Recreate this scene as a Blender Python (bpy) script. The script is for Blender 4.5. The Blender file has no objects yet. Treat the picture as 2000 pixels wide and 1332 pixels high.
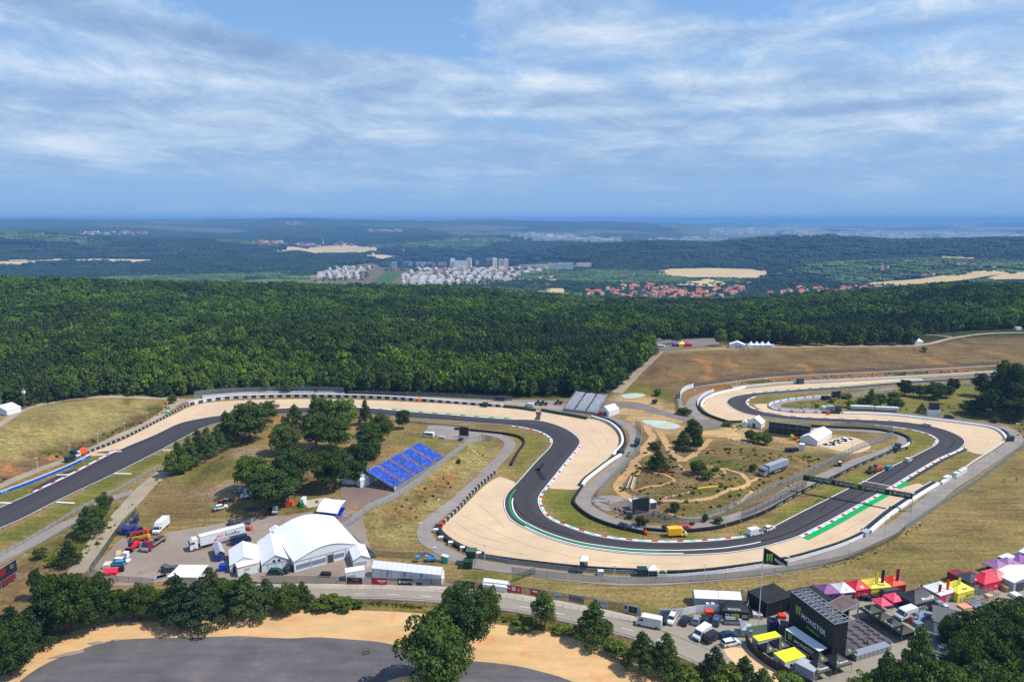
import bpy,math,random
import numpy as np
from mathutils import Vector,Matrix
from mathutils.geometry import delaunay_2d_cdt
R = math.radians
random.seed(7); rng = np.random.default_rng(7)
scene = bpy.context.scene
col = scene.collection

# ---------------------------------------------------------------- camera
CAMZ = 100.0; F = 1333.0; CX,CY = 1000.0,666.0; YH = 430.0
PITCH = math.atan((CY - YH) / F)
cam = bpy.data.objects.new('camera',bpy.data.cameras.new('camera')); col.objects.link(cam)
cam.location = (0,0,CAMZ); cam.rotation_euler = (math.pi/2 - PITCH,0,0)
cam.data.sensor_width = 36; cam.data.lens = 36*F/2000
cam.data.clip_start = 1; cam.data.clip_end = 90000
scene.camera = cam
scene.view_settings.view_transform = 'Standard'; scene.view_settings.look = 'None'
scene.view_settings.exposure = 0.0; scene.view_settings.gamma = 1
scene.render.engine = 'CYCLES'
cy = scene.cycles
cy.max_bounces = 5; cy.diffuse_bounces = 2; cy.glossy_bounces = 2; cy.transparent_max_bounces = 12
cy.volume_bounces = 0; cy.use_denoising = False; cy.use_adaptive_sampling = False
cy.sample_clamp_indirect = 4

# ---------------------------------------------------------------- sun and sky
SUN_EL = R(54); SUN_AZ = R(98)      # azimuth measured clockwise from +Y
sd = bpy.data.lights.new('sun','SUN'); sd.energy = 5.0; sd.angle = R(0.53); sd.color = (1,.955,.88)
so = bpy.data.objects.new('sun',sd); col.objects.link(so)
dirn = Vector((math.sin(SUN_AZ)*math.cos(SUN_EL),math.cos(SUN_AZ)*math.cos(SUN_EL),math.sin(SUN_EL)))
so.rotation_euler = dirn.to_track_quat('Z','Y').to_euler(); so.location = (300,0,500)

def nd(nt,t,**kw):
 n = nt.nodes.new(t)
 for k,v in kw.items():
  if k.startswith('i_'):
   key = k[2:]; key = int(key) if key.isdigit() else key.replace('_',' ')
   n.inputs[key].default_value = v
  else: setattr(n,k,v)
 return n
def lk(nt,a,b): nt.links.new(a,b)
def math_n(nt,op,a,b=None,c=None,clamp=False):
 n = nt.nodes.new('ShaderNodeMath'); n.operation = op; n.use_clamp = clamp
 for i,v in enumerate((a,b,c)):
  if v is None: continue
  if isinstance(v,(int,float)): n.inputs[i].default_value = v
  else: nt.links.new(v,n.inputs[i])
 return n.outputs[0]
def ramp(nt,fac,stops,interp='LINEAR'):
 n = nt.nodes.new('ShaderNodeValToRGB'); n.color_ramp.interpolation = interp
 el = n.color_ramp.elements
 while len(el) < len(stops): el.new(0.5)
 for e,(p,c) in zip(el,stops):
  e.position = p; e.color = (c,c,c,1) if isinstance(c,(int,float)) else (*c,1)
 nt.links.new(fac,n.inputs[0]); return n.outputs[0]
def mixc(nt,fac,a,b,mode='MIX'):
 n = nt.nodes.new('ShaderNodeMix'); n.data_type = 'RGBA'; n.blend_type = mode
 for q,v in ((0,fac),(6,a),(7,b)):
  s = n.inputs[q]
  if isinstance(v,(int,float)): s.default_value = v if q == 0 else (v,v,v,1)
  elif isinstance(v,tuple): s.default_value = (*v[:3],1)
  else: nt.links.new(v,s)
 return n.outputs[2]

world = bpy.data.worlds.new('World'); scene.world = world; world.use_nodes = True
nt = world.node_tree; nt.nodes.clear()
out = nd(nt,'ShaderNodeOutputWorld'); bg = nd(nt,'ShaderNodeBackground',i_Strength=0.1)
lk(nt,bg.outputs[0],out.inputs[0])
sky = nd(nt,'ShaderNodeTexSky',sky_type='NISHITA',sun_disc=False,sun_elevation=SUN_EL,sun_rotation=SUN_AZ,
   altitude=400,air_density=1.0,dust_density=0.4,ozone_density=1.6)
tc = nd(nt,'ShaderNodeTexCoord'); sep = nd(nt,'ShaderNodeSeparateXYZ'); lk(nt,tc.outputs['Generated'],sep.inputs[0])
X,Y,Z = sep.outputs
# azimuth tangent and elevation tangent of the direction (real sky angles)
hy = math_n(nt,'MAXIMUM',Y,0.05)
azt = math_n(nt,'DIVIDE',X,hy)
hl = math_n(nt,'SQRT',math_n(nt,'ADD',math_n(nt,'MULTIPLY',X,X),math_n(nt,'MULTIPLY',Y,Y)))
elt = math_n(nt,'DIVIDE',Z,math_n(nt,'MAXIMUM',hl,0.02))
# cloud deck: project on a high plane
zz = math_n(nt,'ADD',math_n(nt,'MAXIMUM',Z,0.0),0.10)
def vec(nt,a,b,c=0.0):
 n = nd(nt,'ShaderNodeCombineXYZ')
 for i,v in enumerate((a,b,c)):
  if isinstance(v,(int,float)): n.inputs[i].default_value = v
  else: lk(nt,v,n.inputs[i])
 return n.outputs[0]
def noise(nt,v,scale,detail=6,rough=.55,dist=0.0,lac=2.0):
 n = nd(nt,'ShaderNodeTexNoise',i_Scale=scale,i_Detail=detail,i_Roughness=rough,i_Distortion=dist,i_Lacunarity=lac)
 lk(nt,v,n.inputs['Vector']); return n.outputs[0]
azc = math_n(nt,'MAXIMUM',math_n(nt,'MINIMUM',azt,4.0),-4.0)
def noise(nt,v,scale,detail=6,rough=.55,dist=0.0,lac=2.0):
 n = nd(nt,'ShaderNodeTexNoise',i_Scale=scale,i_Detail=detail,i_Roughness=rough,i_Distortion=dist,i_Lacunarity=lac)
 lk(nt,v,n.inputs['Vector']); return n.outputs[0]
lel = math_n(nt,'LOGARITHM',math_n(nt,'ADD',math_n(nt,'MAXIMUM',elt,0.0),0.07),2.71828)
lv = math_n(nt,'ADD',lel,math_n(nt,'MULTIPLY',azc,0.22))
va = vec(nt,math_n(nt,'MULTIPLY',azc,3.0),math_n(nt,'MULTIPLY',lv,2.2),0.7)
vb = vec(nt,math_n(nt,'MULTIPLY',azc,3.2),math_n(nt,'MULTIPLY',lv,2.6),4.1)
def stretch(v,k): return math_n(nt,'ADD',math_n(nt,'MULTIPLY',math_n(nt,'SUBTRACT',v,.5),k),.5)
n1 = stretch(noise(nt,va,1.5,14,.66,.35),1.7); n3 = stretch(noise(nt,vb,1.9,14,.70,.45),1.6); n2 = noise(nt,vec(nt,azc,lel,8.0),1.3,4,.5,.2)
def blob(px,py,wx,wy,slope=0.0):
 ax,el,wa,we = (px-1000)/1353.0,(430-py)/1400.0,wx/1353.0,wy/1400.0
 da = math_n(nt,'SUBTRACT',azc,ax); a = math_n(nt,'DIVIDE',da,wa)
 b = math_n(nt,'DIVIDE',math_n(nt,'SUBTRACT',math_n(nt,'SUBTRACT',elt,el),math_n(nt,'MULTIPLY',da,-slope)),we)
 return math_n(nt,'POWER',2.718,math_n(nt,'MULTIPLY',math_n(nt,'ADD',math_n(nt,'MULTIPLY',a,a),math_n(nt,'MULTIPLY',b,b)),-1.0))
def add_blobs(v,l):
 for q in l: v = math_n(nt,'ADD',v,math_n(nt,'MULTIPLY',blob(*q[:-1]),q[-1]*.92))
 return v
cov = math_n(nt,'ADD',math_n(nt,'MULTIPLY',n1,.80),math_n(nt,'MULTIPLY',n2,.30))
cov = add_blobs(cov,[(150,50,330,45,.16),(480,135,560,38,.10,.30),(350,230,700,90,.24),(1250,180,600,50,.06,.22),(1700,85,420,40,.20),(1800,210,450,55,.20),(1000,290,1300,60,.16),(120,320,330,45,.22),
 (600,35,260,50,-.42),(800,85,220,40,.1,-.22),(1100,60,200,60,.10),(1480,40,260,40,-.08),(1350,120,300,25,-.10),(1000,400,2500,35,-.10)])
mask = ramp(nt,cov,[(0.46,0.0),(0.62,.6),(0.80,1.0)])
sh = math_n(nt,'ADD',math_n(nt,'MULTIPLY',n3,.62),math_n(nt,'MULTIPLY',n1,.38))
sh = add_blobs(sh,[(520,128,560,22,.10,-.20),(1180,205,260,14,.06,-.12),(250,235,420,26,-.10),(150,85,420,22,.06,-.12),(110,40,220,20,.12),(420,78,110,10,.10),(60,185,260,22,.20),(420,180,260,14,.16),(130,305,200,26,.26),(930,225,200,10,.22),
 (1150,165,330,20,.26),(1450,215,400,16,.18),(1550,235,420,9,-.14),(1420,92,130,12,-.22),(1650,112,260,9,-.16),(1780,80,330,18,.22),(1120,60,220,50,.08),(1400,345,120,14,-.12),(1650,350,180,12,-.10),(1000,330,1600,45,-.06),(1850,260,260,20,.12)])
ccol = ramp(nt,sh,[(0.26,(2.7,3.9,6.3)),(0.42,(3.7,5.1,7.4)),(0.58,(5.4,6.8,8.6)),(0.80,(8.8,9.3,9.9))])
skyc = mixc(nt,1.0,sky.outputs[0],(1.2,1.5,1.75),'MULTIPLY')
lowf = ramp(nt,elt,[(0.0,1.0),(0.09,.9),(0.2,.45),(0.33,.25),(1.0,0.0)])
skyc = mixc(nt,lowf,skyc,(2.7,4.7,7.7)); skyc = mixc(nt,1.0,skyc,ramp(nt,elt,[(0.0,(1.12,1.07,1.02)),(0.035,(1.05,1.02,1.0)),(0.09,(1,1,1))]),'MULTIPLY')
final = mixc(nt,math_n(nt,'MULTIPLY',mask,ramp(nt,elt,[(0.0,.15),(0.05,.45),(0.12,.85),(1.0,.9)])),skyc,ccol)
lk(nt,final,bg.inputs['Color'])

# ---------------------------------------------------------------- pixels to the ground
sp_,cp_ = math.sin(PITCH),math.cos(PITCH)
def ray(px,py):
 px = np.asarray(px,float); py = np.asarray(py,float)
 u = (px-CX)/F; v = -(py-CY)/F
 return u,cp_+v*sp_,v*cp_-sp_              # x, y, z  (z: up)
def P0(px,py):
 x,y,z = ray(px,py); t = -CAMZ/z
 return np.stack([x*t,y*t],-1)
def smooth(t): t = np.clip(t,0,1); return t*t*(3-2*t)
def dep(py): return math.tan(math.atan((py-CY)/F) + PITCH)
def hy_(D,py,az): # height of a ground point at distance D that shows on image row py (azimuth tangent az)
 x,y,z = ray(1000+az*1353,py); return CAMZ + z/math.hypot(x,y)*D
# terrain control table: per azimuth column, (distance, height) pairs
def colrows(px):
 az = (px-1000)/1353.0
 g = lambda xs,ys: float(np.interp(px,xs,ys))
 rows = [(0,0),(330,0),(400,0)]
 # right-hand slope behind the circuit
 yf = g([1290,1400,1500,2000,2400],[772,752,742,716,700]); ft = math.hypot(*P0(max(px,1290),yf)); ft = ft if px >= 1290 else ft+(900-ft)*(1290-px)/110; ht = g([1150,1300,2000],[0,8,12])
 if px > 1180:
  rows = [r for r in rows if r[0] < ft-5]+[(ft,0.0),(ft+78,ht)]
 else: rows += [(480,g([0,600,1200],[3,1,1]))]
 ysk = g([-400,0,500,760,1000,1180,1500,1660,2000,2400],[548,547,556,563,575,592,588,573,551,546])
 hs = hy_(980,ysk,az) - 13
 rows += [(max(620,ft+150 if 1290 <= px else 620),ht*.6 + hs*.25 if px > 1180 else hs*.22),(980,hs),(1250,hs-22),(1900,-120),(2300,-121)]
 # middle ground
 ych = g([-400,1400,1500,1600,1700,1830,2000,2400],[999,999,540,510,505,496,505,500])
 if ych < 600: rows += [(2950,hy_(2950,ych,az)-8),(3350,-100)]
 else: rows += [(2950,-121),(3350,-121)]
 yr = g([-400,980,1050,1130,1270,1400,1500,1600,1720,1870,2000,2400],[999,530,503,480,466,475,463,457,468,465,461,458])
 yl = g([-400,0,120,210,350,500,620,700],[441,446,452,456,461,470,492,999])
 if yr < 600: rows += [(4300,hy_(4300,yr,az)-10),(5300,-115)]
 else: rows += [(3900,-125),(4300,-120 if px > 500 else g([0,500],[-70,-110]))]
 if yl < 600: rows += [(5200,hy_(5200,yl,az)-10),(6200,-120)]
 elif yr > 600: rows += [(5200,-128),(6200,-128)]
 y8 = g([-400,0,250,450,560,700,850,1000,1200,1350,2400],[438,441,436,445,439,437,444,449,456,462,462])
 rows += [(8300,hy_(8300,y8,az)-10 if px < 1350 else -110),(9500,-60 if px < 1300 else -115)]
 y11 = g([-400,0,500,620,750,1000,1250,1400,1500,1700,2400],[428,427,427,425,429,430,433,440,445,449,449])
 rows += [(12000,hy_(12000,y11,az)),(16000,-20 if px < 1350 else -120)]
 y25 = g([-400,1300,1400,1500,1650,1800,2000,2400],[440,440,435,433,437,433,432,432])
 rows += [(26000,hy_(26000,y25,az)),(40000,-200)]
 return rows
PXC = np.arange(-900,2901,25.0); LD = np.linspace(math.log(40),math.log(40000),700)
TAB = np.array([np.interp(np.exp(LD),*zip(*sorted(colrows(float(np.clip(p,-400,2400)))))) for p in PXC])
k = np.exp(-np.linspace(-2,2,17)**2); k /= k.sum()
TAB = np.array([np.convolve(np.pad(r,8,'edge'),k,'valid') for r in TAB])
k2 = np.array([.1,.2,.4,.2,.1]); TAB = np.array([np.convolve(np.pad(r,2,'edge'),k2,'valid') for r in TAB.T]).T
def vnoise(x,y,s,seed=0):
 x = np.asarray(x)/s+seed*17.3; y = np.asarray(y)/s+seed*9.1
 xi,yi = np.floor(x),np.floor(y); fx,fy = smooth(x-xi),smooth(y-yi)
 h = lambda a,b: np.mod(np.sin(a*127.1+b*311.7+seed*74.7)*43758.5453,1.0)
 return (h(xi,yi)*(1-fx)+h(xi+1,yi)*fx)*(1-fy)+(h(xi,yi+1)*(1-fx)+h(xi+1,yi+1)*fx)*fy
def tabH(x,y):
 y = np.maximum(y,1.0); D = np.hypot(x,y)
 a = np.clip((x/y*1353+1000-PXC[0])/25.0,0,len(PXC)-1.001); b = np.clip((np.log(np.maximum(D,41))-LD[0])/(LD[1]-LD[0]),0,len(LD)-1.001)
 ai,bi = a.astype(int),b.astype(int); fa,fb = a-ai,b-bi
 h = (TAB[ai,bi]*(1-fb)+TAB[ai,bi+1]*fb)*(1-fa)+(TAB[ai+1,bi]*(1-fb)+TAB[ai+1,bi+1]*fb)*fa
 w = smooth((D-560)/300)
 h = h + w*(vnoise(x,y,160,1)-.5)*12*smooth((1500-D)/500)
 wf = smooth((D-3200)/1200)
 h = h + wf*((vnoise(x,y,900,2)-.5)*30+(vnoise(x,y,380,3)-.5)*26)
 return h
def seg_dist(x,y,pts,closed=False):
 """unsigned distance to a polyline, and sign (>0 = left of it)"""
 best = np.full(np.shape(x),1e9); sg = np.ones(np.shape(x)); al = np.zeros(np.shape(x)); acc = 0
 n = len(pts)
 for i in range(n if closed else n-1):
  a = pts[i]; b = pts[(i+1) % n]; d = b-a; L = math.hypot(*d)
  t = np.clip(((x-a[0])*d[0]+(y-a[1])*d[1])/(L*L),0,1)
  dx,dy = x-(a[0]+t*d[0]),y-(a[1]+t*d[1]); dd = np.hypot(dx,dy); m = dd < best
  best = np.where(m,dd,best); sg = np.where(m,np.sign(d[0]*(y-a[1])-d[1]*(x-a[0])),sg); al = np.where(m,acc+t*L,al); acc += L
 return best,sg,al
def inside(x,y,poly):
 c = np.zeros(np.shape(x),bool); n = len(poly)
 for i in range(n):
  x1,y1 = poly[i]; x2,y2 = poly[(i+1) % n]
  if y1 == y2: continue
  c ^= ((y1 > y) != (y2 > y)) & (x < (x2-x1)*(y-y1)/(y2-y1)+x1)
 return c
def px0(l): return np.array([P0(a,b) for a,b in l])
foot_left = px0([(-260,1085),(-100,990),(0,938),(130,896),(225,852),(300,817),(345,790),(400,772),(480,760)])
mound = px0([(905,858),(965,866),(978,884),(935,922),(880,962),(832,1003),(800,1040),(740,1066),(600,1040),(400,1010),(330,970),(400,890),(600,850),(760,846)])
moto = px0([(1240,850),(1340,872),(1420,850),(1500,880),(1620,905),(1540,950),(1440,995),(1330,1012),(1240,1005),(1205,960),(1215,900)])
def feat(x,y):
 d,s,al = seg_dist(x,y,foot_left)
 tot = np.hypot(*np.diff(foot_left,axis=0).T).sum()
 h = np.where(s > 0,9*smooth(d/42)*smooth((tot-al-10)/90),0)*smooth((900-np.hypot(x,y))/250)
 d,s,al = seg_dist(x,y,mound,True)
 h = h+np.where(inside(x,y,mound),4.2*smooth(d/17),0)
 d,s,al = seg_dist(x,y,moto,True)
 mi = inside(x,y,moto)
 h = h+np.where(mi,smooth(d/12)*((vnoise(x,y,15,5)-.3)*2.4+(vnoise(x,y,6,6)-.5)*1.2+1.0),0)
 return h
GX0,GY0,GS = -1500.0,40.0,2.0; GW,GH = 1600,680
gx,gy = np.meshgrid(GX0+np.arange(GW)*GS,GY0+np.arange(GH)*GS)
GRID = tabH(gx,gy) + feat(gx,gy)*((gx > -700) & (gx < 500) & (gy < 900))
def H(x,y):
 x = np.asarray(x,float); y = np.asarray(y,float)
 a,b = (x-GX0)/GS,(y-GY0)/GS
 ins = (a > 0) & (b > 0) & (a < GW-1.01) & (b < GH-1.01)
 ac,bc = np.clip(a,0,GW-1.01),np.clip(b,0,GH-1.01); ai,bi = ac.astype(int),bc.astype(int); fa,fb = ac-ai,bc-bi
 g = (GRID[bi,ai]*(1-fa)+GRID[bi,ai+1]*fa)*(1-fb)+(GRID[bi+1,ai]*(1-fa)+GRID[bi+1,ai+1]*fa)*fb
 return np.where(ins,g,tabH(x,y))
DS = np.exp(np.linspace(math.log(50),math.log(30000),2600))
def P(px,py,up=0.0,far=True):
 """first ground point seen at a pixel of the photograph"""
 px = np.atleast_1d(np.asarray(px,float)); py = np.atleast_1d(np.asarray(py,float))
 x,y,z = ray(px,py); hl = np.hypot(x,y)
 ds = DS if far else DS[:1300]
 X = x[:,None]/hl[:,None]*ds; Yy = y[:,None]/hl[:,None]*ds; Zr = CAMZ+z[:,None]/hl[:,None]*ds
 g = H(X,Yy)+up-Zr
 hit = g > 0; i = np.argmax(hit,1); i = np.where(hit.any(1),i,len(ds)-1); i = np.maximum(i,1)
 r = np.arange(len(px)); g0,g1 = g[r,i-1],g[r,i]; t = np.where(hit.any(1),g0/(g0-g1+1e-12),1)
 d = ds[i-1]*(1-t)+ds[i]*t
 return np.stack([x/hl*d,y/hl*d],-1)
def PL(l,up=0.0): a = np.array(l,float); return P(a[:,0],a[:,1],up)
def W(px,py):
 p = P(px,py)[0]; return Vector((p[0],p[1],float(H(p[0],p[1]))))
def scale_at(p):   # photo pixels per metre near world point
 return F/(p[1]*cp_ + (CAMZ-p[2])*sp_)
def catmull(pts,step,closed=False):
 pts = np.asarray(pts,float); n = len(pts); outp = []
 for i in range(n if closed else n-1):
  p1,p2 = pts[i],pts[(i+1) % n]
  p0 = pts[(i-1) % n] if closed or i > 0 else 2*p1-p2; p3 = pts[(i+2) % n] if closed or i+2 < n else 2*p2-p1
  L = np.hypot(*(p2-p1)); m = max(1,int(L/step))
  for q in range(m):
   t = q/m
   outp.append(.5*((2*p1)+(-p0+p2)*t+(2*p0-5*p1+4*p2-p3)*t*t+(-p0+3*p1-3*p2+p3)*t**3))
 if not closed: outp.append(pts[-1])
 return np.array(outp)
def offset_line(line,d):   # shift to the left by d
 t = np.gradient(line,axis=0); t /= np.maximum(np.hypot(t[:,0],t[:,1])[:,None],1e-9)
 return line+np.stack([-t[:,1],t[:,0]],-1)*d
def resample(line,step):
 s = np.r_[0,np.cumsum(np.hypot(*np.diff(line,axis=0).T))]; n = max(2,int(round(s[-1]/step))+1); q = np.linspace(0,s[-1],n)
 return np.stack([np.interp(q,s,line[:,0]),np.interp(q,s,line[:,1])],-1)

# ---------------------------------------------------------------- materials
def srgb(r,g,b): f = lambda c: ((c/255)/12.92 if c <= 10 else (((c/255)+.055)/1.055)**2.4); return (f(r),f(g),f(b))
MATS = {}
def mat(name,c,rough=.6,metal=0.0,var=0.08,vscale=.6,spec=.4,alpha=None):
 if name in MATS: return MATS[name]
 m = bpy.data.materials.new(name); m.use_nodes = True; t = m.node_tree; b = t.nodes['Principled BSDF']
 b.inputs['Roughness'].default_value = rough; b.inputs['Metallic'].default_value = metal; b.inputs['Specular IOR Level'].default_value = spec
 g = nd(t,'ShaderNodeTexCoord'); n = noise(t,g.outputs['Object'],vscale,4,.6)
 f = ramp(t,n,[(.3,1-var*1.5),(.7,1+var)])
 lk(t,mixc(t,1.0,tuple(c),f,'MULTIPLY'),b.inputs['Base Color'])
 if alpha is not None:
  tr = nd(t,'ShaderNodeBsdfTransparent'); mx = nd(t,'ShaderNodeMixShader'); mx.inputs[0].default_value = alpha
  lk(t,tr.outputs[0],mx.inputs[1]); lk(t,b.outputs[0],mx.inputs[2]); lk(t,mx.outputs[0],t.nodes['Material Output'].inputs[0])
 MATS[name] = m; return m
def new_mat(name,rough=.85,spec=.2):
 m = bpy.data.materials.new(name); m.use_nodes = True; b = m.node_tree.nodes['Principled BSDF']
 b.inputs['Roughness'].default_value = rough; b.inputs['Specular IOR Level'].default_value = spec
 MATS[name] = m; return m,m.node_tree,b

# ---------------------------------------------------------------- object helpers
def tag(o,label=None,cat=None,group=None,kind=None):
 if label: o['label'] = label
 if cat: o['category'] = cat
 if group: o['group'] = group
 if kind: o['kind'] = kind
 return o
def mesh_obj(name,verts,faces,m,parent=None,smooth_=False,uv=None):
 me = bpy.data.meshes.new(name); me.from_pydata([tuple(map(float,v)) for v in verts],[],faces)
 for mm in (m if isinstance(m,list) else [m]): me.materials.append(mm)
 if smooth_: me.polygons.foreach_set('use_smooth',[True]*len(me.polygons))
 if uv is not None:
  l = me.uv_layers.new(name='UVMap'); l.data.foreach_set('uv',[c for p in me.polygons for vi in p.vertices for c in uv[vi]])
 o = bpy.data.objects.new(name,me); col.objects.link(o)
 if parent: o.parent = parent
 return o
def sheet(name,poly,m,off,step=6.0,label=None,kind='structure',cat=None,fine=2.5):
 poly = np.array(poly); poly = resample(np.vstack([poly,poly[:1]]),fine)[:-1]
 x0,y0 = poly.min(0); x1,y1 = poly.max(0); n = len(poly)
 gx,gy = np.meshgrid(np.arange(x0,x1,step),np.arange(y0,y1,step)); gx = gx.ravel()+.31; gy = gy.ravel()+.17
 k = inside(gx,gy,poly); gx,gy = gx[k],gy[k]
 if len(gx):
  d = seg_dist(gx,gy,poly,True)[0]; k = d > step*.3; gx,gy = gx[k],gy[k]
 vs = [Vector(p) for p in poly]+[Vector((a,b)) for a,b in zip(gx,gy)]
 r = delaunay_2d_cdt(vs,[],[list(range(n))],1,1e-4)
 v2 = np.array([tuple(v) for v in r[0]]); z = H(v2[:,0],v2[:,1])+off
 fs = [tuple(f) for f in r[2]]
 o = mesh_obj(name,np.c_[v2,z],fs,m)
 if sum(p.normal.z for p in o.data.polygons[:5]) < 0: o.data.flip_normals()
 return tag(o,label,cat,None,kind)
def ribbon(name,line,w,m,off,w2=None,kind='structure',label=None,parent=None,cross=1):
 """flat strip along a world line; w = half width left, w2 = right"""
 w2 = w if w2 is None else w2
 cols_ = [offset_line(line,w+(-w2-w)*k/cross) for k in range(cross+1)]
 s = np.r_[0,np.cumsum(np.hypot(*np.diff(line,axis=0).T))]
 v = []; uv = []
 for i in range(len(line)):
  for k,c in enumerate(cols_): v.append((c[i][0],c[i][1],float(H(c[i][0],c[i][1]))+off)); uv.append((s[i],k/cross))
 K = cross+1
 f = [(i*K+k,i*K+k+1,(i+1)*K+k+1,(i+1)*K+k) for i in range(len(line)-1) for k in range(cross)]
 o = mesh_obj(name,v,f,m,parent,uv=uv)
 if o.data.polygons[0].normal.z < 0: o.data.flip_normals()
 return tag(o,label,None,None,kind)
# ================================================================ ground sheet
NA,= (760,)
azs = np.tan(np.linspace(R(-58),R(58),NA))
dn = np.exp(np.arange(math.log(45),math.log(1300),.0062)); df = np.exp(np.linspace(math.log(1300),math.log(42000),330))[1:]
Dr = np.r_[dn,df]; ND = len(Dr)
ax,dd = np.meshgrid(azs,Dr); cosA = 1/np.sqrt(1+ax**2); gxx = dd*ax*cosA; gyy = dd*cosA
gzz = H(gxx,gyy)
me = bpy.data.meshes.new('ground')
me.vertices.add(NA*ND); me.vertices.foreach_set('co',np.stack([gxx,gyy,gzz],-1).ravel().astype(np.float32))
ii = (np.arange(ND-1)[:,None]*NA+np.arange(NA-1)[None]).ravel()
q = np.stack([ii,ii+1,ii+NA+1,ii+NA],-1).astype(np.int32)
me.loops.add(q.size); me.loops.foreach_set('vertex_index',q.ravel()); me.polygons.add(len(q))
me.polygons.foreach_set('loop_start',np.arange(0,q.size,4,dtype=np.int32)); me.polygons.foreach_set('use_smooth',np.ones(len(q),bool))
me.update(calc_edges=True)
# --- region colours (albedo) painted by real ground cover
DRY = np.array(srgb(150,127,80)); GRN = np.array(srgb(112,113,44)); BRN = np.array(srgb(126,101,69)); ORG = np.array(srgb(178,124,76)); FOR = np.array(srgb(58,66,32))
FARW = np.array(srgb(34,52,34)); PALE = np.array(srgb(166,150,92)); DIRT = np.array(srgb(150,128,104)); SAND = np.array(srgb(214,176,126)); MEADOW = np.array(srgb(120,136,62))
colr = np.tile(DRY,(NA*ND,1)); fx,fy = gxx.ravel(),gyy.ravel(); FD = np.hypot(fx,fy)
def paint(pts,c,soft=4.0,amt=1.0,jit=3.0,flat=False):
 poly = PL(pts) if not flat else px0(pts)
 m = (fx > poly[:,0].min()-soft*2) & (fx < poly[:,0].max()+soft*2) & (fy > poly[:,1].min()-soft*2) & (fy < poly[:,1].max()+soft*2)
 idx = np.nonzero(m)[0]
 if not len(idx): return
 x = fx[idx]; y = fy[idx]; jx = (vnoise(x,y,7,11)-.5)*jit*2+(vnoise(x,y,2.2,12)-.5)*jit; jy = (vnoise(x,y,7,13)-.5)*jit*2
 d = seg_dist(x+jx,y+jy,poly,True)[0]; ins = inside(x+jx,y+jy,poly)
 w = smooth(.5+np.where(ins,d,-d)/(2*soft))*amt
 colr[idx] = colr[idx]*(1-w[:,None])+np.array(c)*w[:,None]
far = FD > 1150
colr[far] = FARW
nf1 = vnoise(fx,fy,1500,41)*.6+vnoise(fx,fy,520,42)*.4; side = smooth((fx/np.maximum(fy,1)-.22)/.2)*smooth((FD-7500)/2500)
wf_ = smooth((nf1-(.66-.22*side))/.05)*smooth((FD-6600)/600)*(.25+.45*side)
colr = colr*(1-wf_[:,None])+np.array(srgb(186,172,132))*wf_[:,None]
lt = smooth((FD-6800)/800)*.35*vnoise(fx,fy,900,43); colr = colr*(1-lt[:,None])+np.array(srgb(110,128,84))*lt[:,None]
paint([(-200,560),(2200,560),(2200,665),(1800,672),(1500,668),(1285,678),(1240,735),(1190,775),(1000,782),(600,775),(360,775),(180,772),(60,790),(-200,850)],FOR,6,1)
# left field + cut slope
paint([(-50,840),(60,795),(190,778),(330,782),(300,812),(230,838),(100,880),(-50,915)],PALE*.9,5,.8)
paint([(-50,920),(100,878),(230,832),(330,785),(350,790),(310,818),(230,852),(130,897),(-50,960)],BRN*.95,3,.9)
for p in ([(0,925),(30,905),(60,915),(20,940)],[(80,895),(120,880),(130,890),(95,902)],[(215,848),(232,842),(240,852),(222,858)],[(310,790),(340,787),(345,793),(320,800)]): paint(p,ORG,2,.9)
for p in ([(85,880),(115,870),(130,880),(100,893)],[(235,768),(262,770),(255,795),(235,790)],[(290,795),(320,788),(325,800),(300,812)],[(185,855),(212,850),(210,862),(190,868)]): paint(p,GRN*.8,2,.8)
# verges of the left straight
paint([(-50,975),(70,945),(200,880),(240,880),(140,925),(60,962),(-50,1010)],GRN,3,.8)
paint([(-50,1060),(0,1040),(110,985),(220,930),(320,878),(330,905),(250,940),(120,1010),(-50,1090)],GRN*1.1,3,.85)
for p in ([(60,1040),(120,1025),(150,1012),(110,1045),(50,1055)],[(230,945),(300,910),(320,905),(270,945)],[(270,890),(300,880),(310,890)]): paint(p,DRY*1.1,2,.8)
paint([(60,1075),(160,1030),(205,1000),(250,985),(215,1030),(180,1075),(120,1100),(60,1110)],GRN*.75,4,.9)
paint([(0,1110),(60,1095),(130,1110),(150,1140),(60,1200),(-60,1250),(-60,1120)],BRN*.95,4,.7)
# infield of the stand
paint([(300,960),(420,900),(520,870),(640,900),(640,1000),(450,1000),(300,1040),(240,1060),(270,1000)],BRN*1.0,6,.55)
for p in ([(330,930),(400,900),(500,905),(480,940),(380,950)],[(560,1005),(620,965),(660,980),(640,1000)],[(760,840),(850,850),(870,880),(800,880)]): paint(p,GRN*1.0,4,.6)
for p in ([(375,965),(450,945),(470,965),(400,985)],[(450,880),(500,872),(510,886),(460,892)]): paint(p,DIRT*1.1,3,.8)
for p in ([(520,845),(600,835),(590,850),(520,862)],[(505,820),(560,815),(560,825),(510,828)]): paint(p,ORG,2,.9)
# embankment below the stand
paint([(930,860),(985,880),(930,935),(860,990),(800,1055),(700,1050),(680,1030),(790,960),(880,895)],PALE*.92,4,.8)
paint([(880,930),(900,940),(870,970),(830,975),(790,1020),(750,1020),(740,1005),(800,960),(850,935)],BRN*.95,4,.8)
for p in ([(850,925),(880,920),(880,940),(850,945)],[(830,945),(850,940),(845,960),(825,965)],[(745,990),(790,985),(780,1000),(750,1005)],[(780,1010),(810,1005),(800,1020)]): paint(p,ORG*.9,2,.8)
for p in ([(810,965),(835,965),(835,985),(812,985)],[(835,960),(852,968),(845,975)],[(915,865),(925,862),(900,885),(875,895)]): paint(p,GRN*.7,2,.85)
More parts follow.
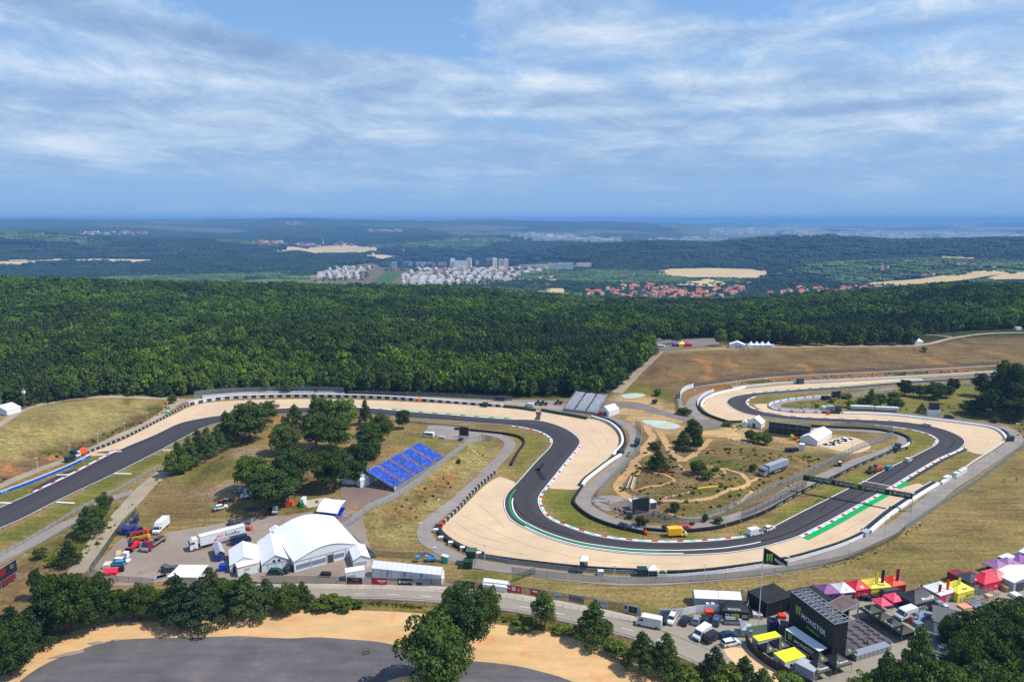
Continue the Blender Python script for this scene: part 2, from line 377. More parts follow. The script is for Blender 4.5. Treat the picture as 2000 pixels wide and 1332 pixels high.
# between track limbs (S bend interior)
paint([(985,836),(1045,848),(1070,860),(1040,900),(1010,930),(1000,925),(1025,870),(1000,850)],GRN*1.15,3,.7)
paint([(1075,965),(1130,960),(1130,990),(1160,1012),(1230,1032),(1300,1042),(1430,1045),(1360,1052),(1200,1045),(1100,1022),(1068,995)],GRN*1.1,2,.9)
paint([(1440,1040),(1500,1015),(1600,965),(1700,915),(1790,868),(1835,860),(1800,880),(1700,935),(1520,1022),(1450,1046)],GRN*1.15,2,.9)
paint([(1620,826),(1700,830),(1780,842),(1828,856),(1800,876),(1775,858),(1740,842),(1640,832)],GRN*1.1,2,.8)
paint([(1470,780),(1500,776),(1640,768),(1900,752),(1900,758),(1650,775),(1530,785),(1490,790)],GRN*1.1,2,.8)
# motocross land
paint([(1200,880),(1250,840),(1340,870),(1500,880),(1640,890),(1700,890),(1560,960),(1440,1010),(1300,1030),(1200,1020),(1180,960)],BRN*.95,6,.55)
for p in ([(1250,905),(1300,900),(1310,920),(1260,925)],[(1270,960),(1400,950),(1450,930),(1460,950),(1400,985),(1290,975)],[(1330,880),(1450,900),(1500,905),(1440,925),(1350,905)],[(1290,1000),(1380,990),(1460,970),(1400,1010),(1300,1015)],[(1560,880),(1620,885),(1590,900)],[(1570,940),(1640,915),(1660,915),(1590,955)]): paint(p,GRN*.8,4,.7)
# sandy works area
paint([(1195,775),(1230,765),(1275,770),(1300,790),(1330,815),(1345,845),(1300,848),(1240,830),(1200,800)],SAND*.85,3,.9)
paint([(1370,840),(1400,838),(1430,830),(1455,850),(1460,862),(1400,850),(1372,852)],SAND*.95,2,.95)
paint([(1430,830),(1500,845),(1640,850),(1690,865),(1690,885),(1620,880),(1520,862),(1460,850)],SAND*.9,3,.9)
# right slope
paint([(1240,740),(1285,695),(1500,682),(1750,680),(1880,660),(2100,655),(2100,715),(1700,728),(1420,745),(1350,765),(1280,775)],BRN*1.0,6,.82)
for p in ([(1350,700),(1390,705),(1390,740),(1375,745),(1380,720)],[(1410,690),(1440,715),(1430,718)],[(1780,690),(1830,705),(1930,725),(1850,715)],[(1560,710),(1590,720),(1580,733),(1570,725)],[(1300,725),(1330,735),(1330,745)]): paint(p,ORG*.95,2,.8)
paint([(1380,748),(1500,735),(1700,725),(1950,715),(2050,716),(2050,726),(1750,735),(1500,750),(1400,762),(1370,775),(1350,790),(1340,775)],ORG*.72,3,.75)
for p in ([(1450,742),(1490,738),(1500,750),(1460,752)],[(1730,727),(1800,722),(1810,730),(1740,735)],[(1900,720),(1960,715),(1960,725),(1910,728)]): paint(p,GRN*.7,2,.85)
paint([(1210,765),(1240,745),(1330,770),(1330,790),(1290,780)],GRN*.9,4,.7)
# infield of right hairpin
paint([(1510,795),(1540,780),(1660,775),(1900,750),(2000,790),(1900,830),(1700,800),(1560,805)],GRN*1.05,5,.65)
# right outer land
paint([(1950,800),(2050,790),(2050,860),(1990,850),(1955,825)],GRN*.8,4,.7)
paint([(1780,935),(1890,888),(1920,890),(1850,930),(1810,950)],GRN*1.05,4,.6)
paint([(1780,1040),(2050,860),(2100,1110),(1900,1130),(1600,1150),(1650,1110)],DRY*.98,6,.8)
for p in ([(1700,1090),(1900,1040),(2000,1020),(2050,1080),(1900,1115),(1700,1130)],[(1850,970),(1990,880),(2040,900),(1930,990)]): paint(p,GRN,12,.35,8)
# strip above the main road
paint([(1000,1125),(1300,1142),(1500,1130),(1500,1150),(1300,1170),(1100,1160),(980,1140)],PALE*.85,5,.5)
paint([(890,1115),(1000,1125),(1040,1135),(1000,1150),(890,1135)],GRN,3,.8)
paint([(1180,1185),(1280,1195),(1300,1205),(1240,1208)],GRN,2,.8)
paint([(700,1180),(890,1188),(1000,1200),(1130,1235),(1250,1275),(1340,1300),(1400,1332),(1290,1320),(1100,1245),(870,1205),(620,1190)],GRN*.8,3,.8)
# woods far: fields etc painted as own sheets later; open ground of valley
paint([(440,552),(560,541),(660,553),(760,556),(800,560),(760,563),(500,556)],MEADOW*.9,20,.9,10)
paint([(600,548),(660,530),(780,515),(1150,520),(1160,535),(1000,555),(900,558),(780,558),(620,552)],DIRT*1.1,15,.6,10)
paint([(725,552),(755,530),(785,532),(765,555)],np.array(srgb(70,110,40)),6,.9,3)
ca = me.color_attributes.new('tint','FLOAT_COLOR','POINT')
ca.data.foreach_set('color',np.c_[colr,np.ones(len(colr))].ravel().astype(np.float32))
m,t,b = new_mat('ground_cover',.95,.1)
at = nd(t,'ShaderNodeAttribute',attribute_name='tint'); g = nd(t,'ShaderNodeTexCoord')
a1 = noise(t,g.outputs['Object'],.9,5,.7); a2 = noise(t,g.outputs['Object'],.06,5,.6); a3 = noise(t,g.outputs['Object'],.012,3,.5)
mp = nd(t,'ShaderNodeMapping'); mp.inputs['Rotation'].default_value = (0,0,.35); mp.inputs['Scale'].default_value = (.05,.55,1); lk(t,g.outputs['Object'],mp.inputs[0])
a4 = noise(t,mp.outputs[0],1.0,4,.6)
c = mixc(t,1.0,at.outputs[0],ramp(t,a1,[(.28,.36),(.5,.74),(.75,1.2)]),'MULTIPLY')
c = mixc(t,1.0,c,ramp(t,a2,[(.3,.70),(.5,1.0),(.7,1.22)]),'MULTIPLY')
c = mixc(t,1.0,c,ramp(t,a4,[(.3,.70),(.7,1.28)]),'MULTIPLY')
c = mixc(t,ramp(t,a3,[(.46,0.0),(.70,.30)]),c,mixc(t,1.0,c,(.80,1.0,.62),'MULTIPLY'))
c = mixc(t,ramp(t,a2,[(.56,0.0),(.7,.5)]),c,mixc(t,1.0,c,(1.15,.95,.78),'MULTIPLY'))
lk(t,c,b.inputs['Base Color'])
bp = nd(t,'ShaderNodeBump',i_Strength=.5,i_Distance=.35); lk(t,a1,bp.inputs['Height']); lk(t,bp.outputs[0],b.inputs['Normal'])
me.materials.append(m)
ground = bpy.data.objects.new('ground',me); col.objects.link(ground)
tag(ground,'dry grass land, wooded hills and valley reaching the horizon',kind='structure')

# ================================================================ surface materials
def surf(name,c,rough=.9,fine=3.0,fa=.12,mid=.15,ma=.10,big=.03,ba=.08,streak=None,bump=.15,tintc=None,tintr=(.55,.7),spec=.2):
 m,t,b = new_mat(name,rough,spec); g = nd(t,'ShaderNodeTexCoord').outputs['Object']
 x = mixc(t,1.0,tuple(c),ramp(t,noise(t,g,fine,4,.7),[(.3,1-fa),(.7,1+fa)]),'MULTIPLY')
 mm = noise(t,g,mid,5,.6)
 x = mixc(t,1.0,x,ramp(t,mm,[(.3,1-ma),(.7,1+ma)]),'MULTIPLY')
 x = mixc(t,1.0,x,ramp(t,noise(t,g,big,3,.5),[(.35,1-ba),(.65,1+ba)]),'MULTIPLY')
 if tintc: x = mixc(t,ramp(t,mm,[(tintr[0],0.0),(tintr[1],.8)]),x,tuple(tintc))
 if streak:
  mp = nd(t,'ShaderNodeMapping'); mp.inputs['Rotation'].default_value = (0,0,streak[0]); mp.inputs['Scale'].default_value = (streak[1],streak[2],1); lk(t,g,mp.inputs[0])
  x = mixc(t,1.0,x,ramp(t,noise(t,mp.outputs[0],1,4,.6),[(.3,1-streak[3]),(.7,1+streak[3])]),'MULTIPLY')
 lk(t,x,b.inputs['Base Color'])
 if bump:
  bp = nd(t,'ShaderNodeBump',i_Strength=bump,i_Distance=.1); lk(t,noise(t,g,fine*1.5,3,.7),bp.inputs['Height']); lk(t,bp.outputs[0],b.inputs['Normal'])
 return m
M_trap = surf('trap_gravel',(.58,.425,.27),fine=2.5,fa=.12,ma=.07,ba=.06,streak=(.5,.05,.7,.05))
M_service = surf('service_asphalt',srgb(140,131,124),fa=.10,ma=.12,streak=(.4,.08,.5,.06))
M_path = surf('pale_track_dirt',srgb(158,143,122),fa=.10,ma=.14,ba=.1)
M_road = surf('road_asphalt',srgb(148,138,124),fa=.05,ma=.06,ba=.06,streak=(-.25,.03,.5,.05))
M_lot = surf('dark_lot_asphalt',srgb(98,93,94),fa=.14,ma=.16,ba=.12,streak=(.1,.06,.35,.16),tintc=srgb(140,118,104),tintr=(.62,.8))
M_sand = surf('bare_sandy_soil',srgb(206,168,118),fa=.08,ma=.12,ba=.1,streak=(-.3,.08,.4,.10),tintc=srgb(196,134,80),tintr=(.52,.72))
M_sand2 = surf('sand_bank',srgb(206,172,128),fa=.12,ma=.14,ba=.1)
M_yard = surf('yard_gravel',srgb(146,132,120),fa=.14,ma=.16,ba=.14,tintc=srgb(128,104,88),tintr=(.5,.68))
M_brownlot = surf('brown_hardstanding',srgb(124,104,96),fa=.12,ma=.14,ba=.1)
M_workpad = surf('grey_planings',srgb(120,112,106),fa=.14,ma=.16,ba=.1)
M_pale = surf('pale_stone_chippings',srgb(176,182,168),fa=.08,ma=.06)
M_wheat = surf('stubble_field',srgb(196,170,122),fine=.2,fa=.04,mid=.01,ma=.06,big=.003,ba=.06,bump=0)
M_trackdirt = surf('bike_track_dirt',srgb(182,146,102),fa=.15,ma=.15)
t = M_trackdirt.node_tree; tc_ = nd(t,'ShaderNodeTexCoord'); u_ = nd(t,'ShaderNodeSeparateXYZ'); lk(t,tc_.outputs['UV'],u_.inputs[0])
edge_ = math_n(t,'MULTIPLY',math_n(t,'ABSOLUTE',math_n(t,'SUBTRACT',u_.outputs[1],.5)),2.0)
al_ = ramp(t,math_n(t,'SUBTRACT',math_n(t,'MULTIPLY',noise(t,tc_.outputs['Object'],.55,5,.75),2.1),edge_),[(.16,0.0),(.34,1.0)]); lk(t,al_,t.nodes['Principled BSDF'].inputs['Alpha'])
M_kerbgreen = surf('green_runoff_paint',srgb(10,158,84),fa=.04,ma=.03,ba=.02,bump=0)
M_white = surf('white_line_paint',(.74,.74,.72),fa=.06,ma=.05,ba=.02,bump=0)
M_concrete = surf('pale_concrete',srgb(176,166,150),fa=.08,ma=.1)
# race track asphalt: dark with tyre bands along its length (uv: x metres along, y across)
m,t,b = new_mat('race_asphalt',.82,.3); g = nd(t,'ShaderNodeTexCoord')
x = mixc(t,1.0,tuple(srgb(64,60,62)),ramp(t,noise(t,g.outputs['Object'],2.2,4,.7),[(.3,.9),(.7,1.1)]),'MULTIPLY')
mp = nd(t,'ShaderNodeMapping'); mp.inputs['Scale'].default_value = (.012,14,1); lk(t,g.outputs['UV'],mp.inputs[0])
x = mixc(t,1.0,x,ramp(t,noise(t,mp.outputs[0],1,4,.6),[(.32,.84),(.68,1.16)]),'MULTIPLY')
mp = nd(t,'ShaderNodeMapping'); mp.inputs['Scale'].default_value = (.004,2.2,1); lk(t,g.outputs['UV'],mp.inputs[0])
x = mixc(t,1.0,x,ramp(t,noise(t,mp.outputs[0],1,2,.5,0),[(.40,.80),(.62,1.12)]),'MULTIPLY')
lk(t,x,b.inputs['Base Color']); M_track = m
def stripe_mat(name,cols_,per):
 m,t,b = new_mat(name,.6,.3); u = nd(t,'ShaderNodeSeparateXYZ'); lk(t,nd(t,'ShaderNodeTexCoord').outputs['UV'],u.inputs[0])
 f = math_n(t,'FRACT',math_n(t,'DIVIDE',u.outputs[0],per*len(cols_)))
 lk(t,ramp(t,f,[(i/len(cols_),c) for i,c in enumerate(cols_)],'CONSTANT'),b.inputs['Base Color']); return m
WH,RD,BL = (.72,.72,.70),(.50,.03,.035),(.30,.56,.64)
M_kerb = stripe_mat('painted_kerb',[WH,RD,WH,BL],2.0)
M_kerbrw = stripe_mat('red_white_kerb',[WH,RD,WH],2.1)
M_kerbfar = stripe_mat('white_red_kerb_blocks',[WH,WH,RD],2.6)

# ================================================================ the race track
EA = [(-60,1020),(0,991),(67,961),(140,926),(225,882),(300,850),(350,827),(400,816),(435,811),(480,805),(537,799),(570,797),(630,796),(695,796),(730,798),(787,803),(875,810),(937,815),(1000,819),(1025,819.5),(1050,821),(1075,826),(1105,837),(1125,850),(1134,861),(1132,870),(1125,880),(1107,902),(1087,927),(1067,952),(1056,967),(1053,978),(1056,990),(1065,1005),(1082,1017),(1107,1027.5),(1130,1036),(1160,1045),(1200,1052),(1250,1057),(1300,1059),(1350,1058),(1400,1055),(1437,1051),(1464,1046),(1507,1029),(1560,1002),(1610,977),(1660,952),(1685,941),(1715,924),(1740,911),(1775,895),(1807,879),(1824,870),(1831,862),(1826,855),(1810,847),(1782,840),(1750,835),(1712,830.5),(1675,827.5),(1625,825),(1575,822.5),(1540,820),(1500,815.5),(1475,812),(1452,807),(1436,800.5),(1424,793),(1418.5,787),(1419,783),(1424,778.5),(1436,774),(1457,770),(1482,767),(1520,764),(1565,760.5),(1610,757.5),(1640,756),(1725,749),(1787,744),(1850,740),(1900,737),(1950,732),(2000,728),(2100,722)]
EB = [(-60,1063),(0,1033),(50,1011),(110,980),(225,925),(312,881),(332,870),(375,847),(400,835),(430,826),(470,817),(510,812),(540,810),(590,808),(640,807.5),(690,808.5),(730,811),(770,814),(812,818),(875,822),(937,827),(975,829.5),(1000,832),(1025,836),(1050,842),(1067,850),(1076,857.5),(1077,865),(1070,877),(1050,897),(1025,925),(1007,945),(997,955),(990,963),(985,973),(983.5,983),(985,996),(991,1008),(1000,1018),(1020,1030),(1062,1049),(1125,1067.5),(1200,1079),(1250,1083.5),(1325,1085),(1375,1083.5),(1425,1080),(1475,1072.5),(1500,1067),(1525,1060),(1557,1050),(1592,1033),(1625,1016),(1675,988),(1715,966),(1740,952),(1762,939),(1800,916),(1837,895),(1867,882),(1881,873),(1886,863),(1877,853),(1852,841.5),(1820,832.5),(1787,827),(1750,823),(1675,819.5),(1640,818),(1587,816),(1557,814),(1527,811),(1505,807.5),(1487,803.5),(1470,797.5),(1462,792),(1458.5,787),(1460,782.5),(1467,778),(1482,773.5),(1520,769.5),(1580,765),(1640,761.5),(1725,755),(1760,752),(1862,745),(1900,743),(1950,738),(2000,734),(2100,727)]
LA = catmull(px0(EA),1.5); LB = catmull(px0(EB),1.5)
NT = 900
def arcs(l): s = np.r_[0,np.cumsum(np.hypot(*np.diff(l,axis=0).T))]; return s
def pair_lines(A_,B_,n):
 """pair points of the two edges: dynamic walk that keeps rungs short"""
 i = j = 0; pr = [(0,0)]
 while i < len(A_)-1 or j < len(B_)-1:
  if i == len(A_)-1: j += 1
  elif j == len(B_)-1: i += 1
  else:
   d1 = np.hypot(*(A_[i+1]-B_[j])); d2 = np.hypot(*(A_[i]-B_[j+1])); d3 = np.hypot(*(A_[i+1]-B_[j+1]))
   if d3 <= min(d1,d2)+.15: i += 1; j += 1
   elif d1 < d2: i += 1
   else: j += 1
  pr.append((i,j))
 return pr
pr = pair_lines(LA,LB,NT)
cl = np.array([(LA[i]+LB[j])/2 for i,j in pr]); sc_ = arcs(cl)
v = []; uv = []; K = 4
for (i,j),s in zip(pr,sc_):
 for k in range(K+1):
  q_ = LA[i]*(1-k/K)+LB[j]*k/K; v.append((q_[0],q_[1],float(H(*q_))+.16)); uv.append((s,k/K))
fs = [(n*(K+1)+k,n*(K+1)+k+1,(n+1)*(K+1)+k+1,(n+1)*(K+1)+k) for n in range(len(pr)-1) for k in range(K)]
trk = mesh_obj('race_track',v,fs,M_track,uv=uv)
if np.mean([p.normal.z for p in trk.data.polygons]) < 0: trk.data.flip_normals()
tag(trk,'dark asphalt race track winding through the valley circuit',kind='structure')
def sub(line,pa,pb):
 a = P0(*pa); b = P0(*pb); i = int(np.argmin(np.hypot(*(line-a).T))); j = int(np.argmin(np.hypot(*(line-b).T)))
 return line[min(i,j):max(i,j)+1]
IA,IB = offset_line(LA,-.2),offset_line(LB,.2)
for nm,L,sg in (('track_edge_line',LA,-1),('track_edge_line',LB,1)):
 ribbon(nm,offset_line(L,sg*.32),.16,M_white,.20,label='thin white line painted along the track edge')
def kerb(line,pa,pb,m,w=.8,side=1,off=.21,name='kerb',label='painted kerb blocks along the track edge',gap=0.0):
 l = resample(sub(line,pa,pb),1.0)
 return ribbon(name,offset_line(l,side*(w/2+gap)),w/2,m,off,label=label)
# side=+1: outside of edge A (left of travel), -1: outside of edge B
kerb(LA,(67,961),(235,878),M_kerbrw,.9,1)
kerb(LA,(695,796),(1010,819),M_kerbfar,1.0,1)
kerb(LA,(760,801),(1000,819),M_kerbgreen,1.3,1,.205,'green_runoff_strip','green painted strip beside the kerb',gap=1.0)
kerb(LB,(1000,832),(1077,866),M_kerb,.8,-1)
kerb(LB,(1340,1084),(1020,1030),M_white,.45,1,.22,'kerb_line','white line inside the outer track edge',gap=.9)
kerb(LB,(985,973),(1500,1067),M_white,.45,1,.22,'kerb_line','white line inside the outer track edge',gap=2.9)
kerb(LB,(997,955),(1290,1084),M_kerbgreen,.5,1,.215,'green_runoff_strip','green painted band along the outer edge of the bend',gap=1.9)
kerb(LA,(1131,871),(1062,958),M_kerb,.85,1)
kerb(LA,(1057,965),(1464,1046),M_kerb,.85,1)
kerb(LB,(1560,1049),(1881,873),M_kerb,.95,-1)
kerb(LB,(1562,1049),(1718,964),M_kerbgreen,2.1,-1,.19,'green_runoff_strip','broad green painted strip outside the kerb on the straight',gap=.95)
kerb(LB,(1742,951),(1762,939),M_kerbgreen,2.1,-1,.19,'green_runoff_strip','short green painted strip past the finish line',gap=.95)
kerb(LA,(1824,870),(1700,830),M_kerb,.8,1)
kerb(LB,(1770,826),(1500,806),M_kerbfar,.7,-1)
kerb(LB,(1530,812),(1475,775),M_kerbfar,.8,-1)
kerb(LA,(1457,770),(1640,756),M_kerbfar,1.0,1)
kerb(LA,(1500,765),(1800,743),M_kerbgreen,.8,1,.205,'green_runoff_strip','green painted strip beside the far straight',gap=1.0)
ln = np.array([P0(1684,940),P0(1742,950.5)]); ribbon('finish_line',resample(ln,1.0),.22,M_white,.23,label='white line painted straight across the track')
# dark rubbered and sealed apron wedges by the kerbs
M_apron = surf('sealed_apron',srgb(62,58,60),fa=.06,ma=.05)
for pts,lab in (([(60,964),(72,950),(140,917),(152,925),(66,967)],'dark apron wedge by the left kerb'),
     ([(185,884),(214,881),(240,876),(262,868),(226,884)],'dark apron behind the kerb on the left straight'),
     ([(1762,944),(1840,897),(1883,876),(1892,877),(1850,897),(1775,941)],'dark apron outside the right hairpin exit')):
 sheet('asphalt_apron',catmull(PL(pts),2,True),M_apron,.14,6,lab)

# ================================================================ gravel traps, roads, lots
def cat_px(pts,closed=True,step=2.5): return catmull(PL(pts),step,closed)
def lin_px(pts,step=4): return resample(catmull(PL(pts),step,False),step)
sheet('gravel_trap',cat_px([(162,889),(200,875.5),(250,855),(312,823),(350,805),(375,793),(412,786),(450,783),(500,781),(575,779.5),(675,780.5),(750,783),(817,786),(875,788.5),(962,795),(1000,797),(1047,801),(1075,807),(1112,813),(1145,817.5),(1165,820),(1187,830),(1203,845),(1208,860),(1205,873),(1195,888),(1175,907),(1150,932),(1132,955),(1100,955.5),(1077,954.5),(1066,950),
 (1083,930),(1104,902),(1121,880),(1129,865),(1122,852),(1104,840),(1072,829),(1000,823),(875,814),(730,802),(600,801),(480,808),(400,820),(300,854),(225,886)]),M_trap,.07,8,'pale gravel trap outside the long back bend')
sheet('gravel_trap',cat_px([(1003,940),(975,931),(962,937),(937,957),(900,995),(875,1017),(863,1031),(865,1040),(875,1050),(900,1063),(925,1074),(950,1083),(1000,1094),(1050,1100),(1125,1107),(1200,1112.5),(1300,1117.5),(1350,1115),(1425,1108),(1475,1102),(1525,1094),(1575,1082),(1625,1065),(1675,1047),(1697,1036),(1725,1019),(1750,1002),(1777,982),(1800,965),(1812,952),(1795,944),(1765,951),
 (1740,953),(1715,963),(1675,984),(1625,1012),(1557,1046),(1500,1063),(1425,1076),(1325,1081),(1200,1075),(1100,1058),(1020,1026),(992,1005),(988,975),(998,958),(1008,946)]),M_trap,.07,8,'broad pale gravel trap outside the bottom hairpin')
sheet('gravel_trap',cat_px([(1790,739),(1640,746.5),(1535,752),(1475,757.5),(1430,762.5),(1405,768),(1385,778),(1374,790),(1373,798),(1385,808),(1403,818),(1418,822),(1445,821),(1480,816),
 (1455,804),(1430,795),(1424,785),(1440,776),(1482,769.5),(1600,761),(1720,752),(1790,746)]),M_trap,.07,8,'gravel trap round the left-hand far hairpin')
sheet('gravel_trap',cat_px([(1473,790),(1499,789),(1503,796),(1520,802),(1555,807),(1600,806),(1645,807.5),(1675,808.5),(1750,813),(1825,821),(1875,826),(1925,833),(1950,841),(1962,853),(1964,861),(1937,880),(1918,888),(1890,881),(1884,874),(1880,855),(1850,843),(1787,829),(1675,822),(1587,817),(1527,812),(1497,805),(1480,797)]),M_trap,.07,8,'pale gravel trap outside the right hairpin')
sheet('sand_pad',cat_px([(1600,868),(1650,853),(1685,860),(1701,872),(1687,882),(1660,886),(1637,881)]),M_trap,.1,6,'pale sand pad beside the checkered terrace')
def road(name,pts,w,m,off=.12,label=None,cross=3): return ribbon(name,lin_px(pts,3),w/2,m,off,label=label,cross=cross)
road('service_road',[(835,838),(880,842),(937,845),(965,849),(985,856),(996,866),(990,882),(962,912),(937,937),(900,972),(862,1001),(837,1022),(829,1036),(834,1055),(862,1074),(900,1093),(950,1105),(987,1110),(1025,1115),(1100,1125),(1175,1132),(1250,1135),(1325,1131),(1400,1125),(1475,1118),(1537,1109),(1600,1095),(1650,1077),(1700,1052),(1750,1030),(1775,1010),(1800,992),(1850,952),(1900,920),(1950,887),(1978,868),(1986,856),(1975,842),(1955,833)],5.2,M_service,label='grey service road circling the infield and the bottom hairpin')
road('service_road',[(1165,812),(1200,820),(1230,835),(1241,855),(1235,877),(1212,905),(1180,930),(1150,957),(1138,975),(1146,992),(1187,1014),(1232,1026),(1285,1035),(1330,1034),(1370,1028),(1405,1021),(1442,1010),(1478,997),(1500,987),(1562,950),(1625,925),(1675,902),(1725,885),(1757,871),(1767,861),(1760,851),(1732,845),(1700,842),(1650,839),(1600,836)],5.5,M_service,label='grey service road round the motocross land')
road('service_road',[(1375,820),(1357,808),(1350,795),(1355,782),(1367,774),(1390,764)],6,M_service,.12,'pale service road behind the far tyre wall')
road('service_road',[(1750,760),(1640,774),(1550,782),(1520,787),(1513,792),(1522,798),(1560,800),(1620,801)],6,M_service,.12,'service road inside the far hairpin')
road('service_road',[(1640,806),(1700,806),(1780,810),(1860,818),(1920,826),(1955,834)],4,M_workpad,.06,'gritty strip behind the white air fence')
road('dirt_road',[(322,921),(287,950),(250,990),(220,1025),(205,1037),(175,1087),(152,1120)],6.2,M_path,label='pale dirt road running down past the pines')
road('dirt_road',[(262,960),(212,977),(160,1010),(125,1025),(50,1067),(0,1092),(-60,1120)],4.6,M_service,.11,'narrow road behind the steel guard rails')
road('service_road',[(-60,978),(0,949),(75,918),(130,898),(175,879),(225,855),(300,820),(337,793),(362,783),(410,777),(500,773),(600,772),(750,775),(850,778),(950,783),(1050,792),(1120,800)],5,M_path,.09,'pale service road behind the upper barrier')
road('dirt_road',[(-40,845),(0,829),(37,805),(75,792),(125,782),(187,776.5),(237,775.5),(325,779),(362,782)],4,M_path,.10,'pale path along the crest by the forest')
road('dirt_road',[(1290,686),(1277,700),(1250,724),(1225,748),(1205,768)],6.5,M_path,.14,'dirt track along the forest edge')
road('dirt_road',[(1286,687),(1330,685.5),(1425,681),(1500,679),(1600,677.5),(1750,676.5),(1812,672),(1862,660.5),(1925,652),(2000,650),(2080,650)],3.2,M_path,.16,'pale crest road above the brown slope')
road('dirt_road',[(1862,660),(1840,656),(1810,654),(1795,652)],3.0,M_path,.16,'short gravel spur by the pagoda')
road('service_road',[(1330,800),(1326,775),(1332,764),(1350,757),(1420,748),(1500,738),(1600,732),(1750,725),(1950,714)],2.6,M_service,.12,'thin patrol track along the foot of the slope')
def lot(name,pts,m,off,label,cat_=True): return sheet(name,cat_px(pts) if cat_ else PL(pts),m,off,6,label)
lot('car_park',[(1277,667),(1330,664),(1400,661.5),(1408,672),(1350,679),(1296,684.5)],M_workpad,.2,'grey car park at the forest edge')
lot('hard_standing',[(835,832),(880,833),(930,842),(940,851),(915,856),(870,858),(845,845)],M_service,.11,'grey hard standing under the video screen')
lot('hard_standing',[(1180,786),(1212,784),(1245,786),(1275,795),(1312,807),(1362,816),(1400,822),(1413,826),(1405,834),(1375,838),(1355,828),(1325,820),(1275,806),(1237,798),(1190,795)],M_workpad,.10,'dark grey planings spread between the bends')
lot('hard_standing',[(975,786),(1000,781),(1080,783),(1110,790),(1200,800),(1212,808),(1165,812),(1060,800),(985,795)],M_service,.08,'grey hard standing round the grey grandstand')
lot('chippings',[(1252,822),(1287,821),(1312,826),(1328,832),(1322,838),(1290,838),(1265,830)],M_pale,.16,'pale blue-grey stone chippings')
lot('chippings',[(1212,772),(1240,768),(1262,772),(1240,778),(1220,778)],M_pale,.16,'patch of pale chippings by the dirt track')
lot('sandy_ground',[(-60,1345),(0,1320),(60,1296),(62,1264),(120,1240),(215,1216),(300,1214),(430,1210),(500,1195),(600,1190),(800,1196),(875,1207),(1000,1223),(1037,1229),(1112,1243),(1212,1283),(1287,1312),(1400,1380),(1000,1420),(-60,1420)],M_sand,.05,'orange sandy ground round the asphalt lot')
lot('asphalt_lot',[(37,1332),(87,1297),(150,1272),(212,1252),(300,1246),(375,1245),(475,1242),(500,1244),(575,1247),(612,1244),(700,1250),(750,1255),(797,1269),(830,1300),(810,1318),(745,1332),(700,1400),(-30,1400)],M_lot,.10,'dark grey asphalt lot')
lot('asphalt_lot',[(860,1292),(920,1291),(1000,1299),(1050,1310),(1120,1332),(1180,1380),(820,1380),(850,1320)],M_lot,.10,'corner of dark asphalt lot behind the round tree')
lot('service_yard',[(160,1110),(205,1085),(240,1050),(275,1060),(330,1040),(400,1028),(480,1012),(560,1006),(640,996),(700,1000),(720,1060),(740,1100),(890,1145),(700,1142),(560,1140),(400,1130),(280,1140),(225,1145),(190,1130)],M_yard,.08,'gravel service yard round the white marquees')
lot('hard_standing',[(664,950),(700,940),(790,955),(785,968),(740,990),(690,1022),(655,1040),(640,1010),(668,990)],M_brownlot,.11,'brown hard standing beside the blue grandstand')
lot('concrete_pad',[(592,979),(644,971),(647,985),(600,993)],M_concrete,.12,'pale broken concrete pad',False)
RT = [(500,1147),(560,1148),(612,1150),(750,1151),(875,1157),(975,1166),(1000,1170),(1087,1184),(1190,1205),(1245,1217)]
RB = [(500,1168),(612,1170),(750,1171),(875,1179),(1000,1195),(1085,1211),(1225,1245),(1312,1277),(1362,1300),(1430,1345)]
lot('main_road',RT+[(1300,1235),(1400,1275),(1500,1345)]+RB[::-1],M_road,.10,'grey tarmac road with a gentle bend below the trees',False)
lot('pavement',[(500,1141),(612,1140),(750,1141),(875,1146),(1000,1158),(1087,1172),(1190,1192),(1246,1205),(1246,1216)]+RT[::-1][1:],M_concrete,.09,'pale pavement beside the main road',False)
lot('event_ground',[(1242,1216),(1262,1204),(1290,1204),(1362,1207),(1462,1212),(1480,1190),(1540,1175),(1600,1165),(1767,1161),(1825,1147),(1875,1136),(1925,1121),(2000,1101),(2100,1080),(2200,1250),(2000,1420),(1520,1420),(1480,1330),(1400,1274),(1300,1234)],M_road,.07,'grey tarmac event ground and car park',False)
lot('grass_verge',[(1412,1268),(1440,1262),(1470,1275),(1530,1318),(1560,1345),(1500,1345),(1440,1300)],M_sand2,.12,'dry grass bank beside the car park')
lot('ground_wear',[(1235,970),(1190,1000),(1170,990),(1150,975),(1180,968)],M_service,.10,'gritty patch behind the video screen')
lot('hard_standing',[(1190,985),(1250,970),(1290,985),(1280,1003),(1230,1010),(1200,1000)],M_brownlot,.14,'brown hard standing under the infield screen')
for p1_,p2_ in (((110,981),(146,983)),((224,925),(257,926)),((318,880),(333,880)),((110,928),(140,927)),((0,982),(22,983)),((212,883),(238,882))):
 ribbon('access_marker',resample(PL([p1_,p2_]),1.5),.45,M_white,.18,label='white concrete strip beside the track')
# centre line of the main road, edge lines
mid = [((a[0]+b[0])/2,(a[1]+b[1])/2) for a,b in zip([(500,1147),(612,1150),(750,1151),(875,1157),(1000,1170),(1087,1184),(1190,1205),(1280,1228),(1390,1272)],[(500,1168),(612,1170),(750,1171),(875,1179),(1000,1195),(1085,1211),(1225,1245),(1312,1277),(1362,1300)])]
L = lin_px(mid,1.5)
for k in range(0,len(L)-3,6): ribbon('road_marking',L[k:k+3],.08,M_white,.14,label='white dash on the main road')
ribbon('road_edge_line',offset_line(lin_px(RB,3),.5),.12,M_white,.14,label='white edge line of the main road')
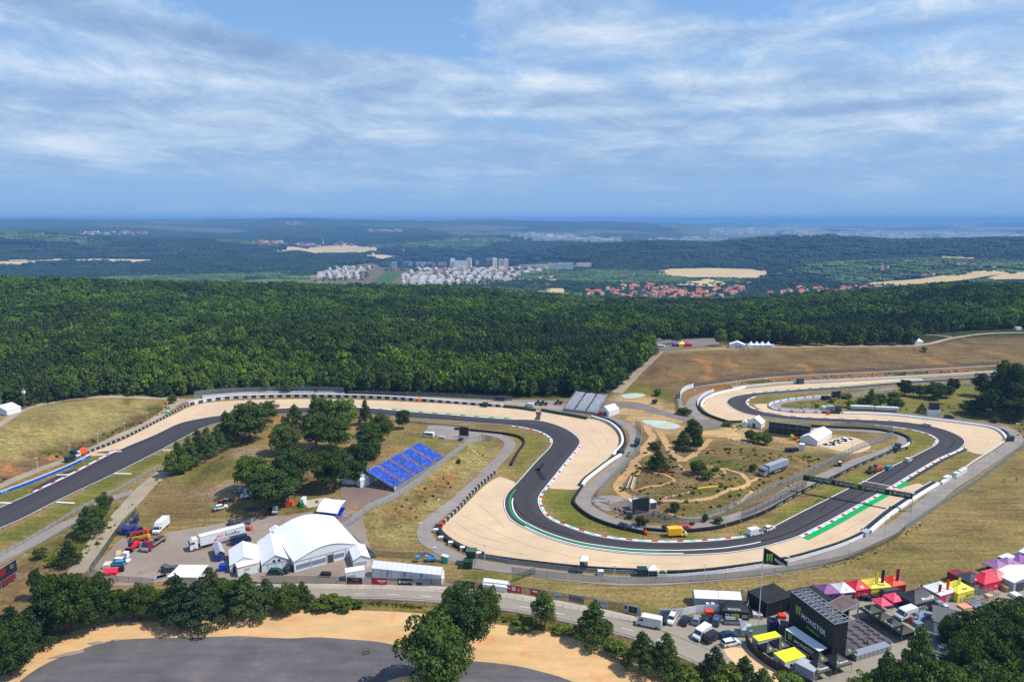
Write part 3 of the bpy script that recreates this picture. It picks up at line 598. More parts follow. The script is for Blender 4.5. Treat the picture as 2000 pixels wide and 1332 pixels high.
# motocross tracks
for pts,w in (([(1262,830),(1268,845),(1275,852),(1268,866),(1256,876),(1260,886),(1272,883),(1246,895),(1237,905),(1232,920),(1215,935),(1207,950),(1212,962),(1230,972),(1250,980)],4.2),
    ([(1245,905),(1252,915),(1275,922),(1305,930),(1317,938),(1300,946),(1270,950),(1240,960)],1.5),
    ([(1285,840),(1298,860),(1306,875),(1318,890),(1332,902)],4),([(1332,901),(1350,892),(1365,880),(1378,868),(1387,858)],3.2),
    ([(1325,908),(1340,922),(1360,931),(1378,935),(1400,930),(1415,925),(1412,918),(1372,910),(1365,903)],1.2),
    ([(1380,912),(1420,917),(1448,926),(1462,942),(1455,950),(1420,958),(1380,975),(1330,979),(1285,977)],2.2),([(1462,942),(1480,935),(1500,925)],1.6),
    ([(1470,960),(1440,985),(1400,1005),(1365,1012),(1330,1011),(1305,1002)],1.3),([(1390,852),(1430,858),(1480,872),(1530,880)],1.0),([(1250,918),(1240,935),(1235,960)],1.4)):
 ribbon('bike_track',lin_px(pts,2),w*.55,M_trackdirt,.16,label='sandy motocross track through dry grass',cross=2)
# far fields
for pts,lab in (([(-40,520),(60,517),(120,512),(60,511),(-40,513)],'harvested field left of the village'),([(-40,511),(100,507),(290,508),(285,513),(190,512),(20,510.5)],'long pale field below the left hill'),
     ([(535,492),(600,485),(700,480.5),(740,487),(700,497),(620,497)],'pale field below the distant tower'),([(680,502),(720,498),(800,499),(760,503.5),(690,504)],'small pale field in the valley'),([(780,488),(830,490),(800,492)],'thin pale field'),
     ([(1284,530),(1310,526.5),(1420,525.5),(1500,529),(1512,535),(1480,545),(1370,543),(1300,541)],'wide pale field below the wooded hill'),([(1322,556),(1370,547),(1400,547),(1418,558),(1390,561.5),(1340,559)],'golden field above the red roofs'),
     ([(1048,570),(1060,566),(1098,565),(1097,575),(1060,573)],'small field beside the village'),
     ([(1660,558),(1720,552),(1800,546),(1880,534),(1960,528),(1972,533),(1930,541),(1860,551),(1760,559),(1690,562)],'long golden field under the cottage hill'),([(1925,547),(1990,531),(2080,530),(2080,548),(1990,547)],'brownish field at the right edge'),
     ([(1830,499),(1870,500),(1905,503),(1900,506),(1850,510),(1840,505)],'small golden field on the cottage hill')):
 sheet('field',cat_px(pts,True,15),M_wheat,3.0,25,lab,fine=15)

# wheel ruts in the gravel and tyre marks on the asphalt
M_rut = surf('raked_gravel_rut',(.47,.34,.22),fa=.1); M_skid = surf('tyre_mark',srgb(40,37,39),fa=.1)
for pts in ([(872,1030),(905,1052),(955,1068),(1030,1085)],[(890,1020),(930,1045),(990,1062)],[(900,1005),(960,1035),(1040,1068),(1110,1085)],[(935,985),(965,1010),(985,1030)],[(1100,1085),(1200,1098),(1330,1102)],[(1150,860),(1170,880),(1160,905),(1120,930)],[(1150,838),(1180,850),(1188,870)],[(1590,1062),(1640,1042),(1700,1008)],[(1900,850),(1930,858),(1925,872)]):
 ribbon('wheel_rut',lin_px(pts,2),.12,M_rut,.10,label='faint wheel rut in the gravel')
for pts,w in (([(1545,1012),(1575,997),(1600,975)],.12),([(1580,1003),(1600,985),(1615,972)],.12),([(1600,1000),(1612,990)],.12),([(1048,915),(1055,928),(1062,938)],1.1),([(1062,905),(1050,920)],.7),([(1000,975),(1015,1000),(1050,1025),(1120,1048)],.25),([(1450,1066),(1540,1042),(1620,1002),(1700,955),(1780,905)],.3),([(1845,850),(1865,862),(1850,878)],.3)):
 ribbon('tyre_mark',lin_px(pts,1.5),w,M_skid,.175,label='dark tyre mark on the asphalt')
M_dust = surf('pale_dust',srgb(150,134,118),fa=.15,ma=.2)
for pts in ([(92,1287),(130,1274),(170,1268),(172,1272),(120,1284)],[(170,1256),(205,1251),(208,1256),(175,1262)],[(366,1258),(384,1258),(380,1261)],[(215,1250),(240,1248),(235,1253)]): lot('dust_patch',pts,M_dust,.14,'pale dusty patch on the asphalt lot')
# ================================================================ foliage
def leafmat(name,base,hue=.12,trans=.22,rv=.5,iv=.5):
 m,t,b = new_mat(name,.75,.15)
 oi = nd(t,'ShaderNodeObjectInfo'); gm = nd(t,'ShaderNodeNewGeometry')
 v = ramp(t,oi.outputs['Random'],[(0,(1-rv*.6,1-rv*.5,1-rv*.5)),(.35,(.95,.95,.8)),(.7,(1.0+hue*2,1.1,.8)),(1,(1+rv*.9,1+rv*.75,1-rv*.2))])
 # broad stands of lighter and darker wood
 ln = noise(t,oi.outputs['Location'],.009,6,.72)
 v = mixc(t,1.0,v,ramp(t,ln,[(.40,(.46,.52,.52)),(.5,(.95,.95,.95)),(.60,(1.6,1.5,1.0))]),'MULTIPLY')
 c = mixc(t,1.0,v,tuple(base),'MULTIPLY')
 c = mixc(t,1.0,c,ramp(t,gm.outputs['Random Per Island'],[(0,1-iv*.9),(.5,1.0),(1,1+iv*1.1)]),'MULTIPLY')
 lk(t,c,b.inputs['Base Color'])
 tl = nd(t,'ShaderNodeBsdfTranslucent'); lk(t,mixc(t,1.0,c,(1.3,1.4,.6),'MULTIPLY'),tl.inputs[0])
 mx = nd(t,'ShaderNodeMixShader'); mx.inputs[0].default_value = trans
 lk(t,b.outputs[0],mx.inputs[1]); lk(t,tl.outputs[0],mx.inputs[2]); lk(t,mx.outputs[0],t.nodes['Material Output'].inputs[0])
 return m
LM = {'oak': leafmat('broadleaf_foliage',srgb(78,98,38)),'birch': leafmat('light_foliage',srgb(82,104,48),rv=.35),'pine': leafmat('pine_needles',srgb(66,84,48),trans=.1),
  'dark': leafmat('dark_foliage',srgb(68,88,38),trans=.1),'bush': leafmat('bush_leaves',srgb(92,108,40)),'far': leafmat('far_canopy',srgb(30,51,36),rv=.12,trans=.03,iv=.12),'valley': leafmat('valley_canopy',srgb(66,90,54),rv=.3,iv=.35,trans=.05),'canopy': leafmat('forest_canopy',srgb(72,98,36),rv=.8,trans=.12)}
M_bark = mat('bark',srgb(96,76,58),.9,var=.25,vscale=3)
M_barkp = mat('pine_bark',srgb(140,96,66),.9,var=.25,vscale=3)
def rot_quads(pos,nrm,size,rs,shape=1.0):
 """leaf clump cards: quads centred on pos facing nrm"""
 n = len(pos); r = rs.normal(size=(n,3)); t1 = np.cross(nrm,r); t1 /= np.linalg.norm(t1,axis=1)[:,None]+1e-9; t2 = np.cross(nrm,t1)
 s = size*rs.uniform(.6,1.35,(n,1)); a = t1*s*.5; b = t2*s*.5*shape
 v = np.stack([pos-a-b,pos+a-b*.4,pos+a*.5+b,pos-a*.7+b*.8],1).reshape(-1,3)
 f = np.arange(n*4).reshape(-1,4); return v,f
def np_mesh(name,v,f,m):
 me = bpy.data.meshes.new(name); me.vertices.add(len(v)); me.vertices.foreach_set('co',np.asarray(v,np.float32).ravel())
 k = f.shape[1]; me.loops.add(f.size); me.loops.foreach_set('vertex_index',f.ravel().astype(np.int32)); me.polygons.add(len(f))
 me.polygons.foreach_set('loop_start',np.arange(0,f.size,k,dtype=np.int32)); me.update(calc_edges=True); me.materials.append(m); return me
def crown_blobs(kind,rs,nb):
 """unit tree: height 1, crown radius .5 at widest"""
 bl = []
 if kind in ('oak','birch','bush'):
  lo = .30 if kind != 'bush' else .25
  for i in range(nb):
   z = rs.uniform(lo,.93); t = (z-lo)/(1-lo); w = (math.sin(math.pi*min(1,t*.85+.12))**.6)*(.44 if kind != 'birch' else .36)
   a = rs.uniform(0,6.283); q = w*math.sqrt(rs.uniform(.25,1)); r = rs.uniform(.10,.18)*(1.15-.4*t)
   bl.append((q*math.cos(a),q*math.sin(a),z-.02,r,r*.75))
  bl.append((0,0,.6,.26,.26)); bl.append((.02,-.02,.84,.15,.13))
 else:
  for i in range(nb):
   t = (i/nb)**1.1; z = .16+.78*t; w = .46*(1-t)**.75*rs.uniform(.6,1.1); a = i*2.4+rs.uniform(-.4,.4); r = (.13-.07*t)*rs.uniform(.85,1.25)
   bl.append((w*math.cos(a),w*math.sin(a),z,r*1.25,r*.6))
  for q in range(5): bl.append((0,0,.3+.14*q,.18-.03*q,.14))
 return bl
def make_crown(name,kind,seed,nl,lsize,m,nb=34):
 rs = np.random.default_rng(seed); bl = np.array(crown_blobs(kind,rs,nb)); wts = bl[:,3]**2; wts /= wts.sum()
 k = rs.choice(len(bl),nl,p=wts); d = rs.normal(size=(nl,3)); d /= np.linalg.norm(d,axis=1)[:,None]; d[:,2] = np.where(rs.random(nl) < .55,np.abs(d[:,2]),d[:,2])
 rad = rs.uniform(.72,1.08,(nl,1)); p = bl[k,:3]+d*np.stack([bl[k,3],bl[k,3],bl[k,4]],-1)*rad
 n = d*1.0+rs.normal(size=(nl,3))*.55+np.array([0,0,.25]); n /= np.linalg.norm(n,axis=1)[:,None]
 v,f = rot_quads(p,n,lsize,rs,1.0 if kind != 'pine' else .7)
 v[:,2] = np.maximum(v[:,2],.06); return np_mesh(name,v,f,m)
def make_trunk(name,kind,seed,m):
 rs = np.random.default_rng(seed+99); v = []; f = []
 def tube(pts,rr,n=6):
  o = len(v); 
  for (p,r) in zip(pts,rr):
   for q in range(n): a = q*2*math.pi/n; v.append((p[0]+r*math.cos(a),p[1]+r*math.sin(a),p[2]))
  for i in range(len(pts)-1):
   for q in range(n): f.append((o+i*n+q,o+i*n+(q+1) % n,o+(i+1)*n+(q+1) % n,o+(i+1)*n+q))
 top = .88 if kind == 'pine' else .7
 tube([(0,0,-.03),(.005,.004,.2),(-.004,.01,.45),(0,0,top)],[.028,.021,.015,.005])
 for i in range(6):
  a = i*2.4+rs.uniform(-.3,.3); z = rs.uniform(.28,.6); l = rs.uniform(.2,.34)
  tube([(0,0,z),(l*.5*math.cos(a),l*.5*math.sin(a),z+.06),(l*math.cos(a),l*math.sin(a),z+.16)],[.010,.007,.003],4)
 return np_mesh(name,np.array(v),np.array(f),m)
PROT = {}
for kind,nl,ls,nv in (('oak',9000,.033,4),('birch',3800,.042,2),('pine',7000,.038,3),('bush',1500,.085,2)):
 PROT[kind] = [(make_crown('crown',kind,11*i+len(kind),nl,ls,LM[kind],46 if kind == 'oak' else 34),make_trunk('trunk',kind,i,M_barkp if kind == 'pine' else M_bark)) for i in range(nv)]
def variant(src,m):
 out_ = []
 for c,t in src:
  c2 = c.copy(); c2.materials.clear(); c2.materials.append(m); out_.append((c2,t))
 return out_
PROT['darkpine'] = variant(PROT['pine'],LM['dark']); PROT['darkoak'] = variant(PROT['oak'],LM['dark'])
small = {}
for kind in ('oak','pine','birch'):
 small[kind] = [(make_crown('crown',kind,77+5*i+len(kind),900 if kind != 'pine' else 800,.085,LM['canopy'] if kind == 'oak' else LM[kind],22),PROT[kind][0][1]) for i in range(3 if kind == 'oak' else 2)]
PROT['edge'] = small['oak']; PROT['edgepine'] = small['pine']; PROT['edgebirch'] = small['birch']
KN = {'oak': ('broadleaf_tree','tree'),'darkoak': ('broadleaf_tree','tree'),'birch': ('birch_tree','tree'),'pine': ('pine_tree','tree'),'darkpine': ('pine_tree','tree'),'bush': ('bush','bush'),
  'edge': ('broadleaf_tree','tree'),'edgepine': ('pine_tree','tree'),'edgebirch': ('birch_tree','tree')}
tcount = 0
def tree(x,y,h,w,kind,label,group=None,rz=None):
 global tcount
 tcount += 1; nm,cat = KN[kind]
 e = bpy.data.objects.new(nm,None); col.objects.link(e); e.location = (x,y,float(H(x,y))-.1); e.rotation_euler = (0,0,random.uniform(0,6.28) if rz is None else rz)
 e.scale = (w,w,h); e.empty_display_size = .1; tag(e,label,cat,group)
 c,tr = PROT[kind][tcount % len(PROT[kind])]
 for n_,me_ in (('crown',c),('trunk',tr)):
  if kind == 'bush' and n_ == 'trunk': continue
  o = bpy.data.objects.new(n_,me_); col.objects.link(o); o.parent = e
 return e
def tree_px(bx,by,top,wpx,kind,label,group=None):
 p = W(bx,by); s = scale_at(p)
 # height from the pixel rows: solve along the vertical above the base
 lo,hi = .5,45
 for _ in range(30):
  h = (lo+hi)/2; dz = p.z+h-CAMZ; yv = dz*cp_+p.y*sp_; zc = p.y*cp_-dz*sp_; yy = CY-F*yv/zc
  if yy > top: lo = h
  else: hi = h
 return tree(p.x,p.y,h,wpx/s/.95,kind,label,group)
TREES = [
 # pine row beside the dirt road
 (336,931,884,32,'birch','pale green birch at the near end of the pine row by the dirt road'),(350,922,860,30,'pine','second pine of the row, just behind the pale birch'),(371,913,850,32,'pine','pine in the middle of the row beside the track'),
 (390,903,836,30,'pine','tall pine after the middle of the row'),(407,893,832,28,'pine','pine of the row nearly opposite the bare soil patch'),(425,882,830,28,'pine','last but one pine at the far end of the row'),(444,864,800,28,'pine','tall pine ending the row next to the big oak'),
 (360,925,888,22,'oak','low broadleaf tree squeezed between the first pines of the row'),
 # clump left
 (488,862,785,82,'oak','large dark oak in front of the bend, alone right of the pine row'),(524,823,781,40,'oak','oak close to the track behind the large oak'),(462,850,800,36,'oak','oak leaning out left of the large dark oak'),(553,822,810,9,'pine','tiny conifer standing alone by the inner kerb'),
 (576,830,788,38,'pine','pointed pine at the left of the central grove near the track'),(617,836,767,40,'pine','tallest pine of the grove reaching over the gravel trap'),(634,834,777,46,'oak','oak right behind the tallest pine of the grove'),(672,838,779,56,'oak','round oak in the back of the grove near the green kerb'),
 (714,829,778,28,'pine','thin pine with tufted top at the right back of the grove'),(748,862,806,40,'darkoak','dark oak standing off at the right edge of the grove'),(787,837,799,28,'oak','small lone oak beside the track right of the grove'),
 (618,873,806,54,'oak','oak in the heart of the grove'),(656,880,812,64,'oak','broad oak in the heart of the grove with sunlit top'),(560,886,826,62,'oak','oak on the left flank of the grove above the ochre soil'),(720,882,824,58,'oak','oak on the right flank of the grove'),
 (706,905,862,56,'birch','light green birches beside the top of the blue grandstand'),(730,896,864,40,'birch','light green birch right behind the blue grandstand'),(578,943,872,88,'oak','wide oak in the front middle of the grove'),(656,954,876,84,'darkoak','wide dark oak left of the white pagoda tent'),
 (496,960,890,68,'oak','oak at the left front of the grove above the silver car'),(536,984,915,92,'darkoak','broad dark oak in front of the grove casting shade on the lorry'),(566,966,905,48,'oak','oak half hidden at the right of the broad front oak'),(700,945,900,40,'oak','oak squeezed between the dark oak and the grandstand'),
 # left road
 (174,1046,986,54,'pine','big pine left of the dirt road beside the guard rail'),(205,1006,961,30,'oak','oak tree by the fork of the dirt road'),(192,1028,984,32,'oak','tree between the big pine and the fork'),(135,1103,1054,42,'darkpine','rounded dark spruce alone on the bank left of the dirt road'),
 (80,1090,1068,24,'bush','round olive bush below the guard rail'),(97,1107,1097,12,'bush','small bush left of the rounded spruce'),(113,1106,1092,14,'bush','small bush touching the rounded spruce'),
 # bottom left mass
 (28,1262,1180,70,'pine','greyish pine above the sand at the left picture edge'),(20,1318,1215,100,'oak','bushy tree in the bottom left corner'),(-20,1290,1190,90,'pine','pine cut by the left picture edge'),(62,1270,1185,72,'pine','bluish pine overhanging the sandy ground on the left'),
 (72,1170,1110,26,'oak','slim young tree rising left of the lower wood'),(90,1240,1138,80,'pine','pine in the lower left wood behind the billboard'),(135,1238,1116,96,'oak','yellow green oak dominating the lower left wood'),(185,1226,1124,82,'oak','broad oak in the middle of the lower left wood'),
 (228,1212,1150,54,'oak','low oak at the right of the lower left wood'),(118,1195,1128,50,'pine','pine peeping over the lower left wood by the dirt road'),(155,1180,1122,40,'oak','tree at the foot of the dirt road'),(276,1206,1138,62,'oak','bright oak between the two dark groups above the sand'),
 (312,1204,1152,48,'oak','small oak left of the bluish pines'),(350,1218,1118,82,'pine','bluish pine left of the white gable tents'),(392,1222,1130,92,'pine','spreading bluish pine at the sand edge below the tents'),(412,1178,1104,62,'pine','pine covering the corner of the white roof by the yard'),
 (442,1196,1132,62,'darkoak','dark tree between the spreading pine and the white trailer'),(484,1206,1117,84,'pine','tall pine in front of the white box trailer'),(522,1192,1128,62,'pine','pine before the middle gable tent'),(560,1194,1142,60,'oak','bright round oak at the start of the main road'),
 (592,1184,1134,46,'darkpine','dark pine at the road start right of the round oak'),(640,1187,1163,46,'bush','leafy bush on the verge below the main road'),(672,1188,1168,44,'bush','second leafy bush on the verge below the road'),(615,1188,1172,34,'bush','low bush beside the dark pine at the road'),(700,1186,1172,20,'bush','last bush of the verge thicket'),
 # centre
 (846,1352,1208,142,'darkoak','large round oak in front over the asphalt lot'),(908,1262,1142,98,'darkoak','large oak standing behind the round front oak'),(950,1236,1143,56,'oak','oak at the right shoulder of the large oak pair'),(885,1225,1146,56,'oak','upper oak left in the pair by the road'),(862,1196,1180,26,'bush','bush at the foot of the oaks by the road'),
 (1064,1230,1158,56,'birch','light green conical tree beside the main road'),(1160,1254,1172,74,'darkpine','wide dark pine beside the main road below the banners'),(1252,1308,1230,66,'darkpine','left one of two twin dark pines by the car park'),(1299,1312,1232,62,'darkpine','right one of two twin dark pines by the car park'),
 (1022,1228,1206,44,'bush','bush below the road left of the conical tree'),(1100,1236,1220,34,'bush','bush between the conical tree and the dark pine'),(1205,1278,1252,46,'bush','yellow green bush left of the twin pines'),(1342,1330,1300,54,'bush','bright bush right of the twin pines'),(1310,1324,1306,36,'bush','low bush under the right twin pine'),
 (1394,1334,1258,60,'pine','pale green pine in front of the vans'),(1452,1352,1278,62,'pine','pine on the bottom edge below the black fence'),(1488,1362,1302,58,'pine','small pine at the bottom below the black fence'),(1420,1362,1300,60,'bush','thicket at the bottom edge below the car park'),(1540,1358,1316,70,'birch','treetop at the bottom edge below the grey container'),
 # bottom right wood
 (1782,1392,1218,100,'pine','tall pointed spruce in front of the stage floor'),(1722,1395,1265,74,'pine','spruce at the left of the bottom right wood'),(1752,1402,1285,80,'oak','tree filling the gap between the two spruces'),(1690,1390,1312,70,'oak','low crown at the bottom left of the right wood'),(1835,1400,1290,90,'oak','oak before the white umbrella in the bottom right wood'),
 (1878,1370,1246,80,'oak','oak over the corner of the lower grey roof'),(1862,1285,1204,58,'darkoak','dark oak beside the upper grey roof'),(1905,1278,1182,78,'darkoak','dark oak in the upper part of the right wood'),(1960,1258,1170,84,'darkoak','dark oak nearest the grey trade tent'),(2005,1250,1166,80,'oak','oak cut by the right picture edge below the trade tent'),
 (1915,1350,1222,96,'oak','olive oak in the middle of the right wood'),(1968,1345,1215,96,'oak','olive oak towards the right picture edge'),(2020,1360,1230,96,'oak','oak at the right edge half way down the wood'),(1905,1410,1292,96,'birch','bright green crown at the bottom of the right wood'),(1960,1420,1290,100,'oak','crown at the bottom near the right corner'),(2010,1420,1280,100,'oak','crown in the bottom right corner'),(1860,1420,1310,90,'oak','crown on the bottom edge right of the tall spruce'),
 # right middle clump
 (1962,812,706,60,'oak','towering dark tree in the clump at the right picture edge'),(2002,812,707,70,'oak','dark tree of the clump cut by the right picture edge'),(1930,815,756,44,'oak','lower tree at the left front of the right edge clump'),(1900,809,782,50,'oak','shrubby tree spilling out of the right edge clump'),(1914,774,729,36,'darkoak','dark tree behind the clump by the far straight'),
 (1975,820,770,60,'oak','shrubby tree at the foot of the right edge clump'),(1948,790,730,50,'oak','tree in the middle of the right edge clump'),(2035,800,700,80,'oak','tree of the clump just beyond the right edge'),
 (1766,772,742,32,'darkoak','dark tree at the left end of the green thicket'),(1796,776,752,36,'birch','bright bushy tree in the green thicket'),(1822,778,746,42,'oak','bright bushy tree in the middle of the thicket'),(1846,776,752,36,'birch','bushy tree near the right end of the thicket'),(1861,764,739,22,'darkoak','dark tree at the right end of the green thicket'),
 (1700,796,758,30,'darkpine','tall dark pine inside the far hairpin'),(1659,796,781,17,'oak','round tree left of the tall dark pine inside the hairpin'),(1682,794,776,26,'oak','grey green tree beside the tall dark pine'),(1720,792,768,24,'birch','light tree right of the tall dark pine'),(1739,798,774,17,'oak','narrow tree behind the white long trailers'),(1754,799,777,19,'oak','narrow tree at the end of the white long trailers'),
 (1745,781,764,22,'bush','yellowish bush behind the narrow trees'),(1800,806,786,18,'darkpine','small dark tree left of the second video screen'),(1595,797,788,10,'bush','bush in the dry grass inside the hairpin'),(1624,786,778,14,'bush','bush under the far video screen'),(1652,777,768,26,'bush','low scrub behind the far video screen'),
 # motocross land
 (1353,866,819,34,'darkoak','dark broadleaf tree by the pale chippings'),(1362,880,846,22,'oak','tree touching the right of the dark broadleaf by the sand'),(1334,878,838,36,'darkpine','dark pine below the broadleaf by the sand'),(1285,918,878,40,'darkpine','conical dark pine amid the motocross loops'),(1282,876,860,24,'bush','grey green bush above the conical pine'),
 (1362,926,898,30,'darkoak','dark small tree between the motocross tracks'),(1380,936,918,26,'bush','bush hugging the small dark tree'),(1318,999,980,20,'oak','round bush right of the black infield screen'),(1470,920,905,15,'bush','small round bush left of the grey lorry'),(1398,920,911,16,'bush','flat bush between motocross tracks'),
 (1377,1019,1003,11,'bush','bush growing through the infield fence'),(1402,1022,1008,18,'bush','bush outside the infield fence'),(1254,1027,1008,24,'bush','bush below the black infield screen'),(1230,1012,1002,14,'bush','bush left below the black infield screen'),
 (1466,862,838,24,'oak','leafy tree before the scaffold grandstand'),(1482,865,843,28,'oak','leafy tree in the middle before the scaffold grandstand'),(1497,868,846,20,'oak','leafy tree at the right before the scaffold grandstand'),(1284,773,760,15,'bush','round bush at the foot of the striped slope'),(1279,788,779,12,'bush','small bush on the sand edge of the slope'),
 (1336,809,796,30,'bush','thicket at the end of the pale service road'),(1422,832,823,20,'bush','shrubs on the sand bank behind the tyre wall'),(1805,687,676,10,'bush','single bush on the brown slope below the pagoda'),(337,788,769,16,'oak','single tree where the crest path meets the barrier'),
 (1255,668+10,664,1,'bush',''),(1320,672,647,22,'oak','bushy tree behind the far car park'),(1407,675,642,24,'oak','tree beside the white party tents at the forest edge'),(1436,672,646,22,'oak','tree behind the white party tents'),(896,905,895,9,'bush','small conifer alone on the slope below the grandstand'),(1302+50,1025,1018,10,'bush','tiny bush by the infield fence'),(1943,825,814,14,'bush','dark bush at the end of the air fence'),
]
for a_ in TREES:
 if not a_[5]: continue
 a_ = list(a_)
 if 455 < a_[0] < 800 and a_[1] < 990 and a_[4] == 'oak': a_[4] = 'darkoak'
 if 330 < a_[0] < 450 and a_[4] == 'pine' and a_[1] < 940: a_[3] *= 1.4
 tree_px(*a_)
# ---------------------------------------------------------------- the forest
front = [(-260,830),(-60,806),(0,797),(60,795),(110,786),(187,773),(325,776),(380,771),(500,768),(700,769),(900,773),(1000,775),(1100,776),(1180,772),(1205,762),(1238,730),(1272,700),(1279,688),(1268,672),(1285,664),(1400,659),(1440,667),(1520,674),(1650,675),(1785,672),(1788,656),(1850,650),(1960,643),(2140,640),(2600,640)]
FL = resample(catmull(PL(front),4),4)
far_arc = [(1260*math.sin(a),1260*math.cos(a)) for a in np.linspace(math.atan2(FL[-1][0],FL[-1][1]),math.atan2(FL[0][0],FL[0][1]),40)]
FP = np.vstack([FL,far_arc])
def scatter(poly,sp0,growth,dmin,dmax,lim=50):
 pts = []; d = dmin
 while d < dmax:
  s = sp0*growth(d); n = int(2*R(lim)*d/s); a = np.linspace(-R(lim),R(lim),n)+rng.uniform(-.5,.5,n)*s/d; dd = d+rng.uniform(-.5,.5,n)*s
  pts.append(np.c_[dd*np.sin(a),dd*np.cos(a)]); d += s*.95
 p = np.vstack(pts)
 return p[inside(p[:,0],p[:,1],poly)] if poly is not None else p
fpt = scatter(FP,5.1,lambda d: 1+max(0,(d-500))/1400,290,1255)
dF = seg_dist(fpt[:,0],fpt[:,1],FL)[0]
gaps = [(93,768-70+0,0)]
# small clearings seen in the wood
for (px,py,r_) in ((68,735-40,9),(92,665,7),(120,667,7),(463,676,8),(395,660,8)):
 c_ = P(px,py,0)[0]; kk = np.hypot(*(fpt-c_).T) > r_; fpt = fpt[kk]; dF = dF[kk]
edge = np.nonzero(dF < 5.0)[0]
# the individually built edge trees: nearest row in view
dist = np.hypot(*fpt[edge].T); pxs = fpt[edge][:,0]/fpt[edge][:,1]*1353+1000
edge = edge[(pxs > -60) & (pxs < 2060)]
edge = edge[np.argsort(np.hypot(*fpt[edge].T))][:150]
for q,i in enumerate(edge):
 x,y = fpt[i]; px = x/y*1353+1000
 kd = 'edgepine' if (px < 420 and random.random() < .7) else ('edgebirch' if (px < 1000 and random.random() < .55) else ('edge' if random.random() < .8 else 'edgepine'))
 h = random.uniform(10,14.5); where = 'behind the left field' if px < 370 else ('behind the gravel trap' if px < 1020 else ('beside the dirt track' if px < 1285 else 'above the brown slope'))
 kn = {'edge': 'green broadleaf tree','edgepine': 'straight dark pine','edgebirch': 'pale green birch'}[kd]
 tree(x,y,h,random.uniform(6.5,9.5),kd,f'{kn} at the forest edge {where}',f'{kn}s of the forest edge {where}')
rest = np.setdiff1d(np.arange(len(fpt)),edge); fpt = fpt[rest]; dF = dF[rest]
def proto_coll(name,items):
 c = bpy.data.collections.new(name)
 for n_,me_ in items:
  o = bpy.data.objects.new(n_,me_); c.objects.link(o)
 return c
def gn_scatter(name,pts,zs,idx,scl,rot,coll,label):
 me = bpy.data.meshes.new(name); me.vertices.add(len(pts)); me.vertices.foreach_set('co',np.c_[pts,zs].astype(np.float32).ravel())
 a = me.attributes.new('idx','INT','POINT'); a.data.foreach_set('value',idx.astype(np.int32))
 a = me.attributes.new('scl','FLOAT_VECTOR','POINT'); a.data.foreach_set('vector',scl.astype(np.float32).ravel())
 a = me.attributes.new('rot','FLOAT_VECTOR','POINT'); a.data.foreach_set('vector',np.c_[np.zeros((len(pts),2)),rot].astype(np.float32).ravel())
 o = bpy.data.objects.new(name,me); col.objects.link(o)
 g = bpy.data.node_groups.new(name+'_nodes','GeometryNodeTree'); g.interface.new_socket('Geometry',in_out='INPUT',socket_type='NodeSocketGeometry'); g.interface.new_socket('Geometry',in_out='OUTPUT',socket_type='NodeSocketGeometry')
 gi = g.nodes.new('NodeGroupInput'); go = g.nodes.new('NodeGroupOutput'); ip = g.nodes.new('GeometryNodeInstanceOnPoints'); ci = g.nodes.new('GeometryNodeCollectionInfo')
 ci.inputs['Collection'].default_value = coll; ci.inputs['Separate Children'].default_value = True; ci.inputs['Reset Children'].default_value = True
 m2p = g.nodes.new('GeometryNodeMeshToPoints'); m2p.inputs['Radius'].default_value = .01
 g.links.new(gi.outputs[0],m2p.inputs[0]); g.links.new(m2p.outputs[0],ip.inputs['Points']); g.links.new(ci.outputs[0],ip.inputs['Instance']); ip.inputs['Pick Instance'].default_value = True
 for nm_,ty,sock in (('idx','INT','Instance Index'),('scl','FLOAT_VECTOR','Scale'),('rot','FLOAT_VECTOR','Rotation')):
  na = g.nodes.new('GeometryNodeInputNamedAttribute'); na.data_type = ty; na.inputs['Name'].default_value = nm_
  g.links.new(na.outputs[0],ip.inputs[sock])
 g.links.new(ip.outputs[0],go.inputs[0])
 md = o.modifiers.new('scatter','NODES'); md.node_group = g
 return tag(o,label,None,None,'stuff')
items = [('a_tree',small['oak'][0][0]),('b_tree',small['oak'][1][0]),('c_tree',small['oak'][2][0]),('d_tree',small['pine'][0][0]),('e_tree',small['pine'][1][0]),('f_tree',small['birch'][0][0])]
fc = proto_coll('forest_tree_kinds',items)
nf = len(fpt); pxs = fpt[:,0]/fpt[:,1]*1353+1000; nz = vnoise(fpt[:,0],fpt[:,1],70,21)
idx = np.where(nz < .33,rng.integers(3,5,nf),rng.integers(0,3,nf)); idx = np.where((dF < 40) & (pxs < 1000) & (rng.random(nf) < .6),5,idx)
sv = rng.uniform(0,1,nf)**3; hh = rng.uniform(9.5,14.5,nf)*(1+(nz-.5)*.4+sv*.25); ww = rng.uniform(4.8,8.2,nf)*(1+sv*.7)*(1+np.maximum(0,np.hypot(*fpt.T)-500)/1800)*np.where((idx == 3) | (idx == 4),.8,1)
gn_scatter('forest',fpt,H(fpt[:,0],fpt[:,1])-.6,idx,np.c_[ww,ww,hh],rng.uniform(0,6.28,nf),fc,'dense green mixed forest filling the land behind the circuit')
print('forest',nf,'trees',tcount)
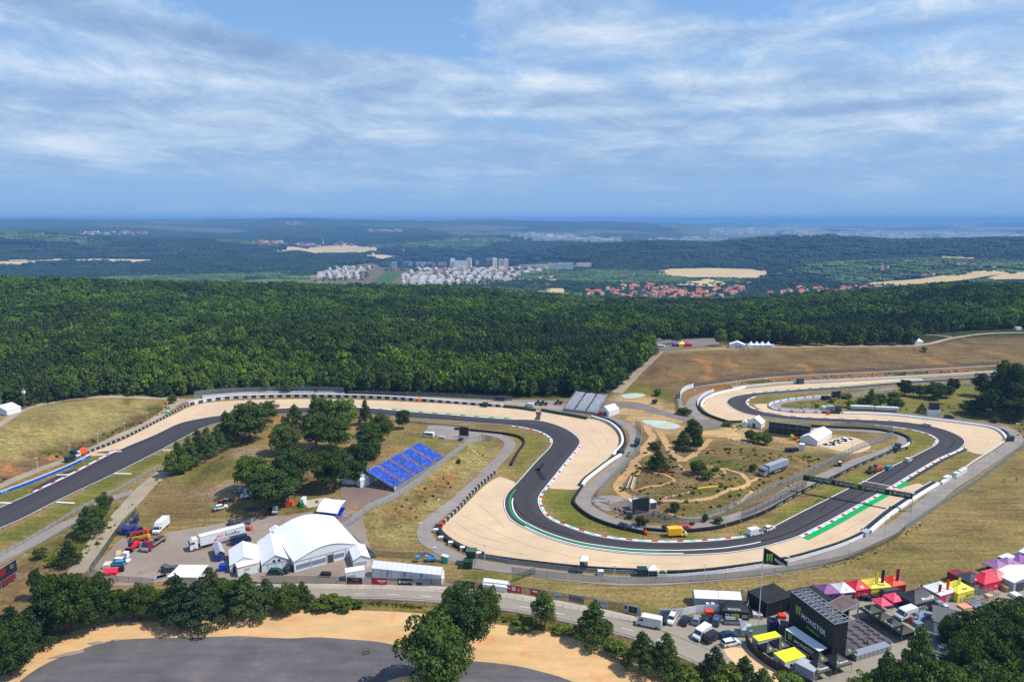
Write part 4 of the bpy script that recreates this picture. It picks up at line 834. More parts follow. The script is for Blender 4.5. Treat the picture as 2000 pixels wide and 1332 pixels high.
# far woods: patches of canopy
def patch(name,seed,n=46,size=60,m='far'):
 rs = np.random.default_rng(seed); bm_v = []; bm_f = []
 import bmesh
 ico = bmesh.new(); bmesh.ops.create_icosphere(ico,subdivisions=2,radius=1); iv = np.array([v.co[:] for v in ico.verts]); fi = np.array([[v.index for v in f.verts] for f in ico.faces]); ico.free()
 V = []; Fc = []
 for k in range(n):
  r = rs.uniform(4,7); c = np.array([rs.uniform(-size/2,size/2),rs.uniform(-size/2,size/2),rs.uniform(3,7.5)])
  vv = iv*(1+rs.uniform(-.28,.28,(len(iv),1)))*np.array([r,r,r*1.0])+c; Fc.append(fi+len(V)*len(iv)); V.append(vv)
 return np_mesh(name,np.vstack(V),np.vstack(Fc),LM[m])
pc = proto_coll('far_wood_kinds',[('a_canopy',patch('canopy_a',1)),('b_canopy',patch('canopy_b',2)),('c_canopy',patch('canopy_c',3)),('d_canopy',patch('canopy_d',4,m='valley')),('e_canopy',patch('canopy_e',5,30,m='valley'))])
keep_out = [[(430,553),(500,541),(600,548),(625,532),(680,520),(760,516),(1000,514),(1010,545),(1000,556),(900,559),(780,562),(600,560)],
   [(1100,560),(1180,552),(1330,556),(1500,550),(1560,560),(1690,560),(1790,562),(1800,572),(1600,578),(1500,583),(1420,586),(1320,588),(1180,586),(1110,575)],[(1000,512),(1160,515),(1160,524),(1000,526)],
   [(-40,520.5),(60,518),(120,513),(60,510),(-40,512.5)],[(-40,512),(100,506),(292,507),(288,514),(190,513),(20,511.5)],[(530,494),(600,484),(700,479),(745,486),(710,498),(620,499)],[(678,504),(720,497),(802,498),(762,505),(690,506)],
   [(1280,531),(1310,525.5),(1420,524),(1502,528),(1516,536),(1480,547),(1370,545),(1300,543)],[(1318,558),(1370,546),(1400,546),(1422,558),(1390,563),(1340,561)],
   [(1650,560),(1720,551),(1800,544),(1880,532),(1960,526),(1976,533),(1930,543),(1860,553),(1760,562),(1690,565)],[(1920,549),(1990,529),(2080,528),(2080,550),(1990,550)],[(1825,498),(1870,499),(1910,502),(1905,508),(1850,512),(1838,506)],[(1044,572),(1060,565),(1100,564),(1100,577),(1060,575)],
   [(490,482),(540,470),(700,476),(700,482),(600,486)],[(140,456),(280,452),(290,460),(150,462)],[(1000,477),(1000,455),(1230,462),(1230,476)],[(1270,470),(1280,448),(1400,450),(1400,472)]]
KO = [PL(k_) for k_ in keep_out]
def far_pts(sp,d0,d1):
 p = scatter(None,sp,lambda d: 1,d0,d1,46)
 for k_ in KO: p = p[~inside(p[:,0],p[:,1],k_)]
 return p
a1_ = far_pts(44,1262,3300); a2_ = far_pts(78,3300,6800)
pp = np.vstack([a1_,a2_]); s_ = np.r_[np.full(len(a1_),1.0),np.full(len(a2_),1.7)]; n_ = len(pp)
dpp = np.hypot(*pp.T); pidx = np.where(((dpp < 3050) & (vnoise(pp[:,0],pp[:,1],260,31) > .38)) | ((dpp > 4400) & (vnoise(pp[:,0],pp[:,1],700,32) > .72)),rng.integers(3,5,n_),rng.integers(0,3,n_))
print('patches',n_)
gn_scatter('far_woodland',pp,H(pp[:,0],pp[:,1])-2.0,pidx,np.c_[s_,s_,s_*.8],rng.uniform(0,6.28,n_),pc,'far woodland covering the valley sides and distant hills')

# scrub and weeds on the rough ground
sc = proto_coll('scrub_kinds',[('a_scrub',make_crown('scrub_a','bush',5,260,.2,LM['bush'],10)),('b_scrub',make_crown('scrub_b','bush',6,200,.22,leafmat('dry_scrub',srgb(128,118,62),rv=.4),9)),('c_scrub',make_crown('scrub_c','bush',8,240,.2,LM['oak'],9)),('d_scrub',make_crown('scrub_d','bush',9,240,.2,leafmat('olive_scrub',srgb(108,116,52),rv=.4),9))])
SP_ = []
for poly,n,smin,smax,sd_ in (([(1215,900),(1250,860),(1340,885),(1460,875),(1560,890),(1660,895),(1580,940),(1470,985),(1380,1010),(1300,1015),(1230,995),(1205,950)],620,.7,2.2,1),([(0,935),(100,885),(230,838),(330,790),(340,800),(225,850),(110,895),(0,945)],140,.8,2.4,2),
  ([(1380,752),(1500,742),(1700,731),(1900,722),(1900,728),(1700,738),(1500,748),(1400,758)],150,.8,2.2,3),([(740,1010),(860,930),(930,880),(960,890),(880,955),(820,1010),(760,1050)],60,.6,1.8,4),([(60,1090),(170,1040),(230,990),(260,985),(200,1060),(140,1110)],160,.7,2.0,5),
  ([(610,1178),(760,1178),(900,1190),(1010,1206),(1130,1236),(1250,1275),(1350,1310),(1330,1318),(1200,1275),(1090,1238),(960,1208),(800,1192),(640,1190)],420,.6,1.8,6),([(1500,1122),(1600,1108),(1700,1078),(1800,1020),(1810,1022),(1710,1084),(1600,1114)],90,.5,1.1,7),
  ([(1540,790),(1640,782),(1860,790),(1990,800),(1960,815),(1800,803),(1560,800)],200,.7,2.0,8),([(330,900),(450,890),(330,940),(290,990),(270,985)],90,.6,1.6,9),([(1425,835),(1440,832),(1480,850),(1450,852)],30,.6,1.5,10),([(1960,820),(2010,830),(2010,860),(1985,850)],50,.6,1.8,11),([(60,1100),(130,1110),(150,1135),(60,1150)],50,.6,1.6,12)):
 rs = np.random.default_rng(sd_); poly = PL(poly); q = []
 while len(q) < n:
  x,y = rs.uniform(poly[:,0].min(),poly[:,0].max()),rs.uniform(poly[:,1].min(),poly[:,1].max())
  if inside(np.array([x]),np.array([y]),poly)[0] and vnoise(np.array([x]),np.array([y]),9,3)[0] > .35: q.append((x,y,(smin+(smax-smin)*rs.random()**3)*.62,rs.choice(4,p=[.34,.4,.08,.18])))
 SP_ += q
SP_ = np.array(SP_); gn_scatter('scrub',SP_[:,:2],H(SP_[:,0],SP_[:,1])-.15,SP_[:,3],np.c_[SP_[:,2]*1.3,SP_[:,2]*1.3,SP_[:,2]*.8],rng.uniform(0,6.28,len(SP_)),sc,'low scrub and weeds on banks, verges and motocross land')
# ================================================================ builder
class MB:
 def __init__(s): s.v = []; s.f = []
 def add(s,v,f): o = len(s.v); s.v += [tuple(p) for p in v]; s.f += [tuple(o+i for i in q) for q in f]; return s
 def hexa(s,p): return s.add(p,[(0,3,2,1),(4,5,6,7),(0,1,5,4),(1,2,6,5),(2,3,7,6),(3,0,4,7)])
 def box(s,x0,x1,y0,y1,z0,z1): return s.hexa([(x0,y0,z0),(x1,y0,z0),(x1,y1,z0),(x0,y1,z0),(x0,y0,z1),(x1,y0,z1),(x1,y1,z1),(x0,y1,z1)])
 def fr(s,b,t,z0,z1):   # frustum between rects (x0,x1,y0,y1)
  return s.hexa([(b[0],b[2],z0),(b[1],b[2],z0),(b[1],b[3],z0),(b[0],b[3],z0),(t[0],t[2],z1),(t[1],t[2],z1),(t[1],t[3],z1),(t[0],t[3],z1)])
 def prism(s,poly,y0,y1):   # polygon in x,z extruded along y
  n = len(poly); v = [(x,y0,z) for x,z in poly]+[(x,y1,z) for x,z in poly]
  return s.add(v,[tuple(range(n)),tuple(range(2*n-1,n-1,-1))]+[(i,n+i,n+(i+1) % n,(i+1) % n) for i in range(n)])
 def prismx(s,poly,x0,x1):  # polygon in y,z extruded along x
  n = len(poly); v = [(x0,y,z) for y,z in poly]+[(x1,y,z) for y,z in poly]
  return s.add(v,[tuple(range(n-1,-1,-1)),tuple(range(n,2*n))]+[((i+1) % n,n+(i+1) % n,n+i,i) for i in range(n)])
 def tube(s,p,q,r,n=5,r2=None):
  p,q = Vector(p),Vector(q); d = (q-p).normalized(); a = d.orthogonal().normalized(); b = d.cross(a); r2 = r if r2 is None else r2; v = []
  for c,rr in ((p,r),(q,r2)):
   for i in range(n): t = 2*math.pi*i/n; v.append(c+(a*math.cos(t)+b*math.sin(t))*rr)
  return s.add(v,[tuple(range(n-1,-1,-1)),tuple(range(n,2*n))]+[(i,(i+1) % n,n+(i+1) % n,n+i) for i in range(n)])
 def bar(s,p,q,w): return s.tube(p,q,w*.7,4)
 def build(s,name,m,parent=None,sm=False): return mesh_obj(name,s.v,s.f,m,parent,sm)
def empty(name,loc,rz=0.0,label=None,cat=None,group=None):
 e = bpy.data.objects.new(name,None); col.objects.link(e); e.location = loc; e.rotation_euler = (0,0,rz); return tag(e,label,cat,group)
def inst(o,parent,loc=None,rz=None,name=None):
 c = o.copy(); col.objects.link(c); c.parent = parent
 if loc is not None: c.location = loc
 if rz is not None: c.rotation_euler = (0,0,rz)
 if name: c.name = name
 return c
TXT = {}
def text(s,size,loc,rot,m,parent,name='lettering',align='CENTER',ext=.01,sx=1.0):
 key = (s,size,align,ext,m.name)
 if key not in TXT:
  c = bpy.data.curves.new(name,'FONT'); c.body = s; c.size = size; c.align_x = align; c.align_y = 'CENTER'; c.extrude = ext; c.resolution_u = 2; c.offset = size*.004
  q = bpy.data.objects.new(name,c); me = bpy.data.meshes.new_from_object(q); bpy.data.objects.remove(q); bpy.data.curves.remove(c); me.materials.clear(); me.materials.append(m); TXT[key] = me
 o = bpy.data.objects.new(name,TXT[key]); col.objects.link(o); o.parent = parent; o.location = loc; o.rotation_euler = rot; o.scale = (sx,1,1); return o
g_ = lambda n,c,**k: mat(n,srgb(*c),**k)
C = dict(white=mat('white_fabric',(.80,.80,.80),.6,var=.03),wpaint=mat('white_paint',(.72,.73,.74),.35,var=.04),grey=g_('grey_steel',(150,152,155),rough=.5,metal=.3),dgrey=g_('dark_grey',(66,68,74),rough=.6),black=mat('black_fabric',(.012,.012,.014),.6,var=.1),
   blk=mat('black_rubber',(.018,.018,.02),.8,var=.25,vscale=2),green=g_('dark_green_paint',(22,66,44)),red=g_('red_fabric',(216,28,58)),redo=g_('orange_red',(228,62,26)),orange=g_('orange_plastic',(236,88,36)),yellow=g_('yellow_fabric',(244,226,70)),lime=mat('lime_roof',(.80,.88,.02),.5,var=.03),
   vyel=g_('van_yellow',(246,184,16),rough=.35),blue=g_('seat_blue',(14,62,186),rough=.45,var=.12,vscale=1.5),dblue=g_('navy_blue',(22,34,72),rough=.35),lblue=g_('light_blue_paint',(70,140,186),rough=.35),purple=g_('purple_fabric',(124,76,140)),pink=g_('pink_fabric',(238,70,104)),salmon=g_('salmon_fabric',(250,120,122)),
   glass=mat('window_glass',(.02,.03,.045),.12,spec=.8),silver=g_('silver_paint',(158,162,168),rough=.35,metal=.3),cblack=mat('black_car_paint',(.012,.014,.02),.25,spec=.7),cgrey=g_('steel_blue_paint',(84,98,122),rough=.35,metal=.2),tyre=mat('tyre',(.015,.015,.015),.85),hub=g_('wheel_hub',(150,150,150),metal=.5),
   roof=g_('grey_roof',(92,92,90),rough=.8),tgreen=g_('dark_teal',(18,72,62),rough=.4),teal=g_('teal_plastic',(34,170,150)),dkred=g_('dark_red',(130,20,40),rough=.4),brown=g_('brown_mud',(92,66,52)),wood=g_('pale_wood',(206,172,124)),shade=g_('shade_grey',(168,172,180)),mgreen=mat('claw_green',(.35,.62,.05),.5),sand_=g_('cream',(214,200,176)),
   conc=g_('kerb_concrete',(188,182,172)),skin=g_('skin',(196,148,120)),jeans=g_('dark_trousers',(40,44,58)),screen=mat('dark_screen',(.02,.022,.026),.35),amber=g_('machine_yellow',(240,160,16),rough=.4),bluetr=g_('trailer_blue',(18,60,170),rough=.4),stair=g_('stair_boards',(190,130,104)),boards=g_('stage_boards',(70,64,68),var=.2))
def netmat(name,c,a): return mat(name,srgb(*c),.7,alpha=a)
N_grey = netmat('fence_mesh_grey',(150,155,152),.30); N_dark = netmat('fence_mesh_dark',(50,54,56),.22); N_green = netmat('fence_mesh_green',(60,96,66),.30); N_black = netmat('shade_net_black',(14,15,16),.90); N_white = netmat('shade_net_white',(226,228,230),.80)
def sweep(name,line,prof,m,parent=None,off=0.0,origin=None,uvscale=1):
 """closed profile [(side offset, height)] carried along a world line; side + = left"""
 org = origin if origin is not None else Vector((0,0,0)); v = []; uv = []; n = len(prof); cols_ = [offset_line(line,p[0]) for p in prof]; s = np.r_[0,np.cumsum(np.hypot(*np.diff(line,axis=0).T))]
 zb = H(line[:,0],line[:,1])+off
 for i in range(len(line)):
  for k in range(n): v.append((cols_[k][i][0]-org.x,cols_[k][i][1]-org.y,zb[i]+prof[k][1]-org.z)); uv.append((s[i],k/n))
 f = [(i*n+k,i*n+(k+1) % n,(i+1)*n+(k+1) % n,(i+1)*n+k) for i in range(len(line)-1) for k in range(n)]
 f += [tuple(range(n-1,-1,-1)),tuple(range((len(line)-1)*n,len(line)*n))]
 o = mesh_obj(name,v,f,m,parent,uv=uv)
 return o
def thing_at_line(name,line,label,cat,group=None):
 p = line[len(line)//2]; z = float(H(p[0],p[1])); o = Vector((p[0],p[1],z)); return empty(name,o,0,label,cat,group),o
R4 = lambda w,h,z=0: [(w,z),(w,z+h),(-w,z+h),(-w,z)]
POSTS = {}
def post_proto(h,r,m):
 k = (h,r,m.name)
 if k not in POSTS:
  me = MB().tube((0,0,-.1),(0,0,h),r,5); o = mesh_obj('post',me.v,me.f,m); POSTS[k] = o.data; bpy.data.objects.remove(o)
 return POSTS[k]
def posts(line,step,h,r,m,parent,org,off=0.0,lim=98):
 s = resample(line,max(step,arcs(line)[-1]/lim))
 if off: s = offset_line(s,off)
 for p in s:
  o = bpy.data.objects.new('post',post_proto(h,r,m)); col.objects.link(o); o.parent = parent; o.location = (p[0]-org.x,p[1]-org.y,float(H(p[0],p[1]))-org.z)
def fence(pts,h,label,net=N_grey,pm=None,step=4,r=.06,group='wire fences round the circuit',rail=True):
 line = lin_px(pts,2.5); e,org = thing_at_line('wire_fence',line,label,'fence',group)
 sweep('mesh_panel',line,[(.012,.05),(.012,h),(-.012,h),(-.012,.05)],net,e,0,org); posts(line,step,h+.15,r,pm or C['grey'],e,org)
 if rail: sweep('top_rail',line,[(.05,h),(.05,h+.08),(-.05,h+.08),(-.05,h)],pm or C['grey'],e,0,org)
 return e
def guardrail(pts,label,n=2,h0=.45,m=None,step=4,group='steel guard rails beside the track',back=0):
 line = lin_px(pts,2.5); e,org = thing_at_line('guard_rail',line,label,'guard rail',group)
 for k in range(n): z = h0+k*.42; sweep('rail',line,[(.05,z),(.09,z+.08),(.05,z+.16),(.09,z+.24),(.05,z+.32),(0,z+.32),(0,z)],m or C['grey'],e,0,org)
 posts(line,step,h0+n*.42,.07,m or C['grey'],e,org,-.08); return e
def barrier(name,pts,prof,m,label,cat='barrier',group=None,extra=(),step=2.0):
 line = lin_px(pts,step)
 if not extra: o = sweep(name,line,prof,m); return tag(o,label,cat,group)
 e,org = thing_at_line(name,line,label,cat,group); sweep('barrier_body',line,prof,m,e,0,org)
 for nm,pr,mm in extra: sweep(nm,line,pr,mm,e,0,org)
 return e
def stripes(name,cols_,per,rough=.6): return stripe_mat(name,cols_,per)
BK = (.012,.012,.014); WW = (.75,.75,.75)
M_bw = stripes('black_white_panels',[(.03,.03,.034),(.03,.03,.034),(.03,.03,.034),(.42,.42,.43)],.75); M_bw2 = stripes('white_black_sponsor_panels',[(.5,.5,.52),BK,(.1,.1,.12),BK,WW,WW],.8); M_wcell = stripes('white_air_fence_cells',[WW,WW,WW,WW,WW,WW,WW,WW,WW,(.68,.68,.69)],.5)
AIR = [(.6,0),(.65,.5),(.55,.95),(.25,1.12),(-.25,1.12),(-.55,.95),(-.65,.5),(-.6,0)]
TW = [(.6,0),(.62,.5),(.55,1.05),(-.55,1.05),(-.62,.5),(-.6,0)]
# upper barriers
barrier('tyre_barrier',[(166,888),(200,873.5),(250,852.5),(312,821),(350,800),(366,793)],R4(.4,1.0),M_bw,'long black tyre barrier with white panels along the left gravel trap')
barrier('sponsor_barrier',[(368,792),(412,783),(450,779),(500,777),(575,775.5),(675,776.5),(750,779),(814,783)],R4(.5,1.7),M_bw2,'white and black sponsor barrier behind the long gravel trap',extra=(('white_top',R4(.62,.3,1.7),C['wpaint']),))
barrier('sponsor_barrier',[(823,783),(875,787),(962,793.5),(983,795.5)],R4(.5,1.5),M_bw2,'shorter white and black sponsor barrier ending at the green wall',extra=(('white_top',R4(.62,.25,1.5),C['wpaint']),))
tag(sweep('orange_block',lin_px([(814,783.5),(818,784)],1),R4(.6,1.5),C['orange']),'orange block at the end of the long sponsor barrier','barrier block')
barrier('spectator_terrace',[(395,779),(450,774),(500,771),(580,770.5),(672,772)],[(2.0,0),(2.0,1.6),(1.0,1.6),(1.0,1.1),(0,1.1),(0,.6),(-1,.6),(-1,0)],C['conc'],'pale stepped terrace behind the sponsor barrier','terrace')
fence([(380,779),(430,773),(500,770),(580,768),(672,770.5)],4.2,'tall grey debris fence at the back of the pale terrace',netmat('debris_net',(140,144,146),.42),step=4)
fence([(680,771),(750,773.5),(850,776),(950,781),(1000,783)],2.6,'lower grey fence along the forest behind the gravel trap',netmat('debris_net2',(120,124,122),.35),step=5)
barrier('green_wall',[(984,796),(1015,799),(1046,803.5)],R4(.6,1.4),C['green'],'dark green barrier wall left of the black spill patch')
barrier('green_wall',[(1058,803),(1085,808),(1120,814),(1146,819)],R4(.6,1.4),C['green'],'dark green barrier wall right of the black spill patch')
sheet('oil_patch',cat_px([(1046,804),(1058,804.5),(1055,813),(1055,821),(1043,821),(1048,812)]),M_apron,.11,6,'black sealed escape strip crossing the gravel trap')
# S bend air fences
barrier('air_fence',[(1156,815),(1187,825),(1205,838),(1214,852),(1215,868),(1205,881),(1197,891)],AIR,M_wcell,'white inflatable air fence round the bend of the middle gravel trap',group='white air fences')
barrier('tyre_wall',[(1158,812.5),(1190,822),(1209,835),(1219,852),(1220,868),(1212,880),(1206,886)],TW,C['blk'],'black tyre wall behind the inflatable fence of the middle trap',group='black tyre walls')
barrier('air_fence',[(1212,890),(1190,904),(1165,923),(1146,938),(1137,950)],AIR,M_wcell,'white inflatable fence running down the middle trap to the marshal gap',group='white air fences',extra=(('black_belt',[(-.8,.05),(-.8,.9),(-1.5,.9),(-1.5,.05)],C['blk']),))
SP = [(.3,0),(.3,1.15),(-.3,1.15),(-.3,0)]
def ad_barrier(pts,label,word,step_m,size=.75,side=1):
 line = lin_px(pts,2); e,org = thing_at_line('advert_barrier',line,label,'barrier','black advert barriers inside the track'); sweep('barrier_body',line,SP,C['black'],e,0,org)
 q = resample(line,step_m); t = np.gradient(q,axis=0)
 for i in range(len(q)-1):
  p = (q[i]+q[i+1])/2; d = q[i+1]-q[i]; d = d/np.hypot(*d)*side; a = math.atan2(d[1],d[0]); nrm = np.array([d[1],-d[0]])*.315
  z = float(H(p[0],p[1])); text(word,size,(p[0]+nrm[0]-org.x,p[1]+nrm[1]-org.y,z+.6-org.z),(math.pi/2,0,a),C['wpaint'],e,sx=.9)
  mb = MB(); 
  for k in range(3): mb.box(-.05+k*.16-step_m*.42,.05+k*.16-step_m*.42,0,.01,-.35,.4)
  o = mb.build('claw_mark',C['mgreen'],e); o.location = (p[0]+nrm[0]*1.03-org.x,p[1]+nrm[1]*1.03-org.y,z+.6-org.z); o.rotation_euler = (0,0,a)
 return e
ad_barrier([(1137,952),(1122,975),(1123,988),(1150,1010),(1187,1026),(1225,1036),(1260,1043)],'black barrier curving below the infield screen to the orange end','MONSTER',7.5,side=1)
ad_barrier([(1257,1036),(1303,1040),(1335,1040),(1362,1038),(1400,1033),(1437,1023),(1475,1010),(1500,999),(1540,977),(1562,965),(1590,951),(1627,935),(1665,916),(1700,901),(1740,885),(1772,877)],'long black barrier with white words along the inside of the straight','MONSTER',7.0)
tag(sweep('orange_block',lin_px([(1259,1043.5),(1265,1045)],1),R4(.5,1.2),C['redo']),'red orange barrel block closing the black barrier near the yellow van','barrier block')
fence([(1241,833),(1251,837),(1251,872),(1246,884),(1225,908),(1200,932),(1175,964),(1166,978)],3.0,'wire fence between the service road and the motocross land',step=3.5)
fence([(1240,1012),(1270,1017),(1300,1022),(1335,1024),(1375,1018),(1400,1010),(1440,992),(1480,973),(1500,964),(1560,937),(1600,918),(1650,892),(1690,874),(1735,860),(1744,851),(1735,844),(1690,838),(1620,836)],2.9,'long wire fence with pale posts round the motocross land',step=4)
fence([(1448,1012),(1478,1000),(1500,990),(1540,969),(1575,950)],3.2,'row of dark fence posts just behind the black advert barrier',N_dark,C['dgrey'],step=4)
# right hairpin
barrier('tyre_wall',[(1562,832),(1625,836),(1675,838),(1725,842),(1757,849),(1775,857),(1777,866)],TW,C['blk'],'black tyre wall along the inside of the right hairpin',group='black tyre walls')
barrier('low_wall',[(1776,867),(1769,873),(1760,878)],R4(.3,1.0),C['wpaint'],'short white wall at the end of the inner tyre wall','barrier')
barrier('air_fence',[(1646,808),(1700,809.5),(1750,812.5),(1825,821),(1875,827),(1925,834),(1948,841),(1960,850),(1966,860)],AIR,M_wcell,'long white inflatable fence outside the right hairpin gravel',group='white air fences')
barrier('tyre_wall',[(1955,841),(1966,848),(1971,860)],TW,C['blk'],'short black tyre wall behind the end of the long white fence',group='black tyre walls')
guardrail([(1962,863),(1937,881),(1900,904),(1872,926),(1868,936)],'white guard rail beside the service road at the right hairpin exit',2,.2,C['wpaint'],3)
barrier('air_fence',[(1856,933),(1846,940),(1838,946)],AIR,M_wcell,'short white inflatable fence by the white marshal boxes',group='white air fences')
barrier('air_fence',[(1832,947),(1805,963),(1777,981),(1740,1006),(1699,1040)],AIR,M_wcell,'thick white inflatable fence under the right leg of the gantry',group='white air fences',extra=(('black_belt',[(.85,.05),(.85,1.0),(1.9,1.0),(1.9,.05)],C['blk']),('white_rail',[(2.0,.1),(2.0,.95),(2.15,.95),(2.15,.1)],C['wpaint'])) if False else (('black_belt',[(-.85,.05),(-.85,1.0),(-1.9,1.0),(-1.9,.05)],C['blk']),('white_rail',[(-2.3,.1),(-2.3,1.0),(-2.45,1.0),(-2.45,.1)],C['wpaint'])) )
barrier('tyre_wall',[(1688,1042),(1650,1060),(1600,1077),(1550,1091),(1500,1101),(1475,1105),(1400,1115),(1325,1121),(1303,1121)],[(.4,0),(.42,.5),(.35,1.1),(-.35,1.1),(-.42,.5),(-.4,0)],C['blk'],'long black tyre wall along the outer edge of the bottom gravel trap',group='black tyre walls')
guardrail([(1690,1047),(1650,1065),(1600,1082),(1550,1096),(1500,1106),(1475,1110),(1400,1121),(1325,1128),(1285,1129)],'pale guard rail beside the service road from the marshal gap to the green hut',3,.1,C['wpaint'],3)
barrier('tyre_wall',[(1280,1118),(1200,1115),(1125,1110),(1050,1102),(1000,1096),(945,1088)],[(.35,0),(.35,1.0),(-.35,1.0),(-.35,0)],C['blk'],'thin black tyre wall below the bottom gravel trap',group='black tyre walls')
guardrail([(1280,1123),(1200,1120),(1125,1115),(1050,1107),(1000,1100.5),(935,1090)],'grey guard rail below the bottom gravel trap left of the green hut',3,.1,C['grey'],3)
barrier('tyre_wall',[(943,1086),(915,1077),(885,1063),(865,1048),(856,1037),(854,1029)],[(.8,0),(.8,1.1),(-.8,1.1),(-.8,0)],C['blk'],'thick black tyre wall at the left end of the bottom gravel trap',group='black tyre walls')
barrier('tyre_barrier',[(863,1027),(890,1001),(930,957),(968,924)],R4(.35,1.25),M_bw,'black barrier with white panels along the left side of the bottom trap')
tag(sweep('orange_block',lin_px([(861,1029),(864,1026)],1),R4(.5,1.2),C['redo']),'red orange marker block at the foot of the panelled barrier','barrier block')
# left straight
guardrail([(-40,1108),(0,1088),(50,1060),(100,1030),(125,1014),(175,986),(212,968),(250,948),(300,920),(318,911)],'double height steel guard rail beside the left straight',3,.15,C['silver'],3)
guardrail([(-40,1128),(0,1107),(50,1081),(100,1052),(160,1020)],'outer steel guard rail on white posts behind the narrow road',1,.55,C['silver'],5)
M_bluead = stripes('blue_advert_board',[(.03,.12,.55),(.03,.12,.55),(.03,.12,.55),(.60,.66,.8)],.55)
e = barrier('advert_board',[(-30,976),(0,966),(60,944),(130,915),(176,893)],R4(.25,1.25),g_('advert_blue',(22,84,186),rough=.5),'bright blue advertising board along the left straight','advert board',extra=(('white_line',[(.26,1.15),(.26,1.28),(-.26,1.28),(-.26,1.15)],C['wpaint']),))
org = e.location; L = resample(lin_px([(-10,970),(0,966),(60,944),(130,915),(174,894)],2),7)
for i in range(len(L)-1):
 p = (L[i]+L[i+1])/2; d = L[i+1]-L[i]; a = math.atan2(d[1],d[0]); text('MICHELIN',.6,(p[0]+math.sin(a)*.27-org.x,p[1]-math.cos(a)*.27-org.y,float(H(*p))+.6-org.z),(math.pi/2,0,a),C['wpaint'],e,sx=1.0)
# inside the back bend
guardrail([(752,824),(800,826),(830,829),(870,832),(907,836)],'guard rail inside the back bend left of the video screen',2,.3,C['grey'],4)
barrier('tyre_wall',[(888,839),(930,843),(970,847),(1000,851),(1018,857),(1024,866),(1013,882),(1003,900),(998,910)],R4(.35,1.1),C['blk'],'black tyre wall inside the first part of the S bend',group='black tyre walls')
fence([(665,1036),(700,1012),(780,968),(850,918),(885,890),(905,876),(935,862),(960,862)],2.3,'grey fence along the top of the bank below the blue grandstand',netmat('bank_net',(170,174,178),.45),step=3)
fence([(665,1038),(690,1056),(715,1078),(740,1086),(790,1090),(830,1090)],2.0,'light fence behind the marquees at the foot of the bank',N_dark,step=4)
# far hairpin
barrier('air_fence',[(1455,758),(1430,763),(1400,770),(1380,779),(1371,789),(1370,798)],AIR,M_wcell,'white inflatable fence round the far left hairpin',group='white air fences')
barrier('tyre_wall',[(1364,790),(1366,798),(1376,808),(1396,817),(1421,825)],TW,C['blk'],'black tyre wall closing the far hairpin gravel',group='black tyre walls')
barrier('low_wall',[(1394,764),(1376,772),(1364,784),(1363,795)],R4(.25,1.3),C['wpaint'],'outer white wall behind the far hairpin fence','barrier')
barrier('low_wall',[(1430,760),(1475,755),(1535,750),(1640,744.5),(1790,737),(1860,733),(1952,727)],R4(.3,1.4),C['wpaint'],'long white wall above the far straight','barrier')
e = barrier('advert_board',[(1328,779),(1331,770),(1340,763),(1354,758.5)],[(.1,.3),(.1,3.0),(-.1,3.0),(-.1,.3)],C['wpaint'],'tall white advertising board curving at the foot of the striped slope','advert board')
barrier('low_wall',[(1640,774),(1600,776),(1550,781),(1515,787),(1502,793),(1512,801),(1545,805),(1604,808)],R4(.3,1.2),stripes('white_blue_panels',[WW,WW,WW,(.25,.35,.6)],1.5),'white panelled barrier looping inside the far hairpin','barrier')
barrier('green_wall',[(1604,807.5),(1640,808.5)],R4(.4,1.2),C['green'],'green barrier between the white loop and the long air fence')
tag(sweep('orange_block',lin_px([(1614,810),(1620,810.3)],1),R4(.5,1.1),C['orange']),'orange block in front of the green barrier at the far hairpin','barrier block')
guardrail([(1640,775),(1700,768),(1760,762),(1830,757),(1900,752)],'guard rail along the inside of the far straight',2,.3,C['silver'],6)
barrier('tyre_wall',[(1421,825),(1445,825),(1475,822)],R4(.4,1.0),C['green'],'dark green tyre wall beside the small white tent',group='black tyre walls')
fence([(1326,800),(1325,775),(1332,766),(1352,757),(1420,746),(1500,737),(1600,731),(1750,723),(1950,713)],2.6,'thin fence following the foot of the far brown slope',N_dark,step=7)
# main road
RR = [(a,b+1) for a,b in RT]
line = lin_px(RT,3); e,org = thing_at_line('road_railing',line,'low pale railing between pavement and main road','railing')
for z in (.5,1.0): sweep('rail',line,[(.03,z),(.03,z+.07),(-.03,z+.07),(-.03,z)],C['conc'],e,0,org)
posts(line,2.2,1.05,.05,C['conc'],e,org)
fence([(510,1139),(612,1139),(680,1141),(750,1142),(890,1146),(1000,1157),(1112,1175),(1185,1187),(1250,1201)],2.2,'wire fence behind the pavement carrying the advert banners',N_dark,step=5)
fence([(612,1180),(750,1180),(875,1188),(1000,1204),(1085,1220),(1225,1254),(1312,1286),(1362,1309),(1390,1325)],1.9,'thin dark fence below the main road',N_dark,C['dgrey'],step=5,r=.05)
fence([(1767,1036),(1795,1017),(1825,997),(1870,968),(1900,949),(1930,927),(1962,903),(2000,873),(2050,840)],2.2,'grey fence along the right hand field beside the service road',netmat('field_net',(140,148,142),.42),step=4)
fence([(1767,1036),(1750,1052),(1712,1070),(1660,1092),(1600,1106),(1537,1118),(1475,1126),(1400,1133),(1300,1139),(1175,1138),(1050,1126),(1000,1120)],2.0,'fence along the outside of the bottom service road',N_dark,step=5)
fence([(1000,1137),(1020,1130),(1045,1121)],2.2,'short green fence joining the banners to the service road',N_green,step=3)
fence([(266,1001),(238,1031),(213,1066),(190,1100),(176,1119)],2.0,'green mesh fence between the dirt road and the yard',N_green,C['green'],step=3)
fence([(176,1119),(200,1128),(224,1136),(262,1138),(300,1142)],1.8,'fence closing the yard towards the road',N_dark,step=4)
fence([(1190,986),(1168,978),(1160,985)],1.5,'short fence at the corner of the motocross land',N_grey,step=2.5)
